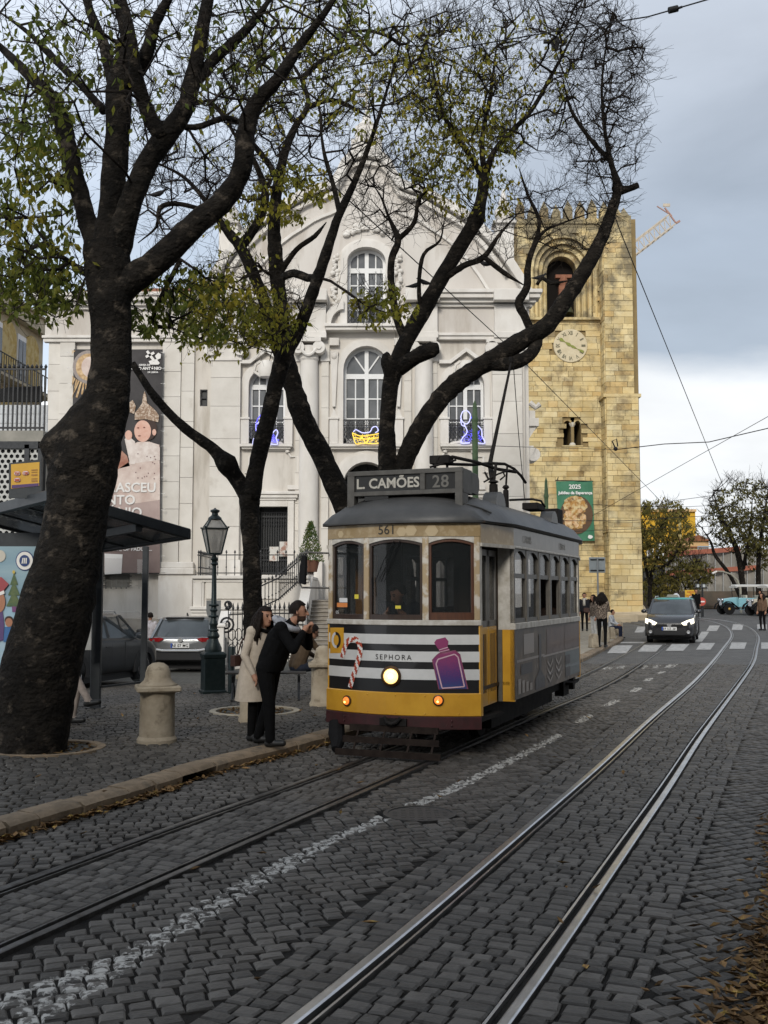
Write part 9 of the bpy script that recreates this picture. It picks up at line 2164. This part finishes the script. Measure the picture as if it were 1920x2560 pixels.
b.bar(P(1744,1366,YB2-1), P(1796,1366,YB2-1), .08); BK(t, 'terrace_railing', b, mat('rail_blue', (.25,.35,.42), .6))
# wrapped scaffold
YS2 = 98.0
t = thing('wrapped_scaffolding', 'building site wrapped in grey netting with two red bands', 'scaffolding', (P(1780,1500,YS2).x, YS2, .4))
m_net = mat('grey_netting', (.27,.25,.22), .9, 0, (.18,.17,.15), .35, lo=.4, hi=.6, spots=((.38,.34,.28), .6, .58, .6)); m_rb = mat('red_band', (.36,.13,.08), .8, 0, (.28,.10,.07), 1)
b = MB(); n = 24
for i in range(n+1):
    for j in range(7):
        p = P(lerp(1662,1960,i/n), lerp(1382,1540,j/6)-(10 if i > 6 and j == 0 else 0), YS2); b.v.append((p.x, YS2+.25*math.sin(i*1.3)+.1*math.sin(j*2.1+i), p.z))
for i in range(n):
    for j in range(6): b.f.append((i*7+j, (i+1)*7+j, (i+1)*7+j+1, i*7+j+1))
BK(t, 'netting', b, m_net); BK(t, 'red_band', MB().bar(P(1662,1386,YS2-.4), P(1850,1372,YS2-.4), .1, .45), m_rb); BK(t, 'red_band', MB().bar(P(1666,1434,YS2-.4), P(1900,1418,YS2-.4), .1, .42), m_rb)
b = MB()
for k in range(14): b.bar(P(1668+k*20,1376,YS2-.3), P(1668+k*20,1500,YS2-.3), .07)
BK(t, 'scaffold_pole', b, mat('scaffold_grey', (.32,.32,.31), .6, .3))
b = MB(); b.box(*bbox_at(1600,1700,1395,1560,YS2+3,3)); at_world(obj('site_wall', b, mat('ochre_wall', (.50,.30,.05), .8, 0, (.42,.26,.06), 1), None), t)
b = MB(); b.box(*bbox_at(1640,1690,1412,1420,YS2+1,.5)); b.box(*bbox_at(1600,1690,1420,1500,YS2+1.2,.5)); BK(t, 'site_hut', b, mat('hut_dark', (.05,.05,.048), .8, 0, (.1,.1,.09), 2))
w_ = BK(t, 'hut_window', MB().box(*bbox_at(1644,1662,1358,1396,YS2+2.8,.1)), m_frame)
# garden wall and bank closing the view
m_gw = mat('garden_wall', (.20,.15,.11), .9, 0, (.13,.11,.085), .8, bump=.3, bscale=3); YG2 = 90.0
b = MB(); b.box((P(1500,1500,YG2).x,YG2,.2),(P(2300,1500,YG2).x,YG2+.5,P(960,1478,YG2).z)); tag(obj('garden_wall', b, m_gw), 'low brown wall along the back of the bend', 'wall')
b = MB(); q0, q1 = P(1660,1500,87).x, P(1870,1500,87).x; b.box((q0,86.5,.3),(q1,87.5,P(960,1508,87).z)); tag(obj('earth_bank', b, mat('earth', (.16,.11,.08), .95, 0, (.10,.08,.06), 1.5, bump=.5, bscale=4), bev=.2), 'brown earth bank below the small trees at the bend', 'bank')
# the far town behind everything, so that the skyline closes
# signs at the bend
YR = 62.0; q = P(1724,1500,YR)
t = thing('roadworks_sign', 'yellow rectangular roadworks sign on a post behind the taxi', 'sign', (q.x, YR, gz(q.x,YR)))
BK(t, 'sign_plate', MB().box(*bbox_at(1713,1742,1475,1493,YR,.05)), mat('sign_yellow', (.62,.38,.03), .5)); b = MB(); b.cyl((q.x,YR+.06,gz(q.x,YR)), (q.x,YR+.06,P(1724,1480,YR).z), .06, 8); BK(t, 'post', b, mat('post_pale', (.45,.42,.34), .6))
for k, (v, s_, tx_) in enumerate(((1482,4.2,'DESVIO'),(1486.5,3.4,'DE'),(1491,4.2,'TRANSITO'))):
    me = textmesh(tx_, s_*YR/2590/.72, mat('sign_red', (.45,.10,.02), .5), .003, 'CENTER', 1, .004); p = P(1727.5,v,YR); mapmesh(me, lambda x,y,z: (p.x+x, YR-.01+y, p.z+z)); at_world(link('lettering', me), t)
YR = 64.0; q = P(1754,1500,YR); t = thing('no_entry_sign', 'round red no entry sign beside the man in black', 'sign', (q.x, YR, gz(q.x,YR)))
p = P(1754,1504,YR); b = MB(); b.T = Matrix.Translation((p.x,YR,p.z)) @ Matrix.Rotation(R(90),4,'X'); b.lathe([(.26,0),(.26,.02),(.01,.02)], 24); BK(t, 'sign_disc', b, mat('no_entry_red', (.42,.06,.04), .5)); BK(t, 'white_bar', MB().cbox((p.x,YR-.025,p.z),(.36,.01,.08)), m_bw); b = MB(); b.cyl((p.x,YR+.03,gz(p.x,YR)),(p.x,YR+.03,p.z+.2),.04,8); BK(t, 'post', b, dark_steel)
YF = 66.0; q = P(1756,1480,YF); t = thing('floodlight_mast', 'pair of black floodlights on a short mast above the no entry sign', 'floodlight', (q.x, YF, gz(q.x,YF)))
b = MB(); b.cyl((q.x,YF,gz(q.x,YF)),(q.x,YF,P(1756,1470,YF).z),.06,8); b.bar(P(1742,1470,YF),P(1768,1470,YF),.06); BK(t, 'mast', b, dark_steel)
for u in (1745,1760): BK(t, 'floodlight', MB().box(*bbox_at(u-4,u+4,1459,1471,YF-.1,.3)), dark_steel, bev=.03); BK(t, 'lens', MB().box(*bbox_at(u-3,u+3,1461,1468,YF-.14,.03)), mat('lens_pale', (.45,.48,.48), .3))
YLm = 75.0; q = P(1852,1500,YLm); t = thing('street_lamp', 'curved grey street light arching over the bend', 'street lamp', (q.x, YLm, gz(q.x,YLm)))
b = MB(); b.tube([Vector((q.x,YLm,gz(q.x,YLm))), P(1851,1470,YLm), P(1843,1450,YLm), P(1828,1436,YLm), P(1808,1429,YLm), P(1790,1428,YLm)], [.09,.08,.07,.06,.06,.05], 8); BK(t, 'mast', b, mat('lamp_grey', (.30,.29,.24), .6)); b = MB(); b.bar(P(1792,1428,YLm), P(1780,1434,YLm), .22, .12); BK(t, 'lamp_head', b, m_bw, bev=.03)
# crane jib
YCr = 130.0; t = thing('tower_crane', 'lattice jib of a distant crane rising from behind the cathedral tower', 'crane', (P(1490,1500,YCr).x, YCr, 0))
m_cy = mat('crane_cream', (.52,.45,.36), .6, 0, (.42,.36,.28), 2); m_cr = mat('crane_red', (.34,.2,.16), .6)
a, c = P(1480,720,YCr), P(1690,558,YCr); up = Vector((-.55,0,.8))*1.5; b = MB(); n = 16
for off in (Vector(), up): b.bar(a+off, c+off, .16); b.bar(a+off+Vector((0,1.4,0)), c+off+Vector((0,1.4,0)), .16)
for k in range(n):
    p0, p1 = a.lerp(c,k/n), a.lerp(c,(k+1)/n); b.bar(p0, p1+up, .09); b.bar(p1+up, p1, .09); b.bar(p0, p0+Vector((0,1.4,0)), .09)
BK(t, 'jib', b, m_cy); b = MB(); b.bar(c, c+up*1.7, .16); b.bar(c+up*1.7, c+up*1.7+Vector((.9,0,-1.1)), .12); b.bar(c, c+Vector((.5,0,.3)), .25); b.bar(c+up, c+up*1.7+Vector((-1.0,0,.2)), .12); BK(t, 'jib_head', b, m_cr); b = MB(); b.box((c.x-1.6,YCr,c.z+2.2),(c.x-.7,YCr+.1,c.z+2.6)); BK(t, 'warning_plate', b, m_cy)
b = MB(); x = a.x-6; b.box((x-.8,YCr,0),(x+.8,YCr+1.6,a.z-6)); b.bar((x,YCr+.8,a.z-6), a, .5); BK(t, 'mast', b, m_cy)
# ------------------------------------------------------------------ overhead wires
m_wire = mat('wire_black', (.012,.012,.013), .6)
def wire(label, pts, r_, sag=0, name='overhead_wire', grp='overhead tram wires'):
    q = [P(*p) for p in pts]; out = []
    for a, c in zip(q, q[1:]):
        for k in range(10): t_ = k/10; p = a.lerp(c,t_); p.z -= sag*4*t_*(1-t_); out.append(p)
    out.append(q[-1]); o = obj(name, MB().tube([p-q[0] for p in out], r_, 5), m_wire); o.location = q[0]; return tag(o, label, 'wire', grp)
wire('long wire falling from the upper left past the church front to the bend', [(600,0,12),(700,330,16),(856,486,20),(1275,870,32),(1500,1098,46),(1655,1256,62)], .014)
wire('wire dropping from the treetop beside the tower to the far right tree', [(1330,-40,22),(1390,130,24),(1551,579,28),(1817,1238,66)], .016)
wire('thick insulated span wire crossing the sky beside the tower', [(1539,1124,46),(1660,1110,44),(1772,1105,43),(1940,1066,40)], .02)
wire('thin wire running up to the right edge from the tower front', [(1480,1290,60),(1700,1165,50),(1940,1030,40)], .013)
wire('thin wire across the church front at balcony height', [(1180,1113,30),(1330,1118,36),(1539,1124,46)], .010)
wire('level wire passing above the yellow house', [(1655,1256,62),(1830,1232,64),(1940,1216,66)], .015)
wire('upper of the parallel wires in front of the far trees', [(1480,1262,58),(1690,1268,60),(1940,1256,62)], .013)
wire('lower of the parallel wires in front of the far trees', [(1400,1302,50),(1560,1302,56),(1760,1290,60),(1940,1282,62)], .016)
wire('lowest wire crossing in front of the far trees', [(1400,1330,50),(1640,1320,58),(1940,1312,62)], .013)
wire('wire rising from the tree to the top right corner with an insulator', [(800,180,18),(1380,80,17),(1620,42,16),(1683,24,15.5),(1800,-10,15)], .012)
wire('faint wire across the upper left branches', [(0,300,14),(260,272,14),(480,255,14.5),(960,200,16)], .008)
b = MB()
o = P(1683,24,15.5); b.tube([Vector((-.07,0,-.015)), Vector((.07,0,.02))], .05, 10); b.tube([Vector((.07,0,.02)), Vector((.14,0,.045))], .02, 8); io = obj('wire_insulator', b, m_wire, auto=40); io.location = o; tag(io, 'black egg shaped insulator on the wire in the top right corner', 'insulator')
b = MB(); o = P(1388,104,24); b.box((-.28,-.05,-.03),(.28,.05,.03)); b.lathe([(.06,-.22),(.1,-.1),(.1,.06),(.05,.12)], 10); io = obj('wire_insulator', b, m_wire, auto=40); io.location = o; tag(io, 'black wire hanger among the twigs at the top', 'insulator')
b = MB(); o = P(1539,1122,46); b.tube([Vector((0,0,0)), Vector((-.15,0,.35)), Vector((.05,0,.45)), Vector((.1,0,.1))], .03, 6); b.ball((0,0,0), .1, 8, 6); io = obj('wire_insulator', b, m_wire); io.location = o; tag(io, 'black wire clamp in front of the tower buttress', 'insulator')
# ------------------------------------------------------------------ pigeons on the branches
def bird(u, v, Y, rot, label):
    t = thing('pigeon', label, 'pigeon', P(u,v,Y), R(rot), 'pigeons on the branches'); t.scale = (.7,.7,.7); m_ = mat('pigeon_dark', (.018,.018,.02), .7)
    b = MB(); b.loft([[(x, r_*math.cos(a)*.8, z+r_*math.sin(a)) for a in np.linspace(0,2*math.pi,11)[:-1]] for x,z,r_ in ((-.30,.05,.012),(-.2,.06,.03),(-.08,.08,.062),(.02,.11,.072),(.09,.15,.05),(.125,.195,.036),(.15,.215,.032),(.175,.21,.016),(.20,.20,.004))]); obj('body', b, m_, t, smooth=True)
    b = MB(); b.tube([(.0,.03,.05),(.0,.03,0)], .006, 5); b.tube([(.0,-.03,.05),(.0,-.03,0)], .006, 5); obj('legs', b, m_, t)
bird(1210,668,20,160,'pigeon perched on the branch left of the belfry'); bird(1352,702,20,20,'pigeon perched in front of the belfry opening'); bird(1058,714,20,180,'pigeon perched on the upper church cornice branch'); bird(1040,722,20,10,'lower of the two pigeons near the church cornice'); bird(398,494,17.6,10,'pigeon perched on a twig above the church wing')
# ------------------------------------------------------------------ fallen leaves
m_fl = mat('fallen_leaf', (.21,.125,.05), .75, 0, (.13,.075,.035), 9, island=.55, spots=((.40,.28,.06), 14, .56, .95))
def litter(name, label, pts, rr):
    b = MB()
    for x, y, z in pts:
        L_ = rr.uniform(.022,.055); a = rr.uniform(0,6.28); d = Vector((math.cos(a),math.sin(a),rr.uniform(-.2,.35)))*L_; s = Vector((-math.sin(a),math.cos(a),rr.uniform(-.35,.35)))*L_*.42; c = Vector((x,y,z+rr.uniform(.008,.03)))
        b.add([c-d, c-s+Vector((0,0,.008)), c+d+Vector((0,0,rr.uniform(0,.02))), c+s+Vector((0,0,.008)), c-Vector((0,0,.006))], [(0,1,4),(1,2,4),(2,3,4),(3,0,4)])
    o = stuff(obj(name, b, m_fl)); tag(o, label, 'leaves'); return o
rr = random.Random(77); pts = []
while len(pts) < 4800:
    y = rr.uniform(3.8,13.5); w_ = .26+.10*math.exp(-((y-5.4)/1.2)**2)+.08*math.exp(-((y-8.0)/.8)**2); x = xat(RK,y)-abs(rr.gauss(0,1))*w_*.66+.08
    if rr.random() < 1.3-.06*y: pts.append((x, y, .006+.02*rr.random()))
litter('fallen_leaves', 'drift of brown and yellow leaves along the right edge of the road', pts, rr)
pts = []
while len(pts) < 700:
    y = rr.uniform(6.5,13.0); dn = .35+.65*(y < 9.9)+.4*(11.2 < y < 12.2)
    if rr.random() < dn: pts.append((xat(KB,y)+.02+abs(rr.gauss(0,1))*.055, y, .004))
litter('fallen_leaves', 'thin line of dry leaves in the gutter along the left kerb', pts, rr)
pts = []
for (x0,y0,r_) in TREEPITS:
    for k in range(120 if y0 > 13 else 160): a = rr.uniform(0,6.28); q = (r_-.1)*math.sqrt(rr.random()); pts.append((x0+q*math.cos(a), y0+q*math.sin(a), .082))
litter('fallen_leaves', 'yellow leaves lying in the round tree pits', pts, rr)
pts = [(rr.uniform(-4,3), rr.uniform(5,20), .012) for _ in range(70)]; pts = [(x,y,(pz(x,y) if x < xat(KB,y) else 0)+.012) for x,y,z in pts]
litter('fallen_leaves', 'few single leaves scattered over road and pavement', pts, rr)

# ------------------------------------------------------------------ unseen houses added behind and right of the camera to shade the street
m_st = mat('stucco_grey', (.34,.31,.27), .9, 0, (.27,.25,.22), .7, spots=((.2,.18,.16), .6, .58, .6)); m_sto_ = mat('stone_frame', (.45,.42,.37), .85)
def house_row(label, o, ang, L_, hgt, depth):
    t = thing('shade_house', label, 'house', o, ang, 'unseen houses added for shade'); b = MB(); bays = int(L_/3.0); pit = L_/bays; ops_ = []
    for k in range(bays):
        for fl in range(int((hgt-1.5)/3.6)): x = (k+.5)*pit; z = .9+fl*3.6 if fl else .15; ops_.append((x-.6,x+.6,z,z+2.3 if fl else 2.6))
    obj('wall', wall_open(MB(), 0, L_, -.2, hgt, 0, .4, ops_), m_st, t); obj('house_body', MB().box((0,.9,-.2),(L_,depth,hgt-.01)), m_st, t); obj('cornice', MB().box((-.2,-.5,hgt),(L_+.2,depth,hgt+.35)), m_sto_, t)
    obj('roof', MB().prismx([(-.3,hgt+.35),(depth/2,hgt+2.6),(depth,hgt+.35)], 0, L_), m_tile, t)
    for x0,x1,z0,z1 in ops_:
        b = MB(); b.box((x0-.18,-.06,z0-.12),(x0,.1,z1+.18)); b.box((x1,-.06,z0-.12),(x1+.18,.1,z1+.18)); b.box((x0,-.06,z1),(x1,.1,z1+.18)); b.box((x0,-.1,z0-.12),(x1,.1,z0)); w_ = obj('window', b, m_sto_, t); obj('pane', MB().box((x0,.28,z0),(x1,.3,z1)), m_pane, w_); obj('mullion', MB().box(((x0+x1)/2-.04,.24,z0),((x0+x1)/2+.04,.279,z1)), m_frame, w_)
house_row('unseen grey stucco house added behind the camera to shade the street', (19,-8,0), R(180), 42, 10.5, 10)
house_row('unseen grey stucco house added on the right to shade tram and road', (13.2,16.5,.1), R(-112), 20, 14, 10)
